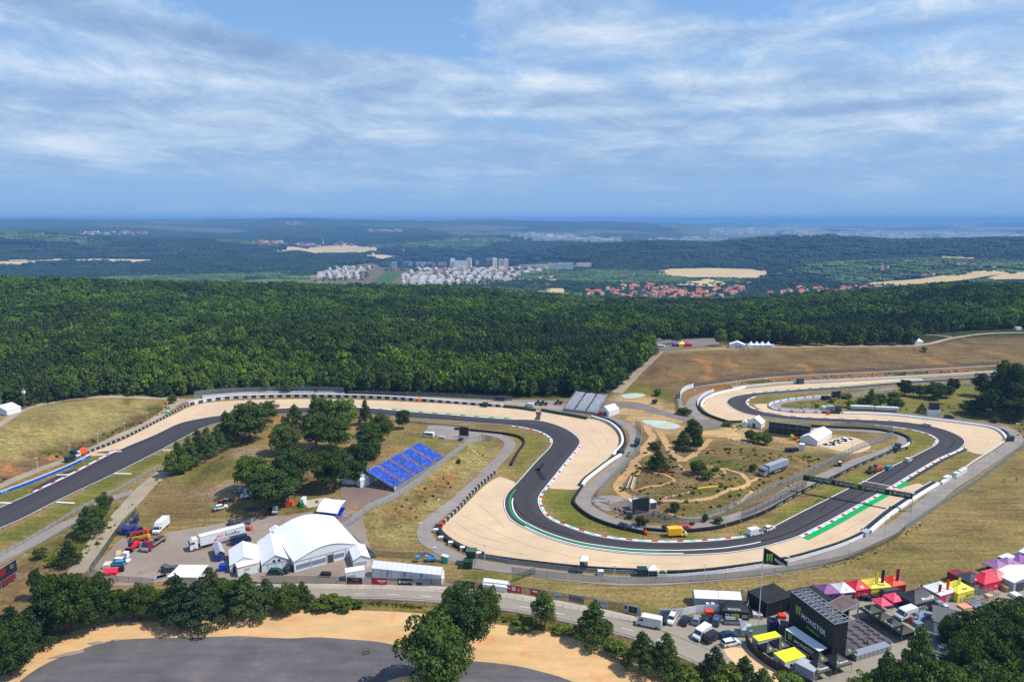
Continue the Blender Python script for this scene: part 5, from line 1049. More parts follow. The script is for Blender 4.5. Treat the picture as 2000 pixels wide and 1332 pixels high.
# retaining line: stone kerb beside the event ground
barrier('stone_edging',[(1730,1172),(1768,1162),(1826,1148),(1876,1137),(1926,1122),(2000,1102)],R4(.15,.18),C['conc'],'stone kerb between the event ground and the field','kerb')
# ---------------------------------------------------------------- lamp posts
def height_px(p,top):
 lo,hi = .3,60
 for _ in range(30):
  h = (lo+hi)/2; dz = p.z+h-CAMZ; yy = CY-F*(dz*cp_+p.y*sp_)/(p.y*cp_-dz*sp_)
  if yy > top: lo = h
  else: hi = h
 return h
lampA = MB().tube((0,0,0),(0,0,1),.1,6,.07).build('pole',g_('pole_white',(214,210,200))); lampB = MB().box(-.45,.45,-.18,.18,-.12,.1).build('lamp_head',C['wpaint'])
LP = [(74,917,894,'beside the bend of the blue board'),(137,889,869,'next to the green marshal hut on the left'),(192,868,847,'half way along the left panelled barrier'),(244,846,826,'fourth along the left service road'),(288,823,805,'near the end of the left cut slope'),(328,801,786,'at the top end of the left cut slope'),
  (1779,1012,963,'beside the right leg of the gantry'),(1824,985,958,'just past the gantry on the right road'),(1864,955,931,'by the white marshal boxes'),(1900,929,907,'half way to the right hairpin'),(1933,905,887,'second from the right hairpin'),(1961,885,866,'nearest the right hairpin'),(1984,845,827,'behind the right hairpin tyre wall'),
  (1537,1117,1087,'right of the black flag'),(1658,1090,1059,'before the gap in the tyre wall'),(1200,1135,1105,'left of the green hut'),(1375,1135,1101,'left of the flagpole'),(822,1049,1021,'at the tip of the grass bank'),(849,1097,1069,'beside the turquoise toilets'),(857,1000,975,'on the road below the grassy bank'),
  (1386,763,752,'at the start of the far slope'),(1437,757,744,'second along the far slope'),(1496,752,740,'third along the far slope'),(1356,776,762,'beside the tall white curved board'),(1558,747,734,'by the far dark marshal hut'),(1618,745,733,'past the far dark marshal hut'),(1732,738,725,'above the far straight thicket'),(1837,733,719,'towards the end of the far straight'),(1935,728,713,'last on the far straight'),
  (1662,897,864,'beside the sand pad fence'),(1727,1047,1008,'thin mast by the gap in the thick white fence'),(947,1112,1063,'thin mast beside the green watch hut'),(1942,815,790,'at the scrub behind the air fence')]
for i,(bx,by,top,wh) in enumerate(LP):
 p = W(bx,by); h = height_px(p,top); e = empty('lamp_post',p,random.uniform(-.5,.5),f'pale lamp post {wh}','lamp post','lamp posts along the service roads')
 o = lampA if i == 0 else lampA.copy(); l = lampB if i == 0 else lampB.copy()
 if i: col.objects.link(o); col.objects.link(l)
 o.parent = e; l.parent = e; o.scale = (1,1,h); l.location = (0,0,h)
# banners on the fence
def banner(x0,x1,y,hgt,base,label,words=(),wm=None,patches=()):
 a = W(x0,y[0]); b_ = W(x1,y[1]); d = b_-a; L_ = math.hypot(d.x,d.y); rz = math.atan2(d.y,d.x)
 e = empty('advert_banner',(a.x+math.sin(rz)*.25,a.y-math.cos(rz)*.25,a.z),rz,label,'banner','advert banners on the road fence'); MB().box(0,L_,-.02,.02,.3,.3+hgt).build('sheet',base,e)
 for (u0,u1,v0,v1,mm) in patches: MB().box(L_*u0,L_*u1,-.035,-.021,.3+hgt*v0,.3+hgt*v1).build('print',mm,e)
 for (s,sz,u,v) in words: text(s,sz,(L_*u,-.045,.3+hgt*v),(math.pi/2,0,0),wm or C['wpaint'],e)
BR = g_('banner_red',(176,30,44)); BB = g_('banner_black',(30,32,38)); BG = g_('banner_grey',(124,130,136)); BBL = g_('banner_photo_blue',(92,130,166))
banner(678,708,(1141,1142),1.9,BB,'black banner with a small red strip below the small white tent',(),None,((.1,.9,.1,.3,BR),(.4,.8,.6,.8,BG)))
banner(726,756,(1142,1143),1.9,BR,'crimson banner with white print before the long tent',(),None,((.38,.95,.5,.72,C['wpaint']),(.5,.85,.25,.38,C['salmon'])))
banner(777,806,(1143,1144),1.9,BB,'black banner reading CZMOTO before the long tent',(('CZMOTO',.8,.6,.5),),None,((.08,.2,.3,.75,C['wpaint']),))
banner(812,841,(1144,1145),1.9,BG,'grey and blue photo banner before the long tent',(),None,((.5,1.0,.35,.98,BBL),(.05,.45,.1,.5,BB)))
banner(897,927,(1147,1150),1.8,BB,'dark banner just right of the long tent',(),None,((.5,.9,.5,.75,BG),(.05,.3,.3,.8,C['shade']),))
banner(990,1019,(1156,1160),1.9,BR,'red banner with white badges left of the conical tree',(),None,((.35,.6,.3,.9,C['wpaint']),(.7,.9,.3,.8,C['salmon']),(.08,.25,.5,.7,C['wpaint'])))
banner(1036,1065,(1162,1167),1.9,BR,'half red half grey banner behind the conical tree',(),None,((.15,.5,.5,.75,C['wpaint']),(.6,1.0,0.02,.98,BG),))
banner(1081,1096,(1170,1172),1.6,C['shade'],'small pale photo banner right of the conical tree',(),None,((.1,.9,.3,.6,BBL),))
banner(1111,1141,(1174,1180),2.0,BG,'grey banner reading BOHEMIA in blue letters',(('BOHEMIA',.95,.5,.45),),g_('banner_navy',(30,40,90)),((.05,.95,.08,.2,BR),))
banner(1159,1187,(1182,1188),1.8,C['shade'],'white banner with a grey line and dark edge',(),BB,((.35,.95,.5,.68,BG),(.02,.25,.4,.98,BB),))
banner(1219,1251,(1194,1202),2.0,C['shade'],'pale banner with dark photographs at the car park corner',(),None,((.03,.2,.4,.8,BB),(.3,.8,.08,.9,BB),(.34,.6,.3,.7,BG)))
# stray jump blocks on the motocross land
for a_,b_,mm,lab in (((1293,975),(1347,962),stripes('red_white_blocks',[(.5,.1,.06),(.5,.48,.46),(.3,.25,.18)],1.2),'row of red and white blocks across the motocross grass'),((1363,955),(1402,951),C['yellow'],'long yellow tube lying on the motocross grass'),((1288,921),(1302,923),C['redo'],'red blocks beside the conical pine'),((1302,922.5),(1318,923.5),C['blk'],'black blocks beside the conical pine'),
      ((1224,955),(1233,932),C['conc'],'left pale block row on the sandy loop'),((1232,955),(1239,933),C['conc'],'right pale block row on the sandy loop'),((1421,858),(1468,868),stripes('pale_blocks',[WW,(.45,.3,.2)],1.2),'scattered pale blocks below the small trees'),((1374,880),(1393,879),C['salmon'],'short pale block row on the motocross land')):
 tag(sweep('jump_marker',lin_px([a_,b_],1),[(.22,.1),(.18,.5),(-.18,.5),(-.22,.1)],mm),lab,'marker')
# ================================================================ tents and buildings
PI2 = math.pi/2
def base(A_,B_):
 a,b_ = W(*A_),W(*B_); d = b_-a; return a,math.hypot(d.x,d.y),math.atan2(d.y,d.x)
def depth_to(A_,B_,C_):
 a,L_,rz = base(A_,B_); c = W(*C_)-a; return abs(-math.sin(rz)*c.x+math.cos(rz)*c.y)
def frame(name,A_,B_,label,cat,group=None,zmin=True):
 a,L_,rz = base(A_,B_); e = empty(name,(a.x,a.y,a.z),rz,label,cat,group); return e,L_
def gable(name,A_,B_,D,eh,rh,label,cat='marquee',group=None,axis='y',roof=None,wall=None,trim=None,ov=.1,bays=0,door=None,windows=(),arch=False):
 """ridge runs along y (gable faces the viewer) or x (long side faces the viewer)"""
 e,L_ = frame(name,A_,B_,label,cat,group); roof = roof or C['white']; wall = wall or C['wpaint']; trim = trim or C['shade']
 S_,T_ = (L_,D) if axis == 'y' else (D,L_)     # span, length
 if arch: prof = [(S_*t,eh+(rh-eh)*math.sin(math.pi*t)**1.15) for t in np.linspace(0,1,17)]
 else: prof = [(0,eh),(S_/2,rh),(S_,eh)]
 th = .12; P_ = [(x,z+th) for x,z in prof]; P_[0] = (-ov,P_[0][1]-.05); P_[-1] = (S_+ov,P_[-1][1]-.05)
 outer = P_+[(x,z-th) for x,z in P_[::-1]]
 body = [(0,0)]+[(0,eh)]+prof[1:-1]+[(S_,eh),(S_,0)]
 def swp(mb,poly,y0,y1): return mb.prism(poly,y0,y1) if axis == 'y' else mb.prismx([(x,z) for x,z in poly],y0,y1)
 sh = lambda p: [(x,z) for x,z in p]
 mb = MB()
 n = len(P_)
 for i in range(n-1): swp(mb,[P_[i],P_[i+1],(P_[i+1][0],P_[i+1][1]-th),(P_[i][0],P_[i][1]-th)],-ov,T_+ov)
 mb.build('roof',roof,e)
 b_ = swp(MB(),body[::-1],.02,T_-.02); b_.build('walls',wall,e)
 tr = MB()   # gable edge beam and eaves
 for y in (-ov-.02,T_+ov+.02):
  for i in range(n-1):
   p,q = P_[i],P_[i+1]
   tr.bar((p[0],y,p[1]-.06) if axis == 'y' else (y,p[0],p[1]-.06),(q[0],y,q[1]-.06) if axis == 'y' else (y,q[0],q[1]-.06),.13)
 if bays:
  for k in range(bays+1):
   t = k/bays*T_
   for x in (-.03,S_+.03): tr.bar((x,t,0) if axis == 'y' else (t,x,0),(x,t,eh) if axis == 'y' else (t,x,eh),.07)
 if bays:
  for k in range(1,bays*2):
   t = k/(bays*2)*T_
   for i in range(n-1):
    p,q = P_[i],P_[i+1]; tr.bar((p[0],t,p[1]-.01) if axis == 'y' else (t,p[0],p[1]-.01),(q[0],t,q[1]-.01) if axis == 'y' else (t,q[0],q[1]-.01),.05)
 tr.build('frame',trim,e)
 if door: x0,x1,h = door; MB().box(x0,x1,-.04,.03,0.02,h).build('door',C['dgrey'] ,e)
 for (x0,x1,z0,z1,mm) in windows: MB().box(x0,x1,-.05,.02,z0,z1).build('window',mm,e)
 return e,L_
M_curt = stripes('window_panels',[(.42,.46,.55),(.62,.65,.7),(.3,.33,.42)],.35)
# big arched tent
e,L_ = gable('event_marquee',(575,1118),(703,1083),depth_to((575,1118),(703,1083),(522,1058)),3.3,5.9,'huge white marquee with a curved roof and arched front',bays=6,arch=True,trim=C['shade'])
print('arch tent',L_)
for x0,x1 in ((L_*.03,L_*.24),(L_*.26,L_*.47)): MB().box(x0,x1,-.06,.0,.9,2.1).build('window',g_('tent_window',(120,130,150)),e)
MB().box(L_*.50,L_*.585,-.07,.0,0,2.6).build('door',C['dgrey'],e); MB().box(L_*.60,L_*.75,-.06,0,1.0,2.2).build('window',g_('tent_window',(0,0,0)),e)
mb = MB()
for k in range(1,17): x = L_*k/17; 
for x in (0,.25,.49,.59,.78): mb.bar((L_*x,-.08,0),(L_*x,-.08,3.4),.07)
mb.bar((0,-.08,3.3),(L_,-.08,3.3),.09); mb.bar((0,-.08,.8),(L_*.48,-.08,.8),.05); mb.build('front_frame',C['shade'],e)
text('',.1,(0,0,0),(0,0,0),C['wpaint'],e) if False else None
gable('marquee',(534,1063),(556,1058),6,2.6,3.6,'small white tent joined to the back corner of the huge marquee')
e,L_ = gable('marquee',(512,1118),(567,1107),depth_to((512,1118),(567,1107),(478,1077)),2.3,4.6,'white gable marquee with two small dark windows, beside the huge one',bays=5)
for u in (.40,.58): MB().box(L_*u,L_*(u+.09),-.05,0,2.5,3.15).build('window',C['screen'],e)
mb = MB(); mb.bar((0,-.05,2.3),(L_,-.05,2.3),.06); [mb.bar((L_*u,-.05,0),(L_*u,-.05,2.4),.05) for u in (.22,.5,.75)]; mb.build('front_frame',C['shade'],e)
e,L_ = gable('marquee',(450,1120),(508,1109),depth_to((450,1120),(508,1109),(430,1091)),2.3,4.3,'white gable marquee at the left end of the tent village',bays=4,door=(.8,3.0,2.0))
gable('marquee',(423,1098),(440,1094),7,2.4,3.4,'small grey tent behind the left gable marquee',roof=C['shade'],wall=C['dgrey'])
gable('marquee',(691,1111),(723,1105),8.5,2.6,3.8,'white annex tent attached to the right front of the huge marquee',windows=((.5,3.8,.8,1.9,C['shade']),))
e,_ = frame('dark_ramp',(719,1093),(735,1088),'black raised walkway leading to the huge marquee','walkway'); MB().box(0,2.6,0,9.5,0,.7).build('deck',C['dgrey'],e); mb = MB(); [mb.bar((x,y,.7),(x,y,1.7),.05) for x in (0,2.6) for y in (0,3,6,9.5)]; [mb.bar((x,0,1.65),(x,9.5,1.65),.05) for x in (0,2.6)]; mb.build('railing',C['grey'],e)
e,L_ = gable('long_marquee',(727,1129),(862,1143),depth_to((727,1129),(862,1143),(889,1134)),3.1,4.6,'long white ridge tent beside the main road',bays=7,axis='x',wall=C['white'],door=None)
mb = MB()
for k in range(1,4): x = L_*(.22+.24*(k-1)); mb.add([(x,-.06,3.0),(x+.9,-.06,3.0),(x-.2,-.06,.2)],[(0,1,2)])
mb.build('curtain',C['shade'],e)
def boxy(name,A_,B_,D,h,label,cat,roof=None,wall=None,group=None,windows=(),trim=None,rt=.12,ov=.05,extra=None):
 e,L_ = frame(name,A_,B_,label,cat,group); MB().box(0,L_,0,D,.05,h).build('walls',wall or C['wpaint'],e); MB().box(-ov,L_+ov,-ov,D+ov,h,h+rt).build('roof',roof or C['white'],e)
 if trim: 
  mb = MB(); [mb.bar((x,y,.05),(x,y,h),.12) for x in (0,L_) for y in (0,D)]; [mb.bar((0,y,z),(L_,y,z),.1) for y in (0,D) for z in (.1,h)]; mb.build('frame',trim,e)
 for (u0,u1,z0,z1,mm) in windows: MB().box(L_*u0,L_*u1,-.04,.02,z0,z1).build('window',mm,e)
 return e,L_
boxy('site_container',(676,1136),(713,1130),2.6,2.7,'white office container by the black banner','container',wall=C['wpaint'],windows=((.1,.5,1.2,1.8,C['shade']),))
e,L_ = boxy('box_trailer',(465,1128),(508,1117),3.2,3.0,'white exhibition trailer with a red top line before the gable tents','trailer',rt=.1); MB().box(0,L_,-.05,0,2.75,2.95).build('red_line',C['redo'],e); MB().box(L_*.3,L_*.55,-.05,0,1.6,2.2).build('picture',C['shade'],e)
def gazebo(A_,B_,D,eh,rh,label,roof,wall=None,front=True,side=True,cat='tent',group='trade tents on the event ground',words=(),name='pyramid_tent',panels=(),legs=True,back=True,flatroof=False,tm=None):
 e,L_ = frame(name,A_,B_,label,cat,group)
 v = [(-.08,-.08,eh),(L_+.08,-.08,eh),(L_+.08,D+.08,eh),(-.08,D+.08,eh)]
 n = 4; rings = [(1.0,eh),(.62,eh+(rh-eh)*.33),(.30,eh+(rh-eh)*.66),(.03,rh)]
 if L_ > D*1.5: cx = [(D/2 if i in (0,3) else L_-D/2) for i in range(4)]
 elif D > L_*1.5: cx = [L_/2]*4
 else: cx = [L_/2]*4
 cyy = [D/2]*4 if D <= L_*1.5 else [L_/2,L_/2,D-L_/2,D-L_/2]
 mb = MB(); V = []; F_ = []
 for k,(t,z) in enumerate(rings):
  for i in range(4): V.append((cx[i]+(v[i][0]-cx[i])*t,cyy[i]+(v[i][1]-cyy[i])*t,z))
 for k in range(3):
  for i in range(4): F_.append((k*4+i,k*4+(i+1) % 4,(k+1)*4+(i+1) % 4,(k+1)*4+i))
 F_.append((12,13,14,15)); mb.add(V,F_); mb.add([(v[i][0],v[i][1],eh-.28) for i in range(4)]+v,[(i,(i+1) % 4,4+(i+1) % 4,4+i) for i in range(4)]); mb.build('canopy',roof,e)
 if wall:
  if front: MB().box(.02,L_-.02,0,.04,.02,eh-.05).build('front_wall',wall,e)
  if side: MB().box(L_-.04,L_,.05,D-.05,.02,eh-.05).build('side_wall',wall,e); MB().box(0,.04,.05,D-.05,.02,eh-.05).build('side_wall',wall,e)
  if back: MB().box(.02,L_-.02,D-.04,D,.02,eh-.05).build('back_wall',wall,e)
 for (x,y) in ((0,0),(L_,0),(L_,D),(0,D)):
  o = bpy.data.objects.new('leg',post_proto(round(eh,1),.05,C['grey'])); col.objects.link(o); o.parent = e; o.location = (x,y,0)
 for (x0,x1,z0,z1,mm) in panels: MB().box(L_*x0,L_*x1,-.05,-.005,z0,z1).build('panel',mm,e)
 for (s,sz,u,z,kind,mm) in words:
  if kind == 'wall': text(s,sz,(L_*u,-.09,z),(PI2,0,0),mm,e)
  else:   # on the front roof slope
   sl = math.atan2((rh-eh)*.33,D*.19 if D <= L_*1.5 else L_*.19); text(s,sz,(L_*u,D*.10 if D <= L_*1.5 else L_*.1,eh+(rh-eh)*.2+.06),(sl,0,0),mm,e)
 return e,L_
WP,BKM = C['wpaint'],C['black']
# row of trade tents
gazebo((1607,1177),(1640,1174),4.5,2.5,4.0,'purple trade tent at the left end of the colourful row',C['purple'],C['purple'],panels=((.1,.9,.3,1.9,g_('night_blue',(34,30,70))),),words=(('20',1.0,.5,0,'roof',C['pink']),('20',.8,.6,1.5,'wall',C['pink'])))
gazebo((1640,1174),(1669,1171),4.5,2.5,4.1,'white and navy trade tent between the purple and the crimson tent',C['white'],g_('night_blue',(0,0,0)),words=(('89',1.0,.5,0,'roof',C['shade']),('JM89',.9,.6,1.3,'wall',WP)),panels=((.05,.3,.3,2.2,C['red']),))
gazebo((1670,1170),(1698,1166),4.5,2.6,4.3,'crimson trade tent with big white lettering',C['red'],C['red'],words=(('93',1.0,.5,0,'roof',WP),('MM93',1.1,.5,.9,'wall',WP)))
gazebo((1700,1166),(1739,1162),4.5,2.6,4.4,'wide yellow trade tent reading TRIBE ON',C['yellow'],C['yellow'],words=(('VR46',1.0,.55,0,'roof',g_('dark_letters',(60,56,30))),('TRIBE ON',1.0,.42,1.0,'wall',g_('dark_letters',(0,0,0)))),panels=((.6,.95,1.4,1.9,C['yellow']),))
gazebo((1742,1162),(1768,1157),4.5,2.6,4.3,'scarlet trade tent at the right end of the first row',C['redo'],g_('night_blue',(0,0,0)),words=(('23',1.9,.5,1.2,'wall',C['red']),),panels=((.06,.94,.35,2.2,g_('dark_wine',(70,20,40))),))
gazebo((1785,1200),(1833,1188),5.5,2.9,4.8,'large black trade tent reading OFFICIAL PRODUCTS',g_('charcoal_fabric',(48,48,54)),g_('charcoal_fabric',(0,0,0)),words=(('MotoGP',1.2,.6,0,'roof',WP),('OFFICIAL',.75,.3,1.7,'wall',WP),('PRODUCTS',.75,.32,1.0,'wall',WP)))
gazebo((1834,1180),(1868,1170),5,2.6,4.3,'white roofed tent with red shields and red walls',C['white'],C['red'],words=(('93',.9,.3,0,'roof',C['pink']),('93',.9,.7,0,'roof',C['pink'])),panels=((.35,.95,.2,1.8,C['silver']),))
gazebo((1869,1177),(1901,1168),5,2.7,4.6,'yellow trade tent reading TRACK in the second row',C['yellow'],C['yellow'],words=(('VR46',.9,.5,0,'roof',g_('dark_letters',(0,0,0))),('TRACK',.9,.7,1.4,'wall',g_('dark_letters',(0,0,0)))))
gazebo((1893,1155),(1925,1146),4.5,2.5,3.4,'black trade tent with a red edge behind the crates',g_('charcoal_fabric',(0,0,0)),None,words=(('MotoGP',.8,.6,0,'roof',WP),),panels=((.0,1.0,2.1,2.5,C['redo']),))
gazebo((1920,1158),(1953,1150),4.5,2.6,4.4,'crimson trade tent right of the metal crates',C['red'],C['red'],words=(('93',1.2,.7,1.2,'wall',WP),))
gazebo((1948,1150),(1971,1144),5,2.7,4.6,'salmon pink trade tent behind the crimson one',C['salmon'],C['red'],words=(('93',.9,.6,1.6,'wall',WP),))
gazebo((1948,1128),(1972,1121),4.5,2.4,3.9,'dusky purple tent, left of the purple roofs',g_('dusky_purple',(150,108,150)),None)
gazebo((1968,1123),(1992,1115),4.5,2.4,3.9,'purple tent with pink numbers, middle of the purple roofs',g_('dusky_purple',(0,0,0)),None,words=(('20',.9,.5,0,'roof',C['pink']),))
gazebo((1990,1115),(2016,1107),4.5,2.4,3.9,'purple tent cut by the right picture edge',C['purple'],None,words=(('20',.9,.4,0,'roof',C['pink']),))
gazebo((1720,1198),(1742,1195),3.6,2.1,3.2,'flat pink pop-up tent left of the white van',C['pink'],None,words=(('93',.8,.5,0,'roof',C['salmon']),))
gazebo((1744,1190),(1768,1185),3.6,2.1,3.2,'pink pop-up tent just behind the white van',C['pink'],None,words=(('93',.8,.5,0,'roof',C['salmon']),))
gable('grey_marquee',(1978,1158),(2040,1142),6,3.0,4.0,'grey walled marquee with white roof at the right edge',wall=C['shade'],door=(1.0,4.2,2.6))
gable('grey_marquee',(1978,1180),(1990,1177),3,1.6,2.0,'small white table tent before the grey marquee',roof=C['white'],group=None) if False else None
# black info tent, white tents by the car park
e,_ = gazebo((1409,1208),(1463,1212),3.4,2.3,3.8,'black information tent with yellow poster beside the car park',BKM,BKM,words=(('MONSTER',.7,.45,0,'roof',WP),),panels=((.13,.30,.25,1.6,WP),(.34,.64,.2,1.7,C['yellow']),(.72,.95,.7,1.6,C['silver'])))
text('C',.9,(_*.2,-.09,.9),(PI2,0,0),C['dgrey'],e)
gable('white_tent',(1357,1184),(1403,1186),4.0,2.4,3.5,'white tent left of the black net halls with two drink fridges','tent',axis='x',wall=C['shade']); gable('white_tent',(1404,1186),(1447,1188),4.0,2.4,3.5,'white tent joined to the right of the tent with fridges','tent',axis='x',wall=C['shade'])
for x,lb in ((1382,'left drink fridge with a red logo before the white tents'),(1392,'right drink fridge with a red logo before the white tents')):
 e,_ = frame('drink_fridge',(x-4,1186),(x+3,1187),lb,'fridge'); MB().box(0,.8,-1.6,-.8,0,2.0).build('body',WP,e); MB().box(.1,.7,-1.64,-1.6,.4,1.2).build('logo_panel',C['red'],e)
line = lin_px([(1287,1203),(1330,1203),(1362,1196),(1400,1195),(1450,1197)],2); e,org = thing_at_line('site_hoarding',line,'white hoarding between car park and white tents','hoarding'); sweep('sheet',line,[(.04,.1),(.04,2.1),(-.04,2.1),(-.04,.1)],WP,e,0,org); posts(line,3,2.3,.05,C['grey'],e,org)
q0 = W(1290,1203); q1 = W(1318,1203); MBx = MB().box(0,(q1-q0).length,-.12,-.06,.5,1.8).build('photo_panel',BG,e); MBx.location = (q0.x-org.x,q0.y-org.y,0); MBx.rotation_euler = (0,0,math.atan2(q1.y-q0.y,q1.x-q0.x))
def cyl(mb,x,y,z,r,w,n=10):   # wheel: axis along y
 v = [(x+r*math.cos(2*math.pi*i/n),y+s*w/2,z+r*math.sin(2*math.pi*i/n)) for s in (-1,1) for i in range(n)]
 return mb.add(v,[tuple(range(n)),tuple(range(2*n-1,n-1,-1))]+[(i,n+i,n+(i+1) % n,(i+1) % n) for i in range(n)])
def wheels(e,xs,w,r=.34,z=None,hub=True):
 for x in xs:
  for s in (-1,1):
   o = cyl(MB(),0,0,0,r,.24).build('wheel',C['tyre'],e); o.location = (x,s*(w/2-.1),z or r)
   if hub: h = cyl(MB(),0,0,0,r*.55,.26,8).build('hub',C['hub'],o)
# ---------------------------------------------------------------- vehicles
def vbase(name,rear,front,label,cat,group=None,L_=4.5):
 a,b_ = W(*rear),W(*front); d = b_-a; rz = math.atan2(d.y,d.x); c = (a+b_)/2; return empty(name,(c.x,c.y,float(H(c.x,c.y))+.13),rz,label,cat,group)
def car(rear,front,paint,label,kind='hatch',group='parked cars',l=4.4,w=1.84,h=1.5):
 e = vbase('car',rear,front,label,'car',group)
 if kind == 'suv': h = 1.68; l = 4.6
 if kind == 'estate': l = 4.75
 x0,x1 = -l/2,l/2; sh_ = h*.62
 low = [(x0+.04,.28),(x0,.55),(x0+.05,sh_),(x1-1.15,sh_+.02),(x1-.35,sh_-.12),(x1-.02,.62),(x1,.30)]
 MB().prism(low,-w/2,w/2).build('body',paint,e)
 rb,rf = x0+.12,x1-1.05; tb = {'hatch': x0+.62,'suv': x0+.45,'estate': x0+.42,'saloon': x0+1.15}[kind]; tf = x1-1.95
 MB().fr((rb,rf,-w/2+.07,w/2-.07),(tb,tf,-w/2+.24,w/2-.24),sh_-.01,h-.07).build('glasshouse',C['glass'],e)
 MB().fr((tb-.05,tf+.06,-w/2+.22,w/2-.22),(tb+.05,tf-.08,-w/2+.30,w/2-.30),h-.09,h).build('roof',paint,e)
 for s in (-1,1):
  mb = MB(); [mb.bar((a,s*(w/2-.08),sh_),(b_,s*(w/2-.25),h-.06),.05) for a,b_ in ((rb+.05,tb+.02),(rf-.04,tf),((rb+rf)/2,(tb+tf)/2))]; mb.build('pillars',paint,e)
  MB().box(x1-.12,x1+.01,s*(w/2-.35)-.16,s*(w/2-.35)+.16,.58,.72).build('headlight',C['silver'],e); MB().box(x0-.01,x0+.1,s*(w/2-.3)-.14,s*(w/2-.3)+.14,.62,.82).build('tail_light',C['dkred'],e)
 wheels(e,(x0+.8,x1-.85),w); return e
def van(rear,front,paint,label,l=5.9,w=2.0,h=2.5,group='parked vans',minibus=False,nm='delivery_van',cat='van'):
 e = vbase(nm,rear,front,label,cat,group); x0,x1 = -l/2,l/2
 prof = [(x0,.35),(x0,h*.9),(x0+.15,h),(x1-1.75,h),(x1-1.25,h*.93),(x1-.75,h*.55),(x1-.1,h*.40),(x1,.5),(x1-.05,.32)]
 MB().prism(prof,-w/2,w/2).build('body',paint,e)
 a,b_ = (x1-1.22,h*.90),(x1-.78,h*.57); n_ = Vector((b_[1]-a[1],0,-(b_[0]-a[0]))).normalized()*-.03
 MB().add([(a[0]+n_.x,-w/2+.12,a[1]+n_.z),(a[0]+n_.x,w/2-.12,a[1]+n_.z),(b_[0]+n_.x,w/2-.08,b_[1]+n_.z),(b_[0]+n_.x,-w/2+.08,b_[1]+n_.z)],[(0,1,2,3)]).build('windscreen',C['glass'],e)
 for s in (-1,1):
  MB().prism([(x1-1.95,h*.55),(x1-1.95,h*.82),(x1-1.35,h*.82),(x1-.95,h*.55)],s*(w/2-.01),s*(w/2+.02)).build('side_window',C['glass'],e)
  MB().box(x1-.95,x1-.75,s*(w/2+.02),s*(w/2+.2),h*.52,h*.62).build('wing_mirror',BKM,e)
  if minibus: MB().box(x0+.4,x1-2.2,s*(w/2-.01),s*(w/2+.02),h*.52,h*.82).build('side_window',C['glass'],e)
 MB().box(x1-.12,x1+.02,-w/2+.1,w/2-.1,.32,.62).build('bumper',BKM,e); MB().box(x0-.02,x0+.05,-w/2+.1,w/2-.1,.35,.5).build('rear_bumper',BKM,e)
 wheels(e,(x0+1.15,x1-.95),w,.36); return e
def boxvan(rear,front,cabp,boxp,label,l=6.6,w=2.2,h=3.2,nm='box_van',opened=False,group=None):
 e = vbase(nm,rear,front,label,'lorry',group); x0,x1 = -l/2,l/2; bx = x1-2.1
 MB().box(x0,bx,-w/2,w/2,.75,h).build('cargo_box',boxp,e); MB().box(x0+.05,bx+.3,-.5,.5,.5,.75).build('chassis',BKM,e)
 MB().prism([(bx+.05,.4),(bx+.05,2.3),(x1-1.15,2.3),(x1-.7,1.4),(x1-.05,1.1),(x1,.4)],-w/2+.1,w/2-.1).build('cab',cabp,e)
 MB().prism([(bx+.1,2.3),(bx+.1,h-.1),(bx+.5,h-.1),(x1-1.2,2.32)],-w/2+.2,w/2-.2).build('wind_deflector',cabp,e)
 MB().add([(x1-1.10,-w/2+.2,2.24),(x1-1.10,w/2-.2,2.24),(x1-.68,w/2-.15,1.46),(x1-.68,-w/2+.15,1.46)],[(0,1,2,3)]).build('windscreen',C['glass'],e)
 for s in (-1,1): MB().prism([(bx+.35,1.4),(bx+.35,2.1),(x1-1.25,2.1),(x1-.85,1.4)],s*(w/2-.11),s*(w/2-.07)).build('side_window',C['glass'],e)
 if opened: MB().box(x0-.03,x0+.02,-w/2+.15,w/2-.15,.85,h-.15).build('open_rear',C['brown'],e)
 wheels(e,(x0+1.3,x1-1.0),w,.38); return e
def artic(rear,front,paint,trailer,label,lt=13.4,h=4.0,logo=None,w=2.5,cabp=None):
 e = vbase('articulated_lorry',rear,front,label,'lorry'); x1 = 8.2; x0 = -8.2; cb = x1-2.3
 MB().box(x0,x0+lt,-w/2,w/2,1.1,h).build('trailer_box',trailer,e); MB().box(x0+.3,x0+lt-.5,-.9,.9,.75,1.1).build('chassis',BKM,e); mb = MB(); [mb.box(x0+4.5,x0+9.5,s*(w/2-.06)-.03,s*(w/2-.06)+.03,.45,1.0) for s in (-1,1)]; mb.build('side_guard',C['silver'],e)
 mb = MB(); [mb.bar((x0,s*w/2,h-.05),(x0+lt,s*w/2,h-.05),.1) for s in (-1,1)]; mb.build('roof_rail',C['grey'],e)
 MB().prism([(cb,.5),(cb,3.6),(x1-.9,3.75),(x1-.2,3.0),(x1,2.2),(x1,.5)],-w/2+.03,w/2-.03).build('cab',cabp or paint,e)
 MB().add([(x1-.17,-w/2+.15,3.0),(x1-.17,w/2-.15,3.0),(x1+.03,w/2-.1,2.15),(x1+.03,-w/2+.1,2.15)],[(0,1,2,3)]).build('windscreen',C['glass'],e)
 MB().box(x1-.02,x1+.05,-.9,.9,.8,1.8).build('grille',C['dgrey'] if cabp else C['silver'],e); MB().box(x1-.1,x1+.12,-w/2+.05,w/2-.05,.35,.7).build('bumper',C['dgrey'],e)
 for s in (-1,1): MB().box(x1-1.4,x1-.4,s*(w/2-.03),s*(w/2),2.2,2.9).build('side_window',C['glass'],e); MB().box(x1-.25,x1-.05,s*(w/2+.05),s*(w/2+.25),2.1,2.9).build('wing_mirror',BKM,e)
 wheels(e,(x0+2.2,x0+3.5,x0+4.8,cb-.5,x1-1.3),w,.5)
 if logo: logo(e,x0,lt,w,h)
 return e
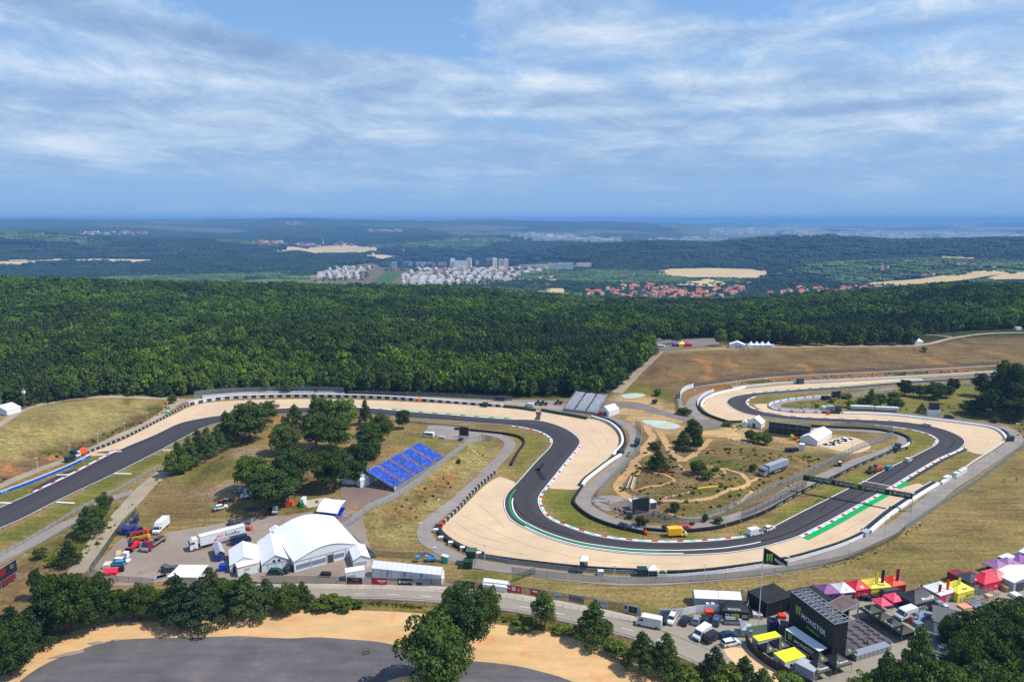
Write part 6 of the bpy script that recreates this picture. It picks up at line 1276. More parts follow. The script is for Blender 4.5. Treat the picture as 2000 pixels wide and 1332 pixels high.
# car park
CP = 'vehicles in the tarmac car park'
van((1287,1226),(1247,1218),C['wpaint'],'long white van parked by the banner corner, pointing left',6.4,2.05,2.7,CP)
car((1296,1218),(1303,1206),C['cblack'],'dark car half hidden behind the long white van','suv',CP)
car((1315,1206),(1308,1220),C['wpaint'],'white off-roader with dark sunroof facing the camera','suv',CP)
car((1334,1222),(1341,1209),C['cblack'],'black car right of the white off-roader','hatch',CP)
car((1358,1220),(1362,1208),C['silver'],'silver grey car between the two black cars','hatch',CP)
car((1377,1222),(1382,1209),C['cblack'],'black off-roader between silver and steel blue cars','suv',CP)
car((1397,1222),(1402,1209),C['cgrey'],'steel blue car at the right end of the upright row','suv',CP)
car((1415,1217),(1449,1218),C['silver'],'silver estate parked sideways before the black tent','estate',CP)
van((1381,1236),(1360,1251),C['wpaint'],'white van facing the camera next to the black van',5.6,2.0,2.5,CP)
van((1380,1256),(1403,1243),C['cblack'],'black van seen from behind next to the white van',5.2,1.95,2.0,CP,True)
car((1409,1246),(1437,1243),g_('petrol_blue',(20,60,96),rough=.3),'petrol blue coupe right of the black van','saloon',CP)
car((1413,1262),(1441,1256),C['wpaint'],'white estate nearest the grass bank of the car park','estate',CP)
# event ground vehicles
e = van((1786,1201),(1752,1212),C['wpaint'],'high white van beside the large black trade tent',6.0,2.05,2.7,None)
text('MotoGP',.5,(-.6,-1.04,1.5),(PI2,0,0),C['pink'],e)
boxvan((1950,1111),(1984,1099),C['wpaint'],C['wpaint'],'white box van with open dark rear at the field edge',opened=True); van((2010,1085),(1988,1098),C['wpaint'],'white van cut by the right picture edge',group=None)
# around the track
e = boxvan((1304,1048),(1340,1046),g_('pale_yellow',(250,220,120)),C['vyel'],'bright yellow box van parked on the grass by the kerb',l=6.4,h=3.0)
van((1463,1047),(1485,1042),C['wpaint'],'white van with open rear doors standing on the track',5.4,2.0,2.4,None); car((1494,1038),(1510,1032),C['wpaint'],'white car right in front of the white van on the track','hatch',None)
car((1729,920),(1742,913),C['lblue'],'light blue car on the track edge next to the tractors','suv','cars driving on the race track'); car((1768,904),(1779,898),C['wpaint'],'white car further up the straight','hatch','cars driving on the race track'); car((1816,834),(1800,831),C['wpaint'],'white estate in the right hairpin','estate','cars driving on the race track')
car((1211,1029),(1230,1034),C['dblue'],'navy pickup on the road behind the black barrier','estate',None); car((1330,1034),(1345,1034),C['red'],'red car hidden behind the black barrier','hatch',None); car((1299,1035),(1312,1035),C['cblack'],'black car behind the barrier left of the yellow van','hatch',None)
van((1040,795),(1027,794),C['wpaint'],'white van on the hard standing left of the grey grandstand',5,1.9,2.0,None); boxvan((1246,864),(1242,876),C['green'],C['green'],'dark green truck with white roof on the curved service road',l=5.5,h=2.6)
van((848,855),(823,853),C['wpaint'],'white minibus left of the video screen',6.0,2.0,2.5,None,True); car((893,861),(906,859),C['dblue'],'dark blue car below the video screen','hatch',None)
car((423,997),(441,990),C['wpaint'],'white car alone on the dry grass','hatch',None); car((461,963),(480,959),C['silver'],'silver car beside the left oak of the grove','saloon',None); car((522,1004),(524,996),g_('maroon',(70,18,24),rough=.3),'maroon car seen from behind','hatch',None); car((538,1003),(539,994),C['wpaint'],'white car next to the maroon one','suv',None)
boxvan((498,970),(482,973),C['wpaint'],C['wpaint'],'white lorry half under the broad front oak'); car((526,1121),(555,1121),C['tgreen'],'dark green old off-roader before the middle gable tent','suv',None,4.6,1.8,1.9); car((563,1117),(573,1112),C['cblack'],'black trailer car between the two largest tents','suv',None)
van((455,1064),(487,1056),C['dblue'],'navy blue van beside the white lorry',6.0,2.0,2.5,None)
def kys(e,x0,lt,w,h):
 mb = MB(); mb.add([(x0+5.2,-w/2-.03,1.7),(x0+4.0,-w/2-.03,1.7),(x0+5.5,-w/2-.03,3.4),(x0+6.2,-w/2-.03,3.4)][::-1],[(0,1,2,3)]) if False else mb.add([(-x0-4.6-0,0,0)]*3,[(0,1,2)])
 text('AD',1.7,(-.0+x0+4.1,w/2+.03,2.6),(PI2,0,math.pi),C['red'],e,sx=.9); text('Kyselka',1.7,(x0+8.2-0,w/2+.03,2.6),(PI2,0,math.pi),C['dgrey'],e)
def kys2(e,x0,lt,w,h):   # the viewer sees the lorry's left side (+y local), read left to right
 yy = w/2+.03
 text('AD',1.5,(x0+7.6,yy,2.75),(PI2,0,math.pi),g_('logo_red',(208,20,70)),e); text('Kyselka',1.45,(x0+4.0,yy,2.7),(PI2,0,math.pi),C['dgrey'],e)
 MB().add([(x0+8.9,yy,1.75),(x0+8.2,yy,3.3),(x0+8.6,yy,2.6),(x0+9.7,yy,1.55),(x0+1.4,yy,1.55),(x0+1.4,yy,1.75)],[(0,1,2,3),(0,3,4,5)]).build('logo_swoosh',g_('logo_red',(0,0,0)),e)
artic((468,1050),(381,1073),C['wpaint'],C['wpaint'],'long white lorry with red and grey lettering in the yard',logo=kys2)
def anim(e,x0,lt,w,h):
 MB().box(x0+.3,x0+lt-.3,w/2,w/2+.02,1.15,1.7).build('skyline_print',C['dgrey'],e)
artic((1533,917),(1487,931),C['silver'],g_('trailer_grey',(150,156,168)),'silver grey lorry on the edge of the motocross land',logo=anim,lt=13.0)
boxvan((325,1026),(305,1044),C['wpaint'],C['wpaint'],'white box lorry facing the camera in the yard',l=7.5,w=2.3,h=3.3)
# red flatbed lorry
e = vbase('flatbed_lorry',(318,1056),(287,1077),'dark red flatbed lorry loaded with rusty gear','lorry'); MB().box(-4.6,2.2,-1.25,1.25,1.0,1.2).build('flatbed',C['brown'],e); mb = MB(); [mb.box(-4.6,2.2,s*1.25-.03,s*1.25+.03,1.2,1.7) for s in (-1,1)]; mb.build('side_boards',C['silver'],e); MB().prism([(2.4,.5),(2.4,2.9),(3.8,2.95),(4.4,1.9),(4.5,.5)],-1.2,1.2).build('cab',C['dkred'],e); MB().add([(3.83,-1.05,2.85),(3.83,1.05,2.85),(4.42,1.1,1.95),(4.42,-1.1,1.95)],[(0,1,2,3)]).build('windscreen',C['glass'],e); MB().box(4.4,4.56,-1.1,1.1,.6,1.5).build('grille',C['wpaint'],e); MB().box(-3.5,-1,-.8,.8,1.2,1.9).build('load',C['brown'],e); wheels(e,(-3.2,3.2),2.4,.48)
def telehandler(A_,B_,paint,label,boom=2.2):
 e = vbase('telehandler',A_,B_,label,'machine'); MB().prism([(-2.4,.7),(-2.4,1.7),(-.6,1.5),(.8,1.2),(1.9,1.1),(1.9,.7)],-.75,.75).build('chassis',paint,e); MB().fr((-.7,.9,-.95,-.1),(-.5,.6,-.9,-.15),1.2,2.5).build('cab',C['glass'],e); MB().box(-.55,.62,-.92,-.12,2.5,2.6).build('cab_roof',C['dgrey'],e)
 MB().bar((-2.3,.45,1.9),(boom+.8,.45,1.1),.35).build('boom',paint,e); MB().box(boom+.7,boom+.9,-.5,1.2,.5,1.4).build('fork_carriage',BKM,e); mb = MB(); [mb.box(boom+.9,boom+2.0,y,y+.12,.5,.58) for y in (-.1,.8)]; mb.build('forks',BKM,e); wheels(e,(-1.5,1.3),2.2,.6); return e
telehandler((297,1054),(257,1056),C['amber'],'orange yellow telehandler side on in the yard'); telehandler((285,1045),(264,1046),C['redo'],'red telehandler behind the orange one'); telehandler((268,1068),(252,1079),C['red'],'low red machine with wheels left of the red lorry',1.2)
telehandler((1716,920),(1706,921),C['redo'],'red tractor on the grass beside the track',.6); telehandler((1706,922),(1697,925),C['brown'],'muddy brown mower pulled behind the red tractor',.3)
def lift(A_,B_,label,paint=C['blue']):
 e = vbase('scissor_lift',A_,B_,label,'machine'); MB().box(-1.4,1.4,-.7,.7,.45,1.0).build('chassis',paint,e); mb = MB(); [mb.bar((-1.2,y,1.0+.35*k),(1.2,y,1.35+.35*k),.08) or mb.bar((1.2,y,1.0+.35*k),(-1.2,y,1.35+.35*k),.08) for k in range(3) for y in (-.6,.6)]; mb.build('scissor_arms',paint,e)
 MB().box(-1.5,1.5,-.75,.75,2.05,2.15).build('platform',C['dgrey'],e); mb = MB(); [mb.bar((x,y,2.1),(x,y,3.1),.05) for x in (-1.5,0,1.5) for y in (-.75,.75)]; [mb.bar((-1.5,y,z),(1.5,y,z),.05) for y in (-.75,.75) for z in (2.6,3.1)]; [mb.bar((x,-.75,z),(x,.75,z),.05) for x in (-1.5,1.5) for z in (2.6,3.1)]; mb.build('railing',paint,e); wheels(e,(-1,1),1.5,.35)
lift((244,1036),(239,1046),'blue scissor lift nearest the fence'); lift((254,1037),(248,1047),'blue scissor lift in the middle of the three'); lift((267,1030),(259,1046),'blue scissor lift at the right with a raised end'); lift((268,1016),(264,1024),'dark blue lift parked behind the other three',C['dblue'])
def forklift(A_,B_,paint,label):
 e = vbase('forklift',A_,B_,label,'forklift'); MB().prism([(-1.2,.25),(-1.2,1.1),(-.5,1.15),(-.2,.6),(.8,.6),(.9,.25)],-.55,.55).build('body',paint,e); mb = MB(); [mb.bar((x,y,.6),(x*.8,y*.9,2.1),.07) for x in (-.9,.7) for y in (-.5,.5)]; mb.build('roll_cage',BKM,e); MB().box(-.8,.65,-.5,.5,2.05,2.15).build('overhead_guard',BKM,e); mb = MB(); [mb.bar((1.0,y,.1),(1.0,y,2.5),.1) for y in (-.35,.35)]; [mb.bar((1.0,-.4,z),(1.0,.4,z),.08) for z in (.5,1.6,2.4)]; [mb.box(1.05,2.1,y-.06,y+.06,.1,.16) for y in (-.3,.3)]; mb.build('mast',BKM,e); wheels(e,(-.8,.6),1.1,.28)
forklift((490,1036),(482,1033),C['redo'],'red forklift behind the white lorry'); forklift((1778,1217),(1790,1213),C['red'],'red forklift between white van and aluminium crates')
# yard clutter
def box_thing(name,A_,B_,D,h,m_,label,cat,group=None,lid=None,z0=.0):
 e,L_ = frame(name,A_,B_,label,cat,group); MB().box(0,L_,0,D,z0,h).build('body',m_,e)
 MB().box(-.04,L_+.04,-.04,D+.04,h,h+.08).build('lid',lid or m_,e); mb = MB(); [mb.bar((x,y,z0),(x,y,h),.07) for x in (0,L_) for y in (-.02,D+.02)]; mb.build('edges',lid or m_,e); return e,L_
box_thing('generator',(421,1098),(431,1097),1.6,1.9,C['bluetr'],'upper blue generator trailer at the tent corner','generator',lid=C['blue'],z0=.4); box_thing('generator',(428,1117),(440,1116),1.6,1.9,C['bluetr'],'lower blue generator trailer with a white mark','generator',lid=C['blue'],z0=.4)
box_thing('generator',(559,991),(571,990),1.6,2.1,C['orange'],'orange generator at the foot of the oaks','generator',z0=.3); box_thing('generator',(1168,811),(1176,812),1.5,1.5,C['redo'],'red generator left of the white tent by the grey grandstand','generator'); box_thing('generator',(1548,860),(1556,861),1.5,1.4,C['redo'],'red generator beside the scaffold grandstand','generator'); box_thing('generator',(1379,1205),(1393,1205),1.3,1.4,C['redo'],'orange red generator on the grass behind the car park','generator',z0=.25)
box_thing('rubbish_bin',(626,1127),(644,1128),1.2,1.2,BKM,'black wheeled bin before the huge marquee','bin'); box_thing('steel_container',(587,989),(593,989),2.6,2.6,WP,'narrow white container with a green end','container',lid=WP); box_thing('green_cabinet',(587.5,992),(593,992),.5,1.8,g_('bright_green',(40,170,60)),'bright green cabinet against the white container','cabinet')
box_thing('crate',(480,998),(489,998),1,.7,C['dgrey'],'grey crate on the dry grass below the oaks','crate'); box_thing('crate',(491,998),(502,999),1,.8,C['dgrey'],'longer grey crate right of the first one','crate'); box_thing('cargo_trailer',(449,1028),(457,1026),2.2,1.6,C['dgrey'],'dark covered trailer behind the white lorry','trailer',z0=.4); box_thing('cargo_trailer',(459,1027),(471,1025),1.8,1.2,C['dgrey'],'low dark trailer next to the covered one','trailer',z0=.4)
box_thing('plywood_stack',(226,1087),(236,1085),3.6,.3,C['wood'],'stack of plywood sheets in the yard','boards'); box_thing('cream_trailer',(201,1112),(213,1111),2.4,1.2,C['sand_'],'cream caravan trailer left of the blue car','trailer',z0=.3); e,L_ = box_thing('red_tarpaulin',(199,1125),(226,1124),2.8,.9,C['red'],'red tarpaulin covered load in the yard corner','load'); box_thing('black_barrel',(233,1118),(241,1117),1.2,1.5,BKM,'black water barrel below the blue car','barrel')
car((222,1098),(254,1099),WP,'long white car parked in the yard corner','estate',None); car((241,1104),(216,1105),C['lblue'],'light blue estate before the long white car','estate',None); box_thing('white_crate',(239,1090),(248,1090),1.4,1.6,WP,'white tank standing behind the long white car','tank')
for k,(x,y) in enumerate(((315,1118),(321,1121),(333,1120))): box_thing('steel_hopper',(x,y),(x+9,y),1.6,1.9,g_('slate',(88,92,98)),f"slate grey steel hopper, {['left', 'front', 'right'][k]} of three",'hopper')
boxy('shed',(332,1141),(385,1142),6,2.4,'low white roofed shed half hidden by the pine','shed',ov=.4)
for k in range(3): box_thing('metal_sheets',(300+k*7,1134-k*2),(318+k*7,1130-k*2),1.6,.35,C['silver'],f"{['lower', 'middle', 'upper'][k]} stack of bright metal sheets by the yard fence",'sheets')
for k,(x,y) in enumerate(((428,982),(437,978),(450,979))):
 e = vbase('quad_bike',(x+8,y),(x,y+1),f"{['red', 'white', 'dark'][k]} quad bike in the group left of the lorry",'quad bike'); MB().prism([(-.9,.6),(-.9,.9),(0,.85),(.5,1.0),(.9,.75),(.9,.55)],-.35,.35).build('body',(C['red'],WP,C['dgrey'])[k],e); MB().bar((.35,-.4,1.15),(.35,.4,1.15),.06).build('handlebar',BKM,e); wheels(e,(-.65,.65),1.1,.3,hub=False)
# ---------------------------------------------------------------- blue grandstand
def grandstand(A_,B_,C_,zf,zb,nrow,seatm,label,aisles,name='grandstand',rail=True,stairm=None):
 """A,B: ground pixels under the front (low) edge left and right as seen from the seats' front; C: ground pixel under the back edge at A"""
 a,L_,rz = base(A_,B_); e = empty(name,(a.x,a.y,min(a.z,W(*B_).z)),rz,label,'grandstand'); D = depth_to(A_,B_,C_)
 dy = D/nrow; dz = (zb-zf)/nrow; ns = aisles+1; AW = 1.0; sw = (L_-aisles*AW)/ns
 mb = MB(); [mb.box(0,L_,k*dy,(k+1)*dy,zf+k*dz-.12,zf+k*dz) for k in range(nrow)]; mb.build('deck_steps',C['dgrey'] if seatm is M_seatblue else C['shade'],e)
 for k in range(nrow):
  mb = MB(); z = zf+k*dz
  for s in range(ns):
   x0 = s*(sw+AW); n = max(1,int(sw/1.0))
   for q in range(n):
    if (s*7+q*13+k*5) % 41 == 0: continue
    x = x0+q*sw/n; w_ = sw/n; mb.box(x+.08,x+w_-.12,k*dy+dy*.40,k*dy+dy*.78,z+.16,z+.24); mb.box(x+.08,x+w_-.12,k*dy+dy*.72,k*dy+dy*.78,z+.24,z+.36)
  mb.build('seat_row',seatm,e)
 for s in range(aisles):
  mb = MB(); x0 = (s+1)*sw+s*AW
  for k in range(nrow): mb.box(x0+.1,x0+AW-.1,k*dy,k*dy+dy*.55,zf+k*dz,zf+k*dz+.14)
  mb.build('aisle_steps',stairm or C['stair'],e)
 sc = MB(); nx,ny = max(6,int(L_/2.6)),max(4,int(D/2.2))
 for i in range(nx+1):
  for j in range(ny+1):
   x,y = L_*i/nx,D*j/ny; zt = zf+(zb-zf)*j/ny-.15; sc.bar((x,y,-.3),(x,y,zt),.07)
   if j < ny and i in (0,nx): sc.bar((x,y,0.1),(x,D*(j+1)/ny,zf+(zb-zf)*(j+1)/ny-.2),.05)
  for j in range(ny+1): 
   z = 1.0
   while z < zf+(zb-zf)*j/ny-.3 and i < nx: sc.bar((x,D*j/ny,z),(L_*(i+1)/nx,D*j/ny,z),.05); z += 1.8
 for i in (0,nx):
  z = 1.0
  while z < zb-.5: y0 = max(0,(z-zf)/(zb-zf)*D); sc.bar((L_*i/nx,y0,z),(L_*i/nx,D,z),.06); z += 1.6
 sc.build('scaffolding',C['grey'],e)
 rl = MB(); 
 for z in (.55,1.1):
  rl.bar((0,0,zf+z),(L_,0,zf+z),.05); rl.bar((0,D,zb+z),(L_,D,zb+z),.05); [rl.bar((x,0,zf+z),(x,D,zb+z),.05) for x in (0,L_)]
 for i in range(nx+1): rl.bar((L_*i/nx,0,zf),(L_*i/nx,0,zf+1.1),.05); rl.bar((L_*i/nx,D,zb),(L_*i/nx,D,zb+1.1),.05)
 rl.build('handrail',C['silver'],e); MB().box(0,L_,-.3,-.2,zf-1.4,zf+.2).build('front_panel',C['grey'],e)
 return e,L_,D
M_seatblue = surf('blue_seats',srgb(46,108,236),rough=.5,fine=2.2,fa=.35,mid=.6,ma=.15,big=.1,ba=.05,bump=0,tintc=srgb(130,170,240),tintr=(.52,.68),spec=.4)
M_seatgrey = surf('grey_seats',srgb(206,204,208),rough=.5,fine=2.2,fa=.3,mid=.6,ma=.2,bump=0)
# front edge runs from lower left (769,960) to upper right (867,896); seen from the front of the stand A is the right end
e,L_,D = grandstand((769,961),(868,900),(712,953),1.6,6.2,19,M_seatblue,'large blue scaffold grandstand with four stair aisles',4)
print('blue stand',L_,D)
e2_ = MB().box(L_*0+.0,.9,-.36,-.3,1.2,2.2).build('letter_board',WP,e); text('T1',.7,(.5,-.4,1.7),(PI2,0,0),C['dgrey'],e)
grandstand((1101,803),(1164,811),(1128,787),1.4,6.6,16,M_seatgrey,'pale grey grandstand at the forest corner',2,stairm=C['dgrey'])
# scaffold stand seen from behind: its front edge is on the far side
e,L_,D = grandstand((1582,847),(1503,838),(1558,856),1.2,7.0,14,M_seatgrey,'dark scaffold grandstand seen from behind beside the marquee',2)
MB().box(0,L_,D*.96,D*.97,1.0,6.6).build('back_net',netmat('stand_net',(26,28,34),.72),e)
# covered grandstand
e,L_ = frame('covered_grandstand',(619,1016),(648,1018),'small covered stand with a white curved roof','grandstand'); 
pr = [(x,3.2+2.0*math.sin(math.pi*min(1,(x/6.5)*.62+.0))) for x in np.linspace(0,6.5,10)]
mb = MB(); [mb.prismx([(D_-.0,z_) for D_,z_ in ()] or [(p[0],p[1]),(q[0],q[1]),(q[0],q[1]-.1),(p[0],p[1]-.1)],-.2,L_+2.2) for p,q in zip(pr,pr[1:])]; mb.build('roof',C['white'],e); mb = MB(); [mb.bar((x,y,0),(x,y,3.4 if y < 1 else 5.0),.1) for x in (0,L_+2) for y in (.1,6.3)]; mb.build('frame',C['grey'],e); mb = MB(); [mb.box(0,L_+2,.6+k*.9,1.4+k*.9,.4,.7+.42*k) for k in range(6)]; mb.build('seat_rows',C['blue'],e); mb = MB(); [mb.box(L_+2,L_+5,1+k*.5,1.5+k*.5,.1,.3+.3*k) for k in range(6)]; mb.build('side_stairs',C['grey'],e)
gazebo((704,953),(722,948),4.5,3.0,6.2,'white pagoda tent at the foot of the blue grandstand',C['white'],WP,group=None,name='pagoda_tent'); gable('white_tent',(668,946),(692,947),4,2.2,3.0,'low white tent in the shade of the dark oak','tent',axis='x'); gable('white_tent',(722,946),(740,935),4.5,3.2,4.4,'white tent right behind the pagoda under the stand','tent')
# ---------------------------------------------------------------- more marquees
e,L_ = gable('marquee',(1562,864),(1596,871.5),18,2.5,4.3,'long white marquee in front of the scaffold grandstand',wall=WP)
gable('white_tent',(1459,833),(1486,838),6,2.6,5.0,'white gable tent left of the scaffold grandstand','tent',door=(2.6,4.0,2.2)); gable('white_tent',(1449,834),(1460,835),4,2.0,3.0,'tiny white tent touching the gable tent','tent')
gable('white_tent',(1171,809),(1189,814),8,2.8,5.0,'white gable tent beside the grey grandstand','tent',door=(3.0,4.6,2.1)); gable('white_tent',(1203,808),(1212,807),4,2.4,3.4,'small white tent behind the gable tent','tent')
gable('white_tent',(-20,808),(14,812),7,2.4,4.2,'white tent cut by the left picture edge on the crest','tent')
chk,tt,bb = new_mat('checkered_floor',.6); cn = nd(tt,'ShaderNodeTexChecker',i_Scale=.42); cn.inputs['Color1'].default_value = (.02,.02,.02,1); cn.inputs['Color2'].default_value = (.7,.7,.7,1); lk(tt,nd(tt,'ShaderNodeTexCoord').outputs['Object'],cn.inputs[0]); lk(tt,cn.outputs[0],bb.inputs['Base Color'])
a = W(1604,868); b_ = W(1652,853); d = (b_-a); n_ = math.atan2(d.y,d.x); e = empty('checkered_terrace',(a.x,a.y,a.z+.12),n_,'black and white checkered floor beside the long marquee','terrace'); MB().box(0,math.hypot(d.x,d.y),-4.2,-.2,0,.1).build('floor',chk,e); mb = MB(); [mb.box(x,x+1.2,y,y+.7,.1,.5) for x in np.arange(1,17,3.2) for y in (-3.6,-1.8)]; mb.build('benches',BKM,e)
box_thing('lime_cabin',(1543,859),(1548,860),1.2,2.3,g_('lime',(190,210,60)),'lime green toilet cabin by the scaffold grandstand','toilet'); box_thing('white_container',(1561,880),(1571,881),2.4,2.8,WP,'white container standing above the motocross land','container')
for k,(x,y) in enumerate(((1536,883),(1544,884),(1552,882))): box_thing('equipment_case',(x,y),(x+7,y),1.8,1.5+.3*(k % 2),g_('plum_grey',(62,54,70)),f"{['left', 'middle', 'right'][k]} dark equipment case on the sand pad slope",'case')
# upper field tents
for k,(x,c_) in enumerate(((1315,C['purple']),(1326,C['yellow']),(1338,C['red']))): gazebo((x,678),(x+(13 if k != 1 else 14),677.5),4.5,2.4,4.2,('dark purple','bright yellow','red')[k]+' trade tent on the far car park',c_,c_)
gable('marquee',(1425,680),(1455,681.5),7,2.6,4.6,'white gable marquee at the forest edge, left of the pagodas',windows=((4,5.5,1,1.8,C['dgrey']),(6.5,8,1,1.8,C['dgrey'])))
for k,x in enumerate((1463,1474,1485,1496)): gazebo((x,680.5-.1*k),(x+10.5,680.4),4,2.4,5.0,f"{['first', 'second', 'third', 'fourth'][k]} white pagoda from the left in the row at the forest edge",C['white'],WP,group='white pagodas at the forest edge',name='pagoda_tent')
gazebo((1787,673.5),(1803,673.3),5,2.4,5.4,'single white pagoda on the crest of the brown slope',C['white'],WP,group=None,name='pagoda_tent'); box_thing('kiosk',(1284,679),(1297,678.6),2.2,2.0,WP,'white kiosk trailer on the far car park','kiosk',z0=.5); box_thing('container',(1273,668),(1292,667),2.4,2.4,C['silver'],'pale container row at the corner of the far car park','container'); box_thing('white_container',(1985,645),(1995,644.5),2.4,2.4,WP,'white cabin at the far right end of the crest','cabin')
box_thing('service_trailer',(1500,679.5),(1513,679),2.2,2.2,WP,'white trailer right of the pagodas','trailer',z0=.4)
# ---------------------------------------------------------------- video screens
def vscreen(A_,B_,zb,zt,label,leg=True,trussw=.4,base_box=None,masts=0):
 e,L_ = frame('video_screen',A_,B_,label,'video screen'); MB().box(0,L_,0,.5,zb,zt).build('screen_panel',C['screen'],e); MB().box(-.1,L_+.1,.5,.7,zb-.1,zt+.1).build('back_frame',C['dgrey'],e)
 mb = MB()
 for x in (-.3,L_+.3):
  for dx in (-.15,.15):
   for y in (.1,.45): mb.bar((x+dx,y,0),(x+dx,y,zt+masts),.06)
  z = 0
  while z < zt+masts-.4: mb.bar((x-.15,.1,z),(x+.15,.1,z+.4),.04); mb.bar((x+.15,.45,z),(x-.15,.45,z+.4),.04); z += .4
 if masts: mb.bar((-.3,.3,zt+masts*.5),(L_+.3,.3,zt+masts*.5),.2)
 mb.build('truss_towers',C['silver'],e)
 if base_box: MB().box(-.6,L_+.6,-.5,1.2,.2,zb-.15).build('base',base_box,e)
 return e,L_
vscreen((898,854),(914,855),.8,4.9,'black video screen inside the back bend',masts=1.2); vscreen((1236,1007),(1267,1001),.8,5.6,'large dark video screen in the motocross land',masts=2.0)
box_thing('screen_trailer',(1233,998),(1252,995),3,3.2,WP,'white truck behind the infield screen','lorry',z0=.6); box_thing('black_cabin',(1270,996),(1282,993),3,2.6,C['dgrey'],'dark cabin with a white roof right of the infield screen','cabin',lid=WP)
vscreen((1625,781),(1641,779.5),1.0,4.6,'black video screen inside the far hairpin',masts=1.2); box_thing('black_cabin',(1611,782),(1622,781),3,2.0,BKM,'low black cabin left of the far video screen','cabin'); vscreen((1813,811),(1833,812),3.0,6.6,'black screen on a white base behind the long air fence',base_box=WP)
for k,(x,y) in enumerate(((1200,996),(1210,1000),(1220,1003))): e = vbase('motor_scooter',(x,y),(x+8,y+1),f"{['left', 'middle', 'right'][k]} dark scooter parked left of the infield screen",'scooter'); MB().prism([(-.8,.5),(-.8,.85),(-.1,.8),(.1,.5),(.5,.5),(.6,1.0),(.75,.5)],-.2,.2).build('body',C['dgrey'],e); MB().bar((.55,-.35,1.1),(.55,.35,1.1),.05).build('handlebar',BKM,e); [setattr(cyl(MB(),0,0,0,.3,.12).build('wheel',C['tyre'],e),'location',(x_,0,.3)) for x_ in (-.6,.7)]
e,L_ = frame('steel_gate',(1160,989),(1187,990),'white beam gate beside the service road','gate'); mb = MB(); [mb.bar((x,0,0),(x,0,2.2),.15) for x in (0,L_)]; mb.build('posts',C['grey'],e); MB().bar((0,0,2.2),(L_,0,2.2),.3).build('beam',WP,e)
# ---------------------------------------------------------------- marshal posts, huts, toilets
for k,(x,y) in enumerate(((851,1041),(861,1056),(880,1066),(903,1076),(919,1083),(935,1087))): box_thing('marshal_box',(x-4.5,y),(x+4.5,y),1.2,1.1,C['shade'],f"white equipment box, {['first', 'second', 'third', 'fourth', 'fifth', 'sixth'][k]} from the top behind the thick tyre wall",'box','white boxes behind the tyre wall',lid=WP)
def hut(A_,B_,D,h,label,m_=C['green'],up=0.0,roof=None):
 e,L_ = frame('marshal_hut',A_,B_,label,'hut'); MB().box(0,L_,0,D,up,up+h).build('walls',m_,e); MB().box(-.25,L_+.25,-.25,D+.25,up+h,up+h+.15).build('roof',roof or m_,e); MB().box(L_*.15,L_*.85,-.03,.02,up+h*.5,up+h*.85).build('window',C['glass'],e)
 if up: mb = MB(); [mb.bar((x,y,0),(x,y,up),.12) for x in (.1,L_-.1) for y in (.1,D-.1)]; mb.build('stilts',C['dgrey'],e)
 return e
hut((905,1111),(921,1112),2.2,2.2,'low dark green hut below the watch tower'); hut((911,1104),(928,1105),2.2,2.2,'dark green watch tower hut on stilts by the toilets',up=2.2,roof=g_('moss',(70,92,76))); hut((1247,1128),(1262,1128),1.8,2.4,'dark green hut left of the white gazebo'); hut((134,904),(148,899),2.4,2.2,'dark green hut at the end of the blue board'); hut((147,895),(157,890),2.2,3.2,'taller dark green cabin beside the orange lorry'); boxvan((163,888),(151,893),C['wpaint'],C['orange'],'orange and white lorry behind the green huts',l=5.5,h=2.8)
hut((1743,884),(1751,885),2.2,2.4,'dark green hut by the black barrier end',C['tgreen']); hut((1752,881),(1759,880),1.6,3.0,'narrow dark hut next to the green one',C['dgrey']); hut((1560,751),(1570,750.5),2.5,3.2,'dark hut on the far slope behind the white wall',C['dgrey']); hut((1965,860),(1973,863),2,2.4,'dark grey hut at the end of the air fence',C['dgrey'])
gazebo((1266,1127),(1283,1127),2.6,2.2,3.2,'white gazebo with dark blue sides beside the green hut',C['white'],C['dblue'],group=None,front=False); gable('white_tent',(943,1151),(990,1158),3,1.6,2.6,'low white tent between the dark and the red banner','tent',axis='x')
e,L_ = frame('camera_tower',(1132,1121),(1147,1122),'scaffold camera tower with a white canopy','tower'); mb = MB(); [mb.bar((x,y,0),(x,y,4.4),.08) for x in (0,L_) for y in (0,2)]; [mb.bar((0,y,z),(L_,y,z+1),.05) for y in (0,2) for z in (.2,1.3)]; mb.build('scaffolding',C['grey'],e); MB().box(0,L_,0,2,2.0,2.9).build('platform',C['dgrey'],e); MB().fr((-.2,L_+.2,-.2,2.2),(.4,L_-.4,.5,1.5),4.4,5.0).build('canopy',C['white'],e)
box_thing('cabinet',(1168,1125),(1179,1125),1.2,1.4,C['shade'],'grey white cabinet right of the camera tower','cabinet',lid=WP); tag(MB().tube((0,0,0),(0,0,1.2),.9,14).build('water_tank',C['green']),'round green tank right of the white gazebo','tank').location = W(1294,1124)
def toilet(A_,B_,label,m_=C['teal'],top=WP): e,L_ = frame('portable_toilet',A_,B_,label,'toilet','portable toilets'); MB().box(0,1.15,0,1.15,.05,2.1).build('cabin',m_,e); MB().fr((-.05,1.2,-.05,1.2),(.25,.9,.2,.9),2.1,2.35).build('roof',top,e); MB().box(.15,1.0,-.04,0,.15,1.95).build('door',m_,e)
toilet((861,1098),(868,1099),'left turquoise toilet by the blue boom lift'); toilet((867,1100),(874,1101),'right turquoise toilet by the watch tower'); toilet((1638,912),(1645,912),'teal toilet beside the road inside the straight',C['tgreen']); toilet((1821,1309),(1829,1306),'dark green toilet with a pale roof between the grey buildings',C['tgreen']); toilet((1830,1306),(1838,1303),'second dark green toilet between the grey buildings',C['tgreen']); toilet((1845,1199),(1853,1197),'blue toilet behind the upper grey building',C['blue']); toilet((327,811),(332,810),'turquoise toilet by the left panelled barrier')
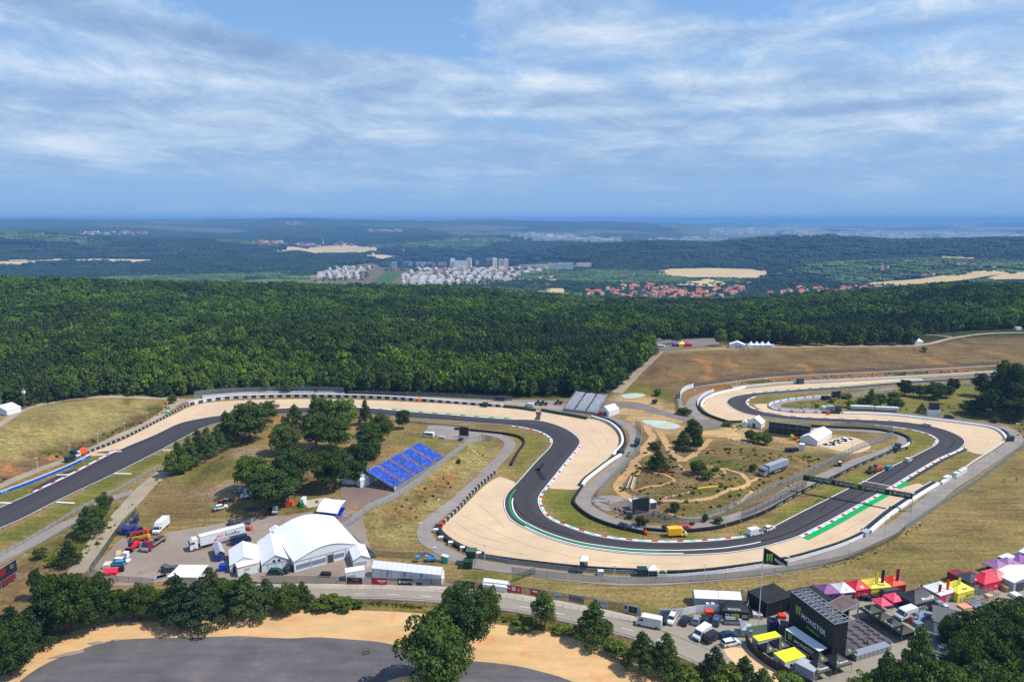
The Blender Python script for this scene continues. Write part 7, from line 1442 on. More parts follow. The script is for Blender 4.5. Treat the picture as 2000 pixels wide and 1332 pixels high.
e = vbase('boom_lift',(853,1095),(832,1096),'blue boom lift at the foot of the bank','machine'); MB().box(-1.5,1.5,-.9,.9,.5,1.2).build('chassis',C['lblue'],e); mb = MB(); mb.bar((-1.2,0,1.3),(1.8,0,2.6),.3); mb.bar((1.8,0,2.6),(3.6,0,1.4),.25); mb.build('boom',C['blue'],e); MB().box(3.4,4.6,-.6,.6,.8,1.7).build('basket',C['lblue'],e); wheels(e,(-1.1,1.1),2,.4)
for k,(x,y) in enumerate(((1852,940),(1878,929),(1884,925),(1872,932))): box_thing('marshal_box',(x-4,y+1),(x+5,y-3),1.4,1.7,WP,f"white marshal cabin at the right exit gap, {['lowest', 'second', 'topmost', 'third'][k]} of four",'box','white cabins at the fence gap')
box_thing('marshal_box',(1690,1050),(1700,1045),1.6,1.7,C['shade'],'pale marshal box at the gap between tyre wall and air fence','box'); box_thing('marshal_box',(1213,888),(1219,886),1.4,1.8,C['dgrey'],'dark marshal box at the gap of the middle air fences','box')
for k,(a_,b_) in enumerate((((1663,801),(1708,802)),((1711,803),(1756,805)))): e,L_ = frame('long_trailer',a_,b_,f"{['left', 'right'][k]} long silver white trailer behind the white air fence",'trailer'); MB().box(0,L_,0,2.5,.7,2.3).build('body',WP,e); mb = MB(); [mb.box(u*L_+.1,u*L_+.5,-.04,0,.9,2.1) for u in np.linspace(0,.95,14)]; mb.build('slats',C['shade'],e); mb = MB(); [cyl(mb,x,y,.4,.4,.3) for x in (2,3.2,L_-2) for y in (.2,2.3)]; mb.build('wheels',C['tyre'],e)
box_thing('white_lorry',(1606,801),(1614,801.5),2.5,1.8,WP,'white lorry behind the green barrier, left','lorry',z0=.5); box_thing('grey_lorry',(1616,801.5),(1629,802),2.5,2.2,C['shade'],'pale grey lorry behind the green barrier','lorry',z0=.5); hut((1633,804),(1643,804.5),2.5,2.8,'dark green cabin behind the orange block',C['dgrey']); car((1847,816),(1860,817),C['cblack'],'black off-roader at the back of the air fence','suv',None)
for k,(x,y) in enumerate(((1048,791),(1058,792),(1087,790))): telehandler((x+6,y),(x,y),C['dgrey'],f"{['left', 'middle', 'right'][k]} dark tractor on the hard standing by the grey grandstand",.5)
box_thing('green_container',(941,795),(950,796),2.4,2.2,C['green'],'green container right of the sponsor barrier','container'); box_thing('dark_load',(968,783),(985,784),3,2.4,g_('plum_grey',(0,0,0)),'covered dark load by the forest fence','load'); box_thing('car_trailer',(857,858),(868,859),1.8,1.2,C['shade'],'small pale trailer next to the white minibus','trailer',z0=.4)
# ================================================================ towns in the valley
def two_mat_mesh(name,parts_):
 v = []; f = []; mi = []; ms = []
 for mb,m in parts_:
  o = len(v); v += mb.v; f += [tuple(o+i for i in q) for q in mb.f]; mi += [len(ms)]*len(mb.f); ms.append(m)
 me = bpy.data.meshes.new(name); me.from_pydata(v,[],f); [me.materials.append(m) for m in ms]; me.polygons.foreach_set('material_index',mi); return me
W_pl = [mat(f'plaster_{i}',srgb(*c),.8,var=.03,vscale=.05) for i,c in enumerate(((236,233,226),(230,218,202),(206,150,124),(196,208,206),(224,214,180),(150,128,120)))]
M_win = mat('distant_windows',(.05,.055,.07),.3); M_tile = [mat(f'roof_tiles_{i}',srgb(*c),.8,var=.1,vscale=.3) for i,c in enumerate(((190,104,78),(168,84,64),(200,128,100),(120,104,98)))]
M_flat = mat('flat_roof',srgb(206,203,198),.9)
def block_mesh(L_,D_,fl,wm,top=True):
 h = fl*3.1; a = MB().box(-L_/2,L_/2,-D_/2,D_/2,-6,h); 
 if top: a.box(-L_/4,L_/4,-D_/3,D_/3,h,h+2.6)
 w = MB(); n = int(L_/4.5)
 for k in range(fl):
  for s in (-1,1):
   for q in range(n):
    x = -L_/2+(q+.5)*L_/n; w.box(x-1.0,x+1.0,s*(D_/2)-.06,s*(D_/2)+.06,k*3.1+1.0,k*3.1+2.1)
   for y in (-D_/4,D_/4): w.box(s*L_/2-.06,s*L_/2+.06,y-.9,y+.9,k*3.1+1.0,k*3.1+2.1)
 r = MB().box(-L_/2-.1,L_/2+.1,-D_/2-.1,D_/2+.1,h,h+.35)
 return two_mat_mesh('apartment_block',[(a,wm),(w,M_win),(r,M_flat)])
BLK = [block_mesh(40,14,4,W_pl[0]),block_mesh(30,14,4,W_pl[0]),block_mesh(46,14,4,W_pl[1]),block_mesh(34,14,5,W_pl[0]),block_mesh(36,14,4,W_pl[2])]
PAN = [block_mesh(70,13,11,W_pl[3],False),block_mesh(65,13,11,W_pl[0],False),block_mesh(60,13,11,W_pl[2],False),block_mesh(22,18,14,W_pl[0]),block_mesh(22,18,13,W_pl[4]),block_mesh(22,18,13,W_pl[5]),block_mesh(70,13,7,W_pl[4],False)]
hc = 0
def put(me,name,p,rz,label,cat,group):
 global hc
 hc += 1; o = bpy.data.objects.new(name,me); col.objects.link(o); o.location = (p[0],p[1],float(H(p[0],p[1]))); o.rotation_euler = (0,0,rz); o.scale = (.82,.82,.9) if name == 'apartment_block' else (1,1,1); tag(o,label,cat,group); return o
pts = []
for i,y in enumerate((545,541,537.5,533.5,529.5,525.5)):
 t = (545-y)/20; xl,xr = 612+42*t,703+22*t; x = xl+(i % 2)*5
 while x < xr: pts.append((x,y+rng.uniform(-.6,.6),'A')); x += rng.uniform(14,19)
for i,y in enumerate((556,552,548,544,540,536,532,528)):
 xl = (788,786,788,790,792,797,803,812)[i]; xr = (905,935,992,1008,1014,1030,1060,1080)[i]; x = xl+(i % 2)*6
 while x < xr: pts.append((x,y+rng.uniform(-.8,.8),'B')); x += rng.uniform(15,20)
pp = P([a[0] for a in pts],[a[1] for a in pts])
for (x,y,c_),p in zip(pts,pp):
 k = int(rng.integers(0,4)) if rng.random() < .86 else 4
 row = 'front' if (c_ == 'A' and y > 540) or (c_ == 'B' and y > 549) else ('back' if (c_ == 'A' and y < 531) or (c_ == 'B' and y < 534) else 'middle')
 put(BLK[k],'apartment_block',p,rng.choice([.35,.35+PI2])+rng.uniform(-.1,.1),f"{'white' if k in (0, 1, 3) else ('cream' if k == 2 else 'terracotta')} apartment block in the {row} rows of the {'smaller left' if c_ == 'A' else 'larger right'} estate",'building',f"apartment blocks of the {'left' if c_ == 'A' else 'right'} estate, {row} rows")
for i,(x,y,k,lab) in enumerate(((765,521.5,0,'pale turquoise slab block at the left end of the skyline row'),(795,521.5,0,'second turquoise slab block from the left of the skyline row'),(822,522,1,'whitish slab block left of the orange one'),(842,522,2,'orange slab block in the skyline row'),(864,522,2,'terracotta slab block in the skyline row'),(884,524,3,'cream tower at the left of the tower group'),(900,524,1,'long white slab between the towers'),
         (916,523,3,'tall white tower of the first pair'),(932,522,4,'tall cream tower of the first pair'),(955,522.5,5,'dark slender tower right of the first pair'),(966,522.5,3,'white tower beside the dark one'),(978,524,4,'pale yellow tower near the right end'),(988,525,3,'last white tower of the estate'),(1030,528,6,'long cream block right of the estate'),(1062,528,6,'second long cream block right of the estate'),(1085,530,1,'white block at the end of the cream ones'),(1105,529,1,'white block below the wooded hill'),(1140,523,6,'pale block at the foot of the dark hill'))):
 put(PAN[k],'apartment_tower' if k in (3,4,5) else 'slab_block',P(x,y)[0],.05+rng.uniform(-.15,.15),lab,'building',None)
def house_mesh(L_,D_,h,rm,wm):
 a = MB().box(-L_/2,L_/2,-D_/2,D_/2,-3,h); a.prismx([(-D_/2,h),(D_/2,h),(0,h+D_*.42)],-L_/2+.02,L_/2-.02)
 r = MB()
 for s in (-1,1): r.add([(-L_/2-.4,s*(D_/2+.5),h-.3),(L_/2+.4,s*(D_/2+.5),h-.3),(L_/2+.4,0,h+D_*.45),(-L_/2-.4,0,h+D_*.45)],[(0,1,2,3) if s < 0 else (3,2,1,0)])
 r.box(-.5,.5,.6,1.4,h+1,h+D_*.45+1.2); w = MB()
 for s in (-1,1):
  for x in (-L_/3,0,L_/3): w.box(x-.6,x+.6,s*D_/2-.05,s*D_/2+.05,1.0,2.3)
 return two_mat_mesh('village_house',[(a,wm),(r,rm),(w,M_win)])
HS = [house_mesh(13,10,5.5,M_tile[0],W_pl[0]),house_mesh(16,10,6,M_tile[1],W_pl[1]),house_mesh(11,9,5,M_tile[2],W_pl[0]),house_mesh(20,11,6,M_tile[0],W_pl[4]),house_mesh(12,9,4.5,M_tile[3],W_pl[0])]
def fill(poly,n,seed):
 rs = np.random.default_rng(seed); poly = np.array(poly,float); out_ = []
 while len(out_) < n:
  x,y = rs.uniform(poly[:,0].min(),poly[:,0].max()),rs.uniform(poly[:,1].min(),poly[:,1].max())
  if inside(np.array([x]),np.array([y]),poly)[0]: out_.append((x,y))
 return out_
vil = [([(1110,572),(1180,566),(1240,556),(1320,560),(1330,570),(1300,584),(1190,582),(1120,577)],58,'the left part of the red roofed village',3),([(1260,572),(1330,566),(1400,565),(1440,560),(1462,550),(1470,560),(1440,578),(1360,586),(1270,585)],90,'the centre of the red roofed village',4),
  ([(1500,570),(1560,560),(1650,562),(1700,564),(1790,562),(1790,567),(1660,571),(1560,575),(1502,576)],40,'the right part of the village under the cottage hill',5)]
for poly,n,lab,sd_ in vil:
 q = fill(poly,n,sd_); pp = P([a[0] for a in q],[a[1] for a in q])
 for p in pp: k = int(rng.choice(5,p=[.32,.2,.22,.14,.12])); put(HS[k],'village_house',p,rng.choice([.2,.2+PI2])+rng.uniform(-.3,.3),f"{('red', 'dark red', 'salmon', 'long red', 'grey')[k]} roofed house in {lab}",'house',f'houses in {lab}')
q = fill([(1560,540),(1600,515),(1700,508),(1830,503),(1990,508),(1995,522),(1880,530),(1800,543),(1700,550),(1620,556)],34,8); pp = P([a[0] for a in q],[a[1] for a in q])
for p in pp: k = int(rng.choice([0,2,4])); put(HS[k],'cottage',p,rng.uniform(0,3),f"{('red roofed', '', 'salmon roofed', '', 'grey roofed')[k]} cottage among trees on the cottage hill",'house','cottages among trees on the cottage hill')
q = fill([(20,519),(120,514),(290,515),(385,513),(380,517),(200,520),(60,524)],16,9); pp = P([a[0] for a in q],[a[1] for a in q])
for p in pp: k = int(rng.choice([0,2,4])); put(HS[k],'village_house',p,rng.uniform(0,3),f"{('red', '', 'salmon', '', 'grey')[k]} roofed house in the village by the left fields",'house','houses by the far left fields')
print('buildings',hc)
# far city quarters: beyond counting at this distance
def city(name,specs,label,wm):
 mbs = [MB(),MB(),MB()]
 for poly,n,hmin,hmax,wmin,wmax,sd_ in specs:
  q = fill(poly,n,sd_); pp = P([a[0] for a in q],[a[1] for a in q]); rs = np.random.default_rng(sd_)
  for p in pp:
   z = float(H(*p)); w,d,h = rs.uniform(wmin,wmax),rs.uniform(14,22),rs.uniform(hmin,hmax); mbs[rs.integers(0,3)].box(p[0]-w/2,p[0]+w/2,p[1]-d/2,p[1]+d/2,z-10,z+h)
 me = two_mat_mesh(name,[(mb,m) for mb,m in zip(mbs,wm) if mb.v]); o = bpy.data.objects.new(name,me); col.objects.link(o); return tag(o,label,None,None,'stuff')
P4 = lambda x0,y0,x1,y1: [(x0,y0),(x1,y0),(x1,y1),(x0,y1)]
city('distant_city',[(P4(1000,462,1045,468),12,30,55,25,50,31),(P4(1045,462,1120,471),45,22,42,30,80,32),(P4(1120,468,1215,475),55,12,36,25,70,33),(P4(1270,466,1420,473),70,10,24,25,80,34),
 (P4(1390,450,1560,459),110,25,50,40,110,35),(P4(1560,455,1760,466),90,15,40,40,110,36),(P4(1800,462,1840,468),16,50,75,35,60,37),(P4(1740,455,2030,466),110,10,22,50,220,38)],'pale tower blocks of the distant city below the horizon',[W_pl[0],W_pl[1],W_pl[3]])
city('distant_town',[(P4(497,474,550,479),28,14,26,30,60,41),(P4(545,477,625,483),40,8,16,15,40,42),(P4(655,477,690,482),12,8,30,15,40,43),(P4(150,453,285,459),50,8,12,15,40,44),(P4(540,434,600,440),30,10,16,25,70,45),(P4(720,449,785,454),40,8,14,25,60,46),(P4(320,478,365,487),18,6,9,12,20,47),(P4(500,508,560,518),16,5,8,10,20,48),(P4(1000,535,1090,560),30,5,9,10,20,49),(P4(1770,500,1995,522),20,5,8,10,18,50),(P4(880,470,1000,476),25,8,20,25,60,51)],
  'small far settlements scattered through the wooded hills',[W_pl[0],W_pl[2],M_tile[2]])
# trees inside the towns
tp = []
for poly,n,sd_ in (([(1105,572),(1180,556),(1250,550),(1330,556),(1500,552),(1560,558),(1700,558),(1790,560),(1800,572),(1600,578),(1420,588),(1300,590),(1180,587)],900,61),([(785,560),(785,530),(1010,526),(1012,556),(920,560)],260,62),([(605,552),(650,522),(735,522),(712,550)],90,63),([(1000,530),(1160,524),(1160,532),(1010,536)],90,64),([(745,527),(830,526),(830,530),(750,531)],40,66),([(1000,528),(1160,528),(1160,556),(1005,560)],300,65)): q = fill(poly,n,sd_); tp.append(P([a[0] for a in q],[a[1] for a in q]))
tp = np.vstack(tp); n_ = len(tp); w_ = rng.uniform(7,13,n_)
gn_scatter('town_greenery',tp,H(tp[:,0],tp[:,1])-.5,rng.integers(0,3,n_),np.c_[w_,w_,rng.uniform(6,11,n_)],rng.uniform(0,6.28,n_),fc,'garden and street trees between the distant houses')
# masts and crane
def mast(bx,by,top,label,r,mm,nm='transmitter_mast'):
 p = W(bx,by); h = height_px(p,top); e = empty(nm,p,0,label,'mast'); m_ = MB().tube((0,0,-5),(0,0,h*.75),r,8,r*.6); m_.build('shaft',mm,e); MB().tube((0,0,h*.75),(0,0,h),r*.35,6).build('antenna',C['wpaint'],e); MB().tube((0,0,h*.70),(0,0,h*.75),r*1.5,8).build('gallery',C['shade'],e)
mast(1240,470,443,'tall slender red and white transmitter on the far plain',6,W_pl[2]); mast(631,478,463,'white tower above the distant town on the left',5,W_pl[0]); mast(1829,501,486,'small red and white mast on the cottage hill',1.5,W_pl[2]); mast(1722,467,455,'pale chimney in the far city on the right',8,W_pl[0],'chimney')
p = W(1234,558); h = height_px(p,537); e = empty('tower_crane',p,0,'yellowish tower crane above the village','crane'); MB().box(-1,1,-1,1,-4,h).build('mast',C['sand_'],e); MB().box(-38,10,-.8,.8,h,h+1.6).build('jib',C['sand_'],e); MB().box(7,10,-1.2,1.2,h-3,h).build('counterweight',C['grey'],e)
# ================================================================ gantry, stage village, people
def claw(e,x,z,s,y=-.05,m_=None,rot=(PI2,0,0),base=None):
 mb = MB()
 for k,(dx,z0,z1) in enumerate(((-.42,-.9,1.0),(0,-.75,.92),(.42,-1.0,1.0))):
  mb.add([((dx-.13)*s,z1*s,0),((dx+.13)*s,z1*s*.96,0),((dx+.09)*s,z0*.3*s,0),((dx+.02)*s,z0*s,0),((dx-.12)*s,z0*.2*s,0)],[(0,4,3,2,1)])
 o = mb.build('claw_emblem',m_ or C['mgreen'],e); o.location = (x,y,z) if base is None else base; o.rotation_euler = rot; return o
a = W(1567,960); b_ = W(1779,999); d = b_-a; L_ = math.hypot(d.x,d.y); e = empty('track_gantry',a,math.atan2(d.y,d.x),'black advertising gantry spanning the straight','gantry')
za,zb2 = 4.7,6.6; print('gantry',L_)
MB().box(0,L_,-.5,.5,za,zb2).build('beam_panels',C['black'],e); mb = MB(); n = int(L_/1.6)
for k in range(n): x = k*L_/n; mb.bar((x,-.5,zb2),(x+L_/n/2,.5,zb2+.5),.06); mb.bar((x+L_/n/2,.5,zb2+.5),(x+L_/n,-.5,zb2),.06)
mb.bar((0,-.5,zb2+.05),(L_,-.5,zb2+.05),.09); mb.build('top_truss',g_('gold_truss',(150,126,70)),e)
for x in (.4,L_-.4):
 mb = MB(); [mb.bar((x+i,j,-.3),(x+i,j,za),.1) for i in (-.4,.4) for j in (-.4,.4)]; [mb.bar((x-.4,-.4,z),(x+.4,-.4,z+.6),.06) for z in np.arange(0,za-.6,.6)]; mb.build('support_tower',C['amber'] if x < 1 else C['silver'],e)
for k in range(4):
 u = L_*(.13+.245*k); text('MONSTER',1.15,(u+1.6,-.52,za+1.15),(PI2,0,0),C['wpaint'],e); text('ENERGY',.45,(u+1.6,-.52,za+.38),(PI2,0,0),C['mgreen'],e); claw(e,u-1.9,za+.95,.75,-.53)
 if k: claw(e,u-4.2,za+.95,.9,-.53); 
# flag
p = W(1481,1223); h = height_px(p,1067); e = empty('flagpole',p,0,'tall white flagpole by the black net halls','flagpole'); MB().tube((0,0,0),(0,0,h),.12,8,.07).build('pole',C['wpaint'],e); s_ = scale_at(p)
e2 = empty('flag',(p.x,p.y,p.z),0,'black flag with a green claw drooping from the white pole','flag'); V = []; Fc = []; NU,NV = 16,8; fl = 46/s_*1.05; fh = 32/s_*1.05
for i in range(NU+1):
 for j in range(NV+1):
  u,v_ = i/NU,j/NV; sag = -(u**1.15)*fh*1.05; V.append((.1+u*fl,.55*math.sin(u*7+v_*2)*u,h-.3-v_*fh*(1-.62*u)+sag*(.95-.1*v_)*.9))
Fc = [(i*(NV+1)+j,(i+1)*(NV+1)+j,(i+1)*(NV+1)+j+1,i*(NV+1)+j+1) for i in range(NU) for j in range(NV)]; mesh_obj('cloth',V,Fc,C['black'],e2,True)
claw(e2,.1+fl*.22,h-.3-fh*.62,fh*.30,-.35); text('MONSTER',.95,(.1+fl*.62,-.75,h-.3-fh*.85),(PI2,.62,0),C['wpaint'],e2,sx=.8); MB().box(fl*.92,fl*1.0,-.6,-.55,h-fh*1.42,h-fh*1.25).build('green_tag',C['mgreen'],e2)
# net halls
def hall(A_,B_,C_,h,label):
 e,L_ = frame('net_hall',A_,B_,label,'hall'); D = depth_to(A_,B_,C_); q = MB(); q.box(0,L_,0,.05,.4,h); q.box(0,.05,0,D,.4,h); q.box(L_-.05,L_,0,D,.4,h); q.box(0,L_,D-.05,D,.4,h); q.build('side_nets',N_black,e)
 MB().box(0,L_,0,D,h,h+.06).build('roof_net',netmat('roof_net_black',(30,31,30),.93),e); mb = MB(); n1,n2 = max(2,int(L_/4)),max(2,int(D/4))
 for i in range(n1+1):
  for j in range(n2+1):
   if i in (0,n1) or j in (0,n2): mb.bar((L_*i/n1,D*j/n2,0),(L_*i/n1,D*j/n2,h+.5),.12)
 [mb.bar((L_*i/n1,0,h+.05),(L_*i/n1,D,h+.05),.1) for i in range(n1+1)]; [mb.bar((0,D*j/n2,h+.05),(L_,D*j/n2,h+.05),.1) for j in range(n2+1)]; mb.build('frame',C['dgrey'],e)
 fl_ = MB().box(.2,L_-.2,.2,D-.2,.3,.45); fl_.build('floor_deck',C['boards'],e)
 q = MB(); rs = np.random.default_rng(int(A_[0])); [q.box(x,x+rs.uniform(.6,2),y,y+rs.uniform(.5,1),.45,.45+rs.uniform(.5,1.6)) for x,y in zip(rs.uniform(1,L_-3,14),rs.uniform(1,D-2,14))]; q.build('stored_equipment',C['dgrey'],e)
hall((1459,1181),(1497,1207),(1514,1169),4.0,'black netted hall right behind the flagpole'); hall((1536,1181),(1573,1209),(1588,1172),4.0,'second black netted hall left of the purple tent')
# tower
A_,B_ = (1539,1228),(1622,1297); e,L_ = frame('stage_tower',A_,B_,'huge black stage tower with white and green lettering','stage'); ht = height_px(W(*B_),1219); D = 4.0; print('tower',L_,ht)
MB().box(0,L_,0,.12,0,ht).build('front_wall',C['black'],e); MB().box(L_-.12,L_,.13,D,0,ht).build('end_wall',C['black'],e); MB().box(0,.12,.13,D,0,ht).build('end_wall',C['black'],e); MB().box(.13,L_-.13,D*.9,D*.93,0,ht*.8).build('rear_wall',C['black'],e)
mb = MB(); n = 11
for k in range(n+1):
 x = L_*k/n; mb.bar((x,.1,ht+.0),(x,D+1.2,ht+.1),.14)
 if k < n: mb.bar((x,.1,ht),(x+L_/n,D,ht+.1),.1); mb.bar((x+L_/n,.1,ht),(x,D,ht-.2),.1); mb.bar((x,D/2,ht-.6),(x+L_/n/2,.3,ht),.08); mb.bar((x+L_/n/2,D,ht),(x+L_/n,D/2,ht-.6),.08)
for y in (.1,D/2,D,D+1.2): mb.bar((0,y,ht+.05),(L_,y,ht+.05),.14)
mb.build('roof_truss',C['silver'],e); q = MB(); rs = np.random.default_rng(5); [q.box(x,x+.7,y,y+.6,ht-1.2,ht-.3) for x,y in zip(rs.uniform(.5,L_-1,12),rs.uniform(.5,D-.6,12))]; q.build('stage_lights',C['dgrey'],e)
text('MONSTER',1.85,(L_*.57,-.04,ht*.62),(PI2,0,0),C['wpaint'],e,sx=.95); text('ENERGY',.8,(L_*.58,-.04,ht*.44),(PI2,0,0),C['mgreen'],e,sx=1.5); claw(e,L_*.21,ht*.66,1.35,-.04)
# stage deck behind
M_boards = surf('stage_boards_dark',srgb(96,88,92),fine=1.2,fa=.2,mid=.4,ma=.2)
sheet('stage_floor',PL([(1655,1214),(1690,1208),(1742,1252),(1738,1268),(1700,1276),(1650,1287),(1640,1300),(1622,1292),(1640,1270)]),M_boards,.35,6,'dark stage floor boards behind the black tower',fine=1.5)
k_ = 0
FLP = np.array([(1660,1217),(1688,1212),(1738,1252),(1734,1264),(1655,1280)],float)
for i in range(7):
 for j in range(7):
  x = 1680+i*10.5-j*10+random.uniform(-1.5,1.5); y = 1217+i*8+j*8.5+random.uniform(-1,1)
  if not inside(np.array([x]),np.array([y]),FLP)[0]: continue
  p = W(x,y); e = empty('floor_mat',(p.x,p.y,p.z+.36),random.uniform(-.9,-.6),'dark rubber mat, one of many on the stage floor','mat','dark mats on the stage floor'); MB().box(-.75,.75,-.4,.4,0,.05).build('pad',C['blk'],e); k_ += 1
# brown canopy on trusses
e,L_ = frame('truss_canopy',(1611,1217),(1641,1228),'brown roofed truss canopy behind the tower','canopy'); D = 8.0; e.rotation_euler[2] -= R(16); MB().box(-.2,L_+.2,-.2,D+.2,4.9,5.2).build('roof',g_('brown_roof',(104,84,78),var=.2),e); mb = MB(); [mb.bar((x,y,0),(x,y,4.9),.22) for x in (0,L_) for y in (0,D/2,D)]; [mb.bar((x,0,5.0),(x,D,5.0),.3) for x in (-.25,L_+.25)]; mb.build('truss_legs',C['silver'],e); MB().box(L_*.1,L_*.9,D*.55,D*.6,.2,3.8).build('back_cloth',C['black'],e)
# black branded gazebos along the stage
GL = C['mgreen']
def bgz(A_,B_,D,label,word=False,eh=2.4,rh=3.7):
 e,L_ = gazebo(A_,B_,D,eh,rh,label,C['black'],C['black'],group='black branded gazebos',side=False,front=False); sl = math.atan2((rh-eh)*.33,D*.19)
 claw(e,0,0,.42,base=(L_*(.25 if word else .5),D*.13,eh+(rh-eh)*.24+.08),rot=(sl,0,0)); 
 if word: text('MONSTER',.5,(L_*.62,D*.12,eh+(rh-eh)*.22+.06),(sl,0,0),C['wpaint'],e)
for k in range(4): bgz((1676+21*k,1203+13.5*k),(1697+21*k,1216.5+13.5*k),4.2,f"{('first', 'second', 'third', 'fourth')[k]} black gazebo from the top along the stage edge",k in (0,2))
bgz((1496,1293),(1516,1288),3.2,'black gazebo with green emblems between the lime roofs, left'); bgz((1520,1285),(1540,1279),3.2,'black gazebo with green emblems between the lime roofs, right'); bgz((1594,1334),(1622,1326),4.0,'black gazebo with white letters at the bottom edge',True); bgz((1632,1322),(1662,1313),4.2,'black gazebo right of the bottom one',True); bgz((1597,1312),(1618,1308),3.2,'small black gazebo below the stage trailer'); bgz((1650,1298),(1672,1290),3.4,'black gazebo below the right end of the tower')
# stage trailer
e,L_ = frame('stage_trailer',(1533,1255),(1597,1299),'black stage trailer with a white roof and white lettering','trailer'); h = height_px(W(1533,1255),1229); print('trailer',L_,h); MB().box(0,L_,0,2.6,.9,h).build('body',C['black'],e); MB().box(-.08,L_+.08,-.08,2.68,h,h+.18).build('roof',C['white'],e); MB().box(.3,L_-.3,.2,2.4,.3,.9).build('undercarriage',C['dgrey'],e); mb = MB(); [mb.bar((x,-.03,.9),(x,-.03,h),.1) for x in (0,L_)]; [mb.bar((0,-.03,z),(L_,-.03,z),.1) for z in (.9,h)]; mb.build('corner_trim',C['wpaint'],e)
text('MONSTER',1.3,(L_*.58,-.05,h*.6),(PI2,0,0),C['wpaint'],e); claw(e,L_*.14,h*.62,.9,-.05); [setattr(cyl(MB(),0,0,0,.45,.3).build('wheel',C['tyre'],e),'location',(x,y,.45)) for x in (2,3.2,L_-2) for y in (.2,2.4)]
# lime containers and others
def limebox(A_,B_,C_,label):
 e,L_ = frame('site_container',A_,B_,label,'container'); D = depth_to(A_,B_,C_); MB().box(0,L_,0,D,.1,2.6).build('walls',C['wpaint'],e); MB().box(-.06,L_+.06,-.06,D+.06,2.6,2.75).build('roof',C['lime'],e); mb = MB(); [mb.bar((x,y,.1),(x,y,2.6),.14) for x in (0,L_) for y in (0,D)]; [mb.bar((0,y,.15),(L_,y,.15),.12) for y in (0,D)]; mb.build('frame',C['lime'],e); [MB().box(L_*u,L_*u+.7,-.04,0,1.3,1.9).build('window',C['glass'],e) for u in (.25,.6)]; MB().box(-.05,0,D*.2,D*.6,.2,2.3).build('door',C['shade'],e); return e
limebox((1480,1272),(1524,1262),(1469,1262),'white container with a lime yellow roof, the upper of two'); limebox((1532,1314),(1572,1302),(1505,1297),'white container with a lime yellow roof, the lower of two')
boxy('grey_container',(1551,1315),(1587,1334),depth_to((1551,1315),(1587,1334),(1567,1305)),2.7,'grey steel container at the bottom edge beside the lime roof','container',roof=C['shade'],wall=C['shade'],trim=C['grey'])
box_thing('speaker_stack',(1502,1236),(1520,1237),2.2,2.9,g_('night_blue',(0,0,0)),'dark blue cabinet between flagpole and stage tower','cabinet'); box_thing('black_cabin',(1523,1240),(1538,1243),2.5,2.6,C['dgrey'],'dark cabin at the left foot of the stage tower','cabin'); gazebo((1447,1243),(1468,1246),3.2,1.9,2.7,'grey dome tent beside the striped panel wall',C['shade'],C['shade'],group=None,name='dome_tent')
e,L_ = frame('panel_wall',(1458,1246),(1497,1240),'pale green striped panel wall above the lime roof','wall'); MB().box(0,L_,0,.12,.3,3.0).build('panels',stripes('green_grey_panels',[srgb(120,138,116),srgb(96,112,96),srgb(150,164,150)],.4),e); mb = MB(); [mb.bar((x,.1,0),(x,.1,3.1),.1) for x in np.linspace(0,L_,6)]; mb.build('posts',C['grey'],e)
box_thing('concrete_block',(1471,1208),(1489,1210),1.8,1.1,C['conc'],'pale concrete block at the foot of the flagpole hall','block'); box_thing('orange_machine',(1522,1209),(1535,1210),1.5,.9,C['redo'],'orange red machine left of the stage tower','machine')
line = lin_px([(1456,1252),(1463,1268),(1478,1284),(1500,1300),(1545,1325),(1590,1350)],2); e,org = thing_at_line('site_hoarding',line,'black hoarding round the lime roofed containers','hoarding'); sweep('sheet',line,[(.05,.05),(.05,2.2),(-.05,2.2),(-.05,.05)],C['black'],e,0,org); posts(line,3,2.4,.06,C['grey'],e,org); q = resample(line,6)
for i in range(0,len(q)-1,2): pm_ = (q[i]+q[i+1])/2; dd_ = q[i+1]-q[i]; a_ = math.atan2(dd_[1],dd_[0]); claw(e,0,0,.55,base=(pm_[0]+math.sin(a_)*.08-org.x,pm_[1]-math.cos(a_)*.08-org.y,float(H(*pm_))+1.1-org.z),rot=(PI2,0,a_))
fence([(1450,1208),(1462,1190),(1458,1172),(1448,1165)],2.4,'steel crowd fence climbing beside the first net hall',N_grey,step=2.5); fence([(1625,1203),(1650,1195),(1672,1190)],1.2,'low fence behind the brown canopy',N_dark,step=2)
# grey buildings bottom right
def flat_build(A_,B_,C_,h,label,sky=()):
 e,L_ = frame('grey_building',A_,B_,label,'building'); D = 7.5; e.rotation_euler[2] -= R(20); MB().box(0,L_,0,D,0,h).build('walls',C['wpaint'],e); MB().fr((-.5,L_+.5,-.5,D+.5),(-.5,L_+.5,-.5,D+.5),h,h+.3).build('roof',C['roof'],e)
 [MB().box(x,x+1.2,-.05,.03,.9,2.4).build('window',C['glass'],e) for x in np.arange(.8,L_-1.3,2.0)]; [MB().box(L_*u,L_*u+1.1,D*v,D*v+.9,h+.3,h+.5).build('skylight',C['wpaint'],e) for u,v in sky]; MB().box(-.12,-.02,0,D,h+.1,h+.4).build('gutter',C['silver'],e)
flat_build((1824,1237),(1890,1243),(1852,1205),3.2,'upper grey flat roofed building below the trade tents',((.6,.4),(.6,.6))); flat_build((1803,1291),(1855,1299),(1828,1259),3.2,'lower grey flat roofed building with three skylights',((.45,.25),(.55,.45),(.62,.65)))
p = W(1808,1312); e = empty('parasol',p,0,'white parasol over blue tables by the lower grey building','parasol'); MB().tube((0,0,0),(0,0,2.6),.05).build('pole',WP,e); MB().tube((0,0,2.2),(0,0,3.0),2.3,10,.1).build('canopy',C['white'],e); box_thing('blue_counter',(1800,1316),(1822,1320),1.6,1.0,C['blue'],'blue counter under the white parasol','counter')
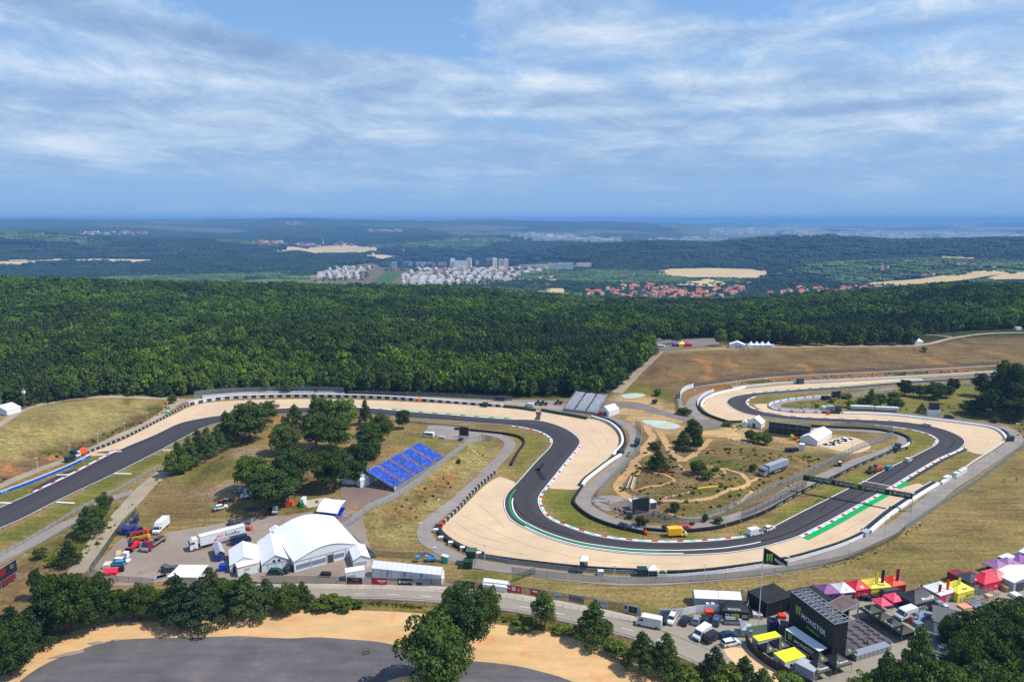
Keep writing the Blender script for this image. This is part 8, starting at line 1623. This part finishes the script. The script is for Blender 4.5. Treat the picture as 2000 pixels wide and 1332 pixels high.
# clutter of the trade area
for k,(x,y) in enumerate(((1687,1174),(1698,1175),(1708,1173))): box_thing('wheeled_bin',(x-4,y),(x+4,y),1.1,1.2,C['blk'],f"{('left', 'middle', 'right')[k]} black wheeled bin before the yellow tent",'bin','black bins')
for k,(x,y) in enumerate(((1936,1118),(1944,1115))): box_thing('wheeled_bin',(x-4,y),(x+4,y),1.1,1.2,C['blk'],f"{('left', 'right')[k]} black bin behind the white box van",'bin','black bins by the van')
box_thing('steel_container',(1727,1170),(1756,1166),2.2,2.2,g_('slate',(0,0,0)),'slate grey container before the scarlet tent','container',lid=C['dgrey']); box_thing('grey_box',(1728,1175),(1736,1174),1,1.2,C['grey'],'small grey box in front of the slate container','box'); box_thing('steel_locker',(1832,1196),(1842,1194),1.5,2.6,C['grey'],'tall grey steel locker right of the large black tent','locker')
def scaff(A_,B_,D,h,label,seed):
 e,L_ = frame('scaffold_stack',A_,B_,label,'scaffold parts'); rs = np.random.default_rng(seed); mb = MB()
 for k in range(70): x,y,z = rs.uniform(0,L_),rs.uniform(0,D),rs.uniform(.1,h); dx,dy = ((1.8,0) if rs.random() < .5 else (0,1.6)); mb.bar((x,y,z),(x+dx,y+dy,z+rs.uniform(-.1,.1)),.07)
 for x in np.linspace(0,L_,5): mb.bar((x,0,0),(x,0,h),.09); mb.bar((x,D,0),(x,D,h),.09)
 mb.build('tubes',C['silver'],e)
scaff((1898,1166),(1932,1159),3,2.2,'tall stack of scaffold parts right of the yellow tent',1); scaff((1896,1187),(1926,1180),3,1.2,'low heap of scaffold parts above the oaks',2); scaff((1925,1170),(1950,1164),3,1.0,'flat stack of scaffold decks beside the crimson tent',3)
for k,(x,y) in enumerate(((1962,1152),(1970,1157),(1935,1175))): box_thing('wooden_crate',(x-5,y),(x+5,y-1),1.4,1.5,C['wood'],f"{('left', 'right', 'lowest')[k]} wooden crate near the grey marquee",'crate')
for k,(x,y) in enumerate(((1793,1218),(1803,1213),(1813,1209),(1797,1226))): box_thing('aluminium_crate',(x-6,y),(x+6,y-2),2.0,1.0,g_('crate_blue_grey',(120,140,162)),f"{('first', 'second', 'third', 'lowest')[k]} aluminium crate right of the red forklift",'crate','aluminium crates')
box_thing('orange_pallet',(1882,1192),(1903,1188),2,.5,g_('pale_orange',(220,150,120)),'orange pallet load above the oaks','pallet'); box_thing('pale_pallet',(1903,1190),(1918,1188),2,.5,g_('crate_blue_grey',(0,0,0)),'pale blue pallet load next to the orange one','pallet'); box_thing('white_table',(1984,1170),(1996,1168),2,.9,WP,'white table with dark items by the grey marquee','table')
for k in range(8): box_thing('open_container',(1672+k*8.5,1292-k*2.6),(1680+k*8.5,1289.5-k*2.6),1.8,1.4,C['silver'],f"silver flight case {('first','second','third','fourth','fifth','sixth','seventh','eighth')[k]} from the left below the stage floor",'case','silver flight cases') 
box_thing('red_lorry_stand',(1866,1140),(1884,1134),2.5,2.4,C['dkred'],'dark red vending lorry behind the yellow tent','lorry',z0=.4); box_thing('red_counter',(1884,1134),(1905,1128),2,1.2,C['red'],'red counter stand right of the dark red lorry','stand')
def bflag(bx,by,top,c_,label):
 p = W(bx,by); h = height_px(p,top); e = empty('feather_flag',p,.1,label,'flag'); MB().tube((0,0,0),(0,0,h),.04).build('pole',C['dgrey'],e); MB().box(.03,.85,-.02,.02,h*.45,h).build('banner',c_,e)
for a_ in ((1707,1162,1116,C['yellow'],'yellow feather flag above the yellow tent'),(1718,1160,1113,g_('night_blue',(0,0,0)),'dark feather flag right of the yellow one'),(1747,1156,1111,C['dkred'],'dark red feather flag over the scarlet tent'),(1845,1172,1131,C['redo'],'red feather flag behind the white roofed tent'),(1830,1176,1141,C['dkred'],'dark feather flag left of the red one'),(1867,1168,1128,C['yellow'],'yellow feather flag beside the dark red lorry')): bflag(*a_)
# billboard, umbrella, masts on the left
a = W(-12,1160); b_ = W(36,1128); d = b_-a; L_ = math.hypot(d.x,d.y); e = empty('billboard',a,math.atan2(d.y,d.x),'black and red billboard with a silver star ring above the lower left wood','billboard'); MB().box(0,L_,0,.2,2.2,5.6).build('upper_board',BB,e); MB().box(0,L_*.55,-.03,.0,3.4,5.5).build('red_print',g_('dark_wine2',(110,30,34)),e); MB().box(L_*.35,L_*.85,-.3,-.1,.7,2.1).build('lower_board',g_('dark_wine2',(0,0,0)),e); mb = MB(); [mb.bar((x,.3,-1),(x,.3,5.6),.2) for x in (.3,L_*.35,L_*.65,L_-.3)]; [mb.bar((0,.1,z),(L_,.1,z),.15) for z in (2.1,5.7)]; mb.build('frame',C['grey'],e)
mb = MB(); cxx,czz,rr = L_*.80,4.5,.62
for k in range(20): t0,t1 = 2*math.pi*k/20,2*math.pi*(k+1)/20; mb.bar((cxx+rr*math.cos(t0),-.06,czz+rr*math.sin(t0)),(cxx+rr*math.cos(t1),-.06,czz+rr*math.sin(t1)),.07)
for t0 in (PI2,PI2+2.094,PI2-2.094): mb.bar((cxx,-.06,czz),(cxx+rr*math.cos(t0),-.06,czz+rr*math.sin(t0)),.09)
mb.build('star_emblem',C['silver'],e)
for bx,by,top,lb in ((3,806,735,'tall lattice mast at the left picture edge'),(50,797,757,'slim mast before the forest at the left')):
 p = W(bx,by); h = height_px(p,top); e = empty('radio_mast',p,0,lb,'mast'); mb = MB(); [mb.bar((i,j,0),(i*.5,j*.5,h),.1) for i in (-.4,.4) for j in (-.4,.4)]; [mb.bar((-.4,-.4,z),(.4,-.4,z+.8),.06) for z in np.arange(0,h-1,.9)]; mb.build('lattice',C['grey'],e); MB().box(-.6,.6,-.5,.5,h*.72,h*.85).build('antenna_panels',WP,e)
# people
def person(bx,by,rz,top_c,leg_c,label,walk=.25,hold=None):
 p = W(bx,by); e = None
 j = {'pel': (0,0,.95),'ch': (0,.02,1.32),'nk': (0,.02,1.5),'hd': (0,.0,1.66),'ls': (-.2,0,1.42),'rs': (.2,0,1.42),'le': (-.27,.05,1.15),'re': (.27,-.05,1.15),'lh': (-.25,-.08,.92),'rh': (.26,.05,.90),
   'lk': (-.11,-walk*.5,.52),'rk': (.11,walk*.4,.50),'lf': (-.11,-walk*.4,.08),'rf': (.11,walk*.8,.10),'lt': (-.11,-walk*.4-.18,.04),'rt': (.11,walk*.8-.16,.05)}
 rad = dict(pel=.14,ch=.16,nk=.06,hd=.105,ls=.07,rs=.07,le=.045,re=.045,lh=.035,rh=.035,lk=.065,rk=.065,lf=.045,rf=.045,lt=.04,rt=.04)
 E_ = [('pel','ch'),('ch','nk'),('nk','hd'),('ch','ls'),('ch','rs'),('ls','le'),('rs','re'),('le','lh'),('re','rh'),('pel','lk'),('pel','rk'),('lk','lf'),('rk','rf'),('lf','lt'),('rf','rt')]
 ks = list(j); me = bpy.data.meshes.new('person'); me.from_pydata([j[k] for k in ks],[(ks.index(a),ks.index(b)) for a,b in E_],[])
 o = bpy.data.objects.new('person',me); col.objects.link(o); o.location = p; o.rotation_euler = (0,0,rz); tag(o,label,'person')
 md = o.modifiers.new('skin','SKIN'); sv = me.skin_vertices[0].data if me.skin_vertices else None
 if sv is None: bpy.context.view_layer.objects.active = o
 for i,k in enumerate(ks): me.skin_vertices[0].data[i].radius = (rad[k],rad[k]*.85)
 me.skin_vertices[0].data[0].use_root = True; sb = o.modifiers.new('sub','SUBSURF'); sb.levels = 1; sb.render_levels = 1
 m,t,b = new_mat('person_'+label[:20],.8); g = nd(t,'ShaderNodeTexCoord'); s = nd(t,'ShaderNodeSeparateXYZ'); lk(t,g.outputs['Object'],s.inputs[0]); z = math_n(t,'MULTIPLY',s.outputs[2],.5)
 lk(t,ramp(t,z,[(0,leg_c),(.485,top_c),(.75,srgb(190,140,112)),(.87,srgb(60,40,28))],'CONSTANT'),b.inputs['Base Color']); me.materials.append(m)
 return o
KB = srgb(30,32,40)
for a_ in ((1961,942,.4,srgb(30,30,36),KB,'person in dark clothes walking down the field, left of the trio'),(1977,939,.2,srgb(220,220,220),srgb(200,196,190),'person in white clothes, middle of the trio on the field'),(1985,940,-.3,srgb(34,34,40),KB,'person in dark clothes, right of the trio on the field'),
   (1794,1152,.1,srgb(220,220,220),srgb(180,180,180),'person in a white shirt standing at the event ground kerb'),(1799,1151,.3,srgb(28,28,30),KB,'person in black at the event ground kerb'),(1693,1260,.8,srgb(30,30,34),KB,'person in black working on the stage floor'),(1205,1012,.2,srgb(210,215,225),KB,'person in a pale shirt by the service road near the navy car'),(1446,1047,.5,srgb(40,42,48),KB,'person in dark clothes behind the white van on the track'),(1618,1173,0,srgb(230,90,40),KB,'person in an orange vest beside the second net hall')): person(*a_)
# small camera frame on the lot
p = W(716,1276); e = empty('target_stand',p,.3,'rusty steel stand alone on the dark asphalt lot','stand'); mb = MB(); [mb.bar((x,y,0),(x,y,1.0),.07) for x in (-.6,.6) for y in (-.5,.5)]; [mb.bar((-.6,y,z),(.6,y,z),.07) for y in (-.5,.5) for z in (.3,1)]; [mb.bar((x,-.5,z),(x,.5,z),.07) for x in (-.6,.6) for z in (.3,1)]; mb.build('bars',C['brown'],e)
# ================================================================ haze
hm = bpy.data.materials.new('haze_air'); hm.use_nodes = True; t = hm.node_tree; t.nodes.clear()
o = nd(t,'ShaderNodeOutputMaterial'); pv = nd(t,'ShaderNodeVolumePrincipled'); pv.inputs['Color'].default_value = (.25,.53,.97,1); pv.inputs['Density'].default_value = 9.0e-5
pv.inputs['Anisotropy'].default_value = 0.0
lk(t,pv.outputs[0],o.inputs['Volume'])
zt = float(max(gzz.max()+2,100)+40); zb = float(gzz.min()-2)
S = 45000
mb = [(x,y,z) for x in (-S,S) for y in (-300,S) for z in (zb,zt)]
hz = mesh_obj('haze',mb,[(0,1,3,2),(4,6,7,5),(0,4,5,1),(2,3,7,6),(0,2,6,4),(1,5,7,3)],hm)
tag(hz,'thin blue air haze over the whole landscape',kind='stuff')
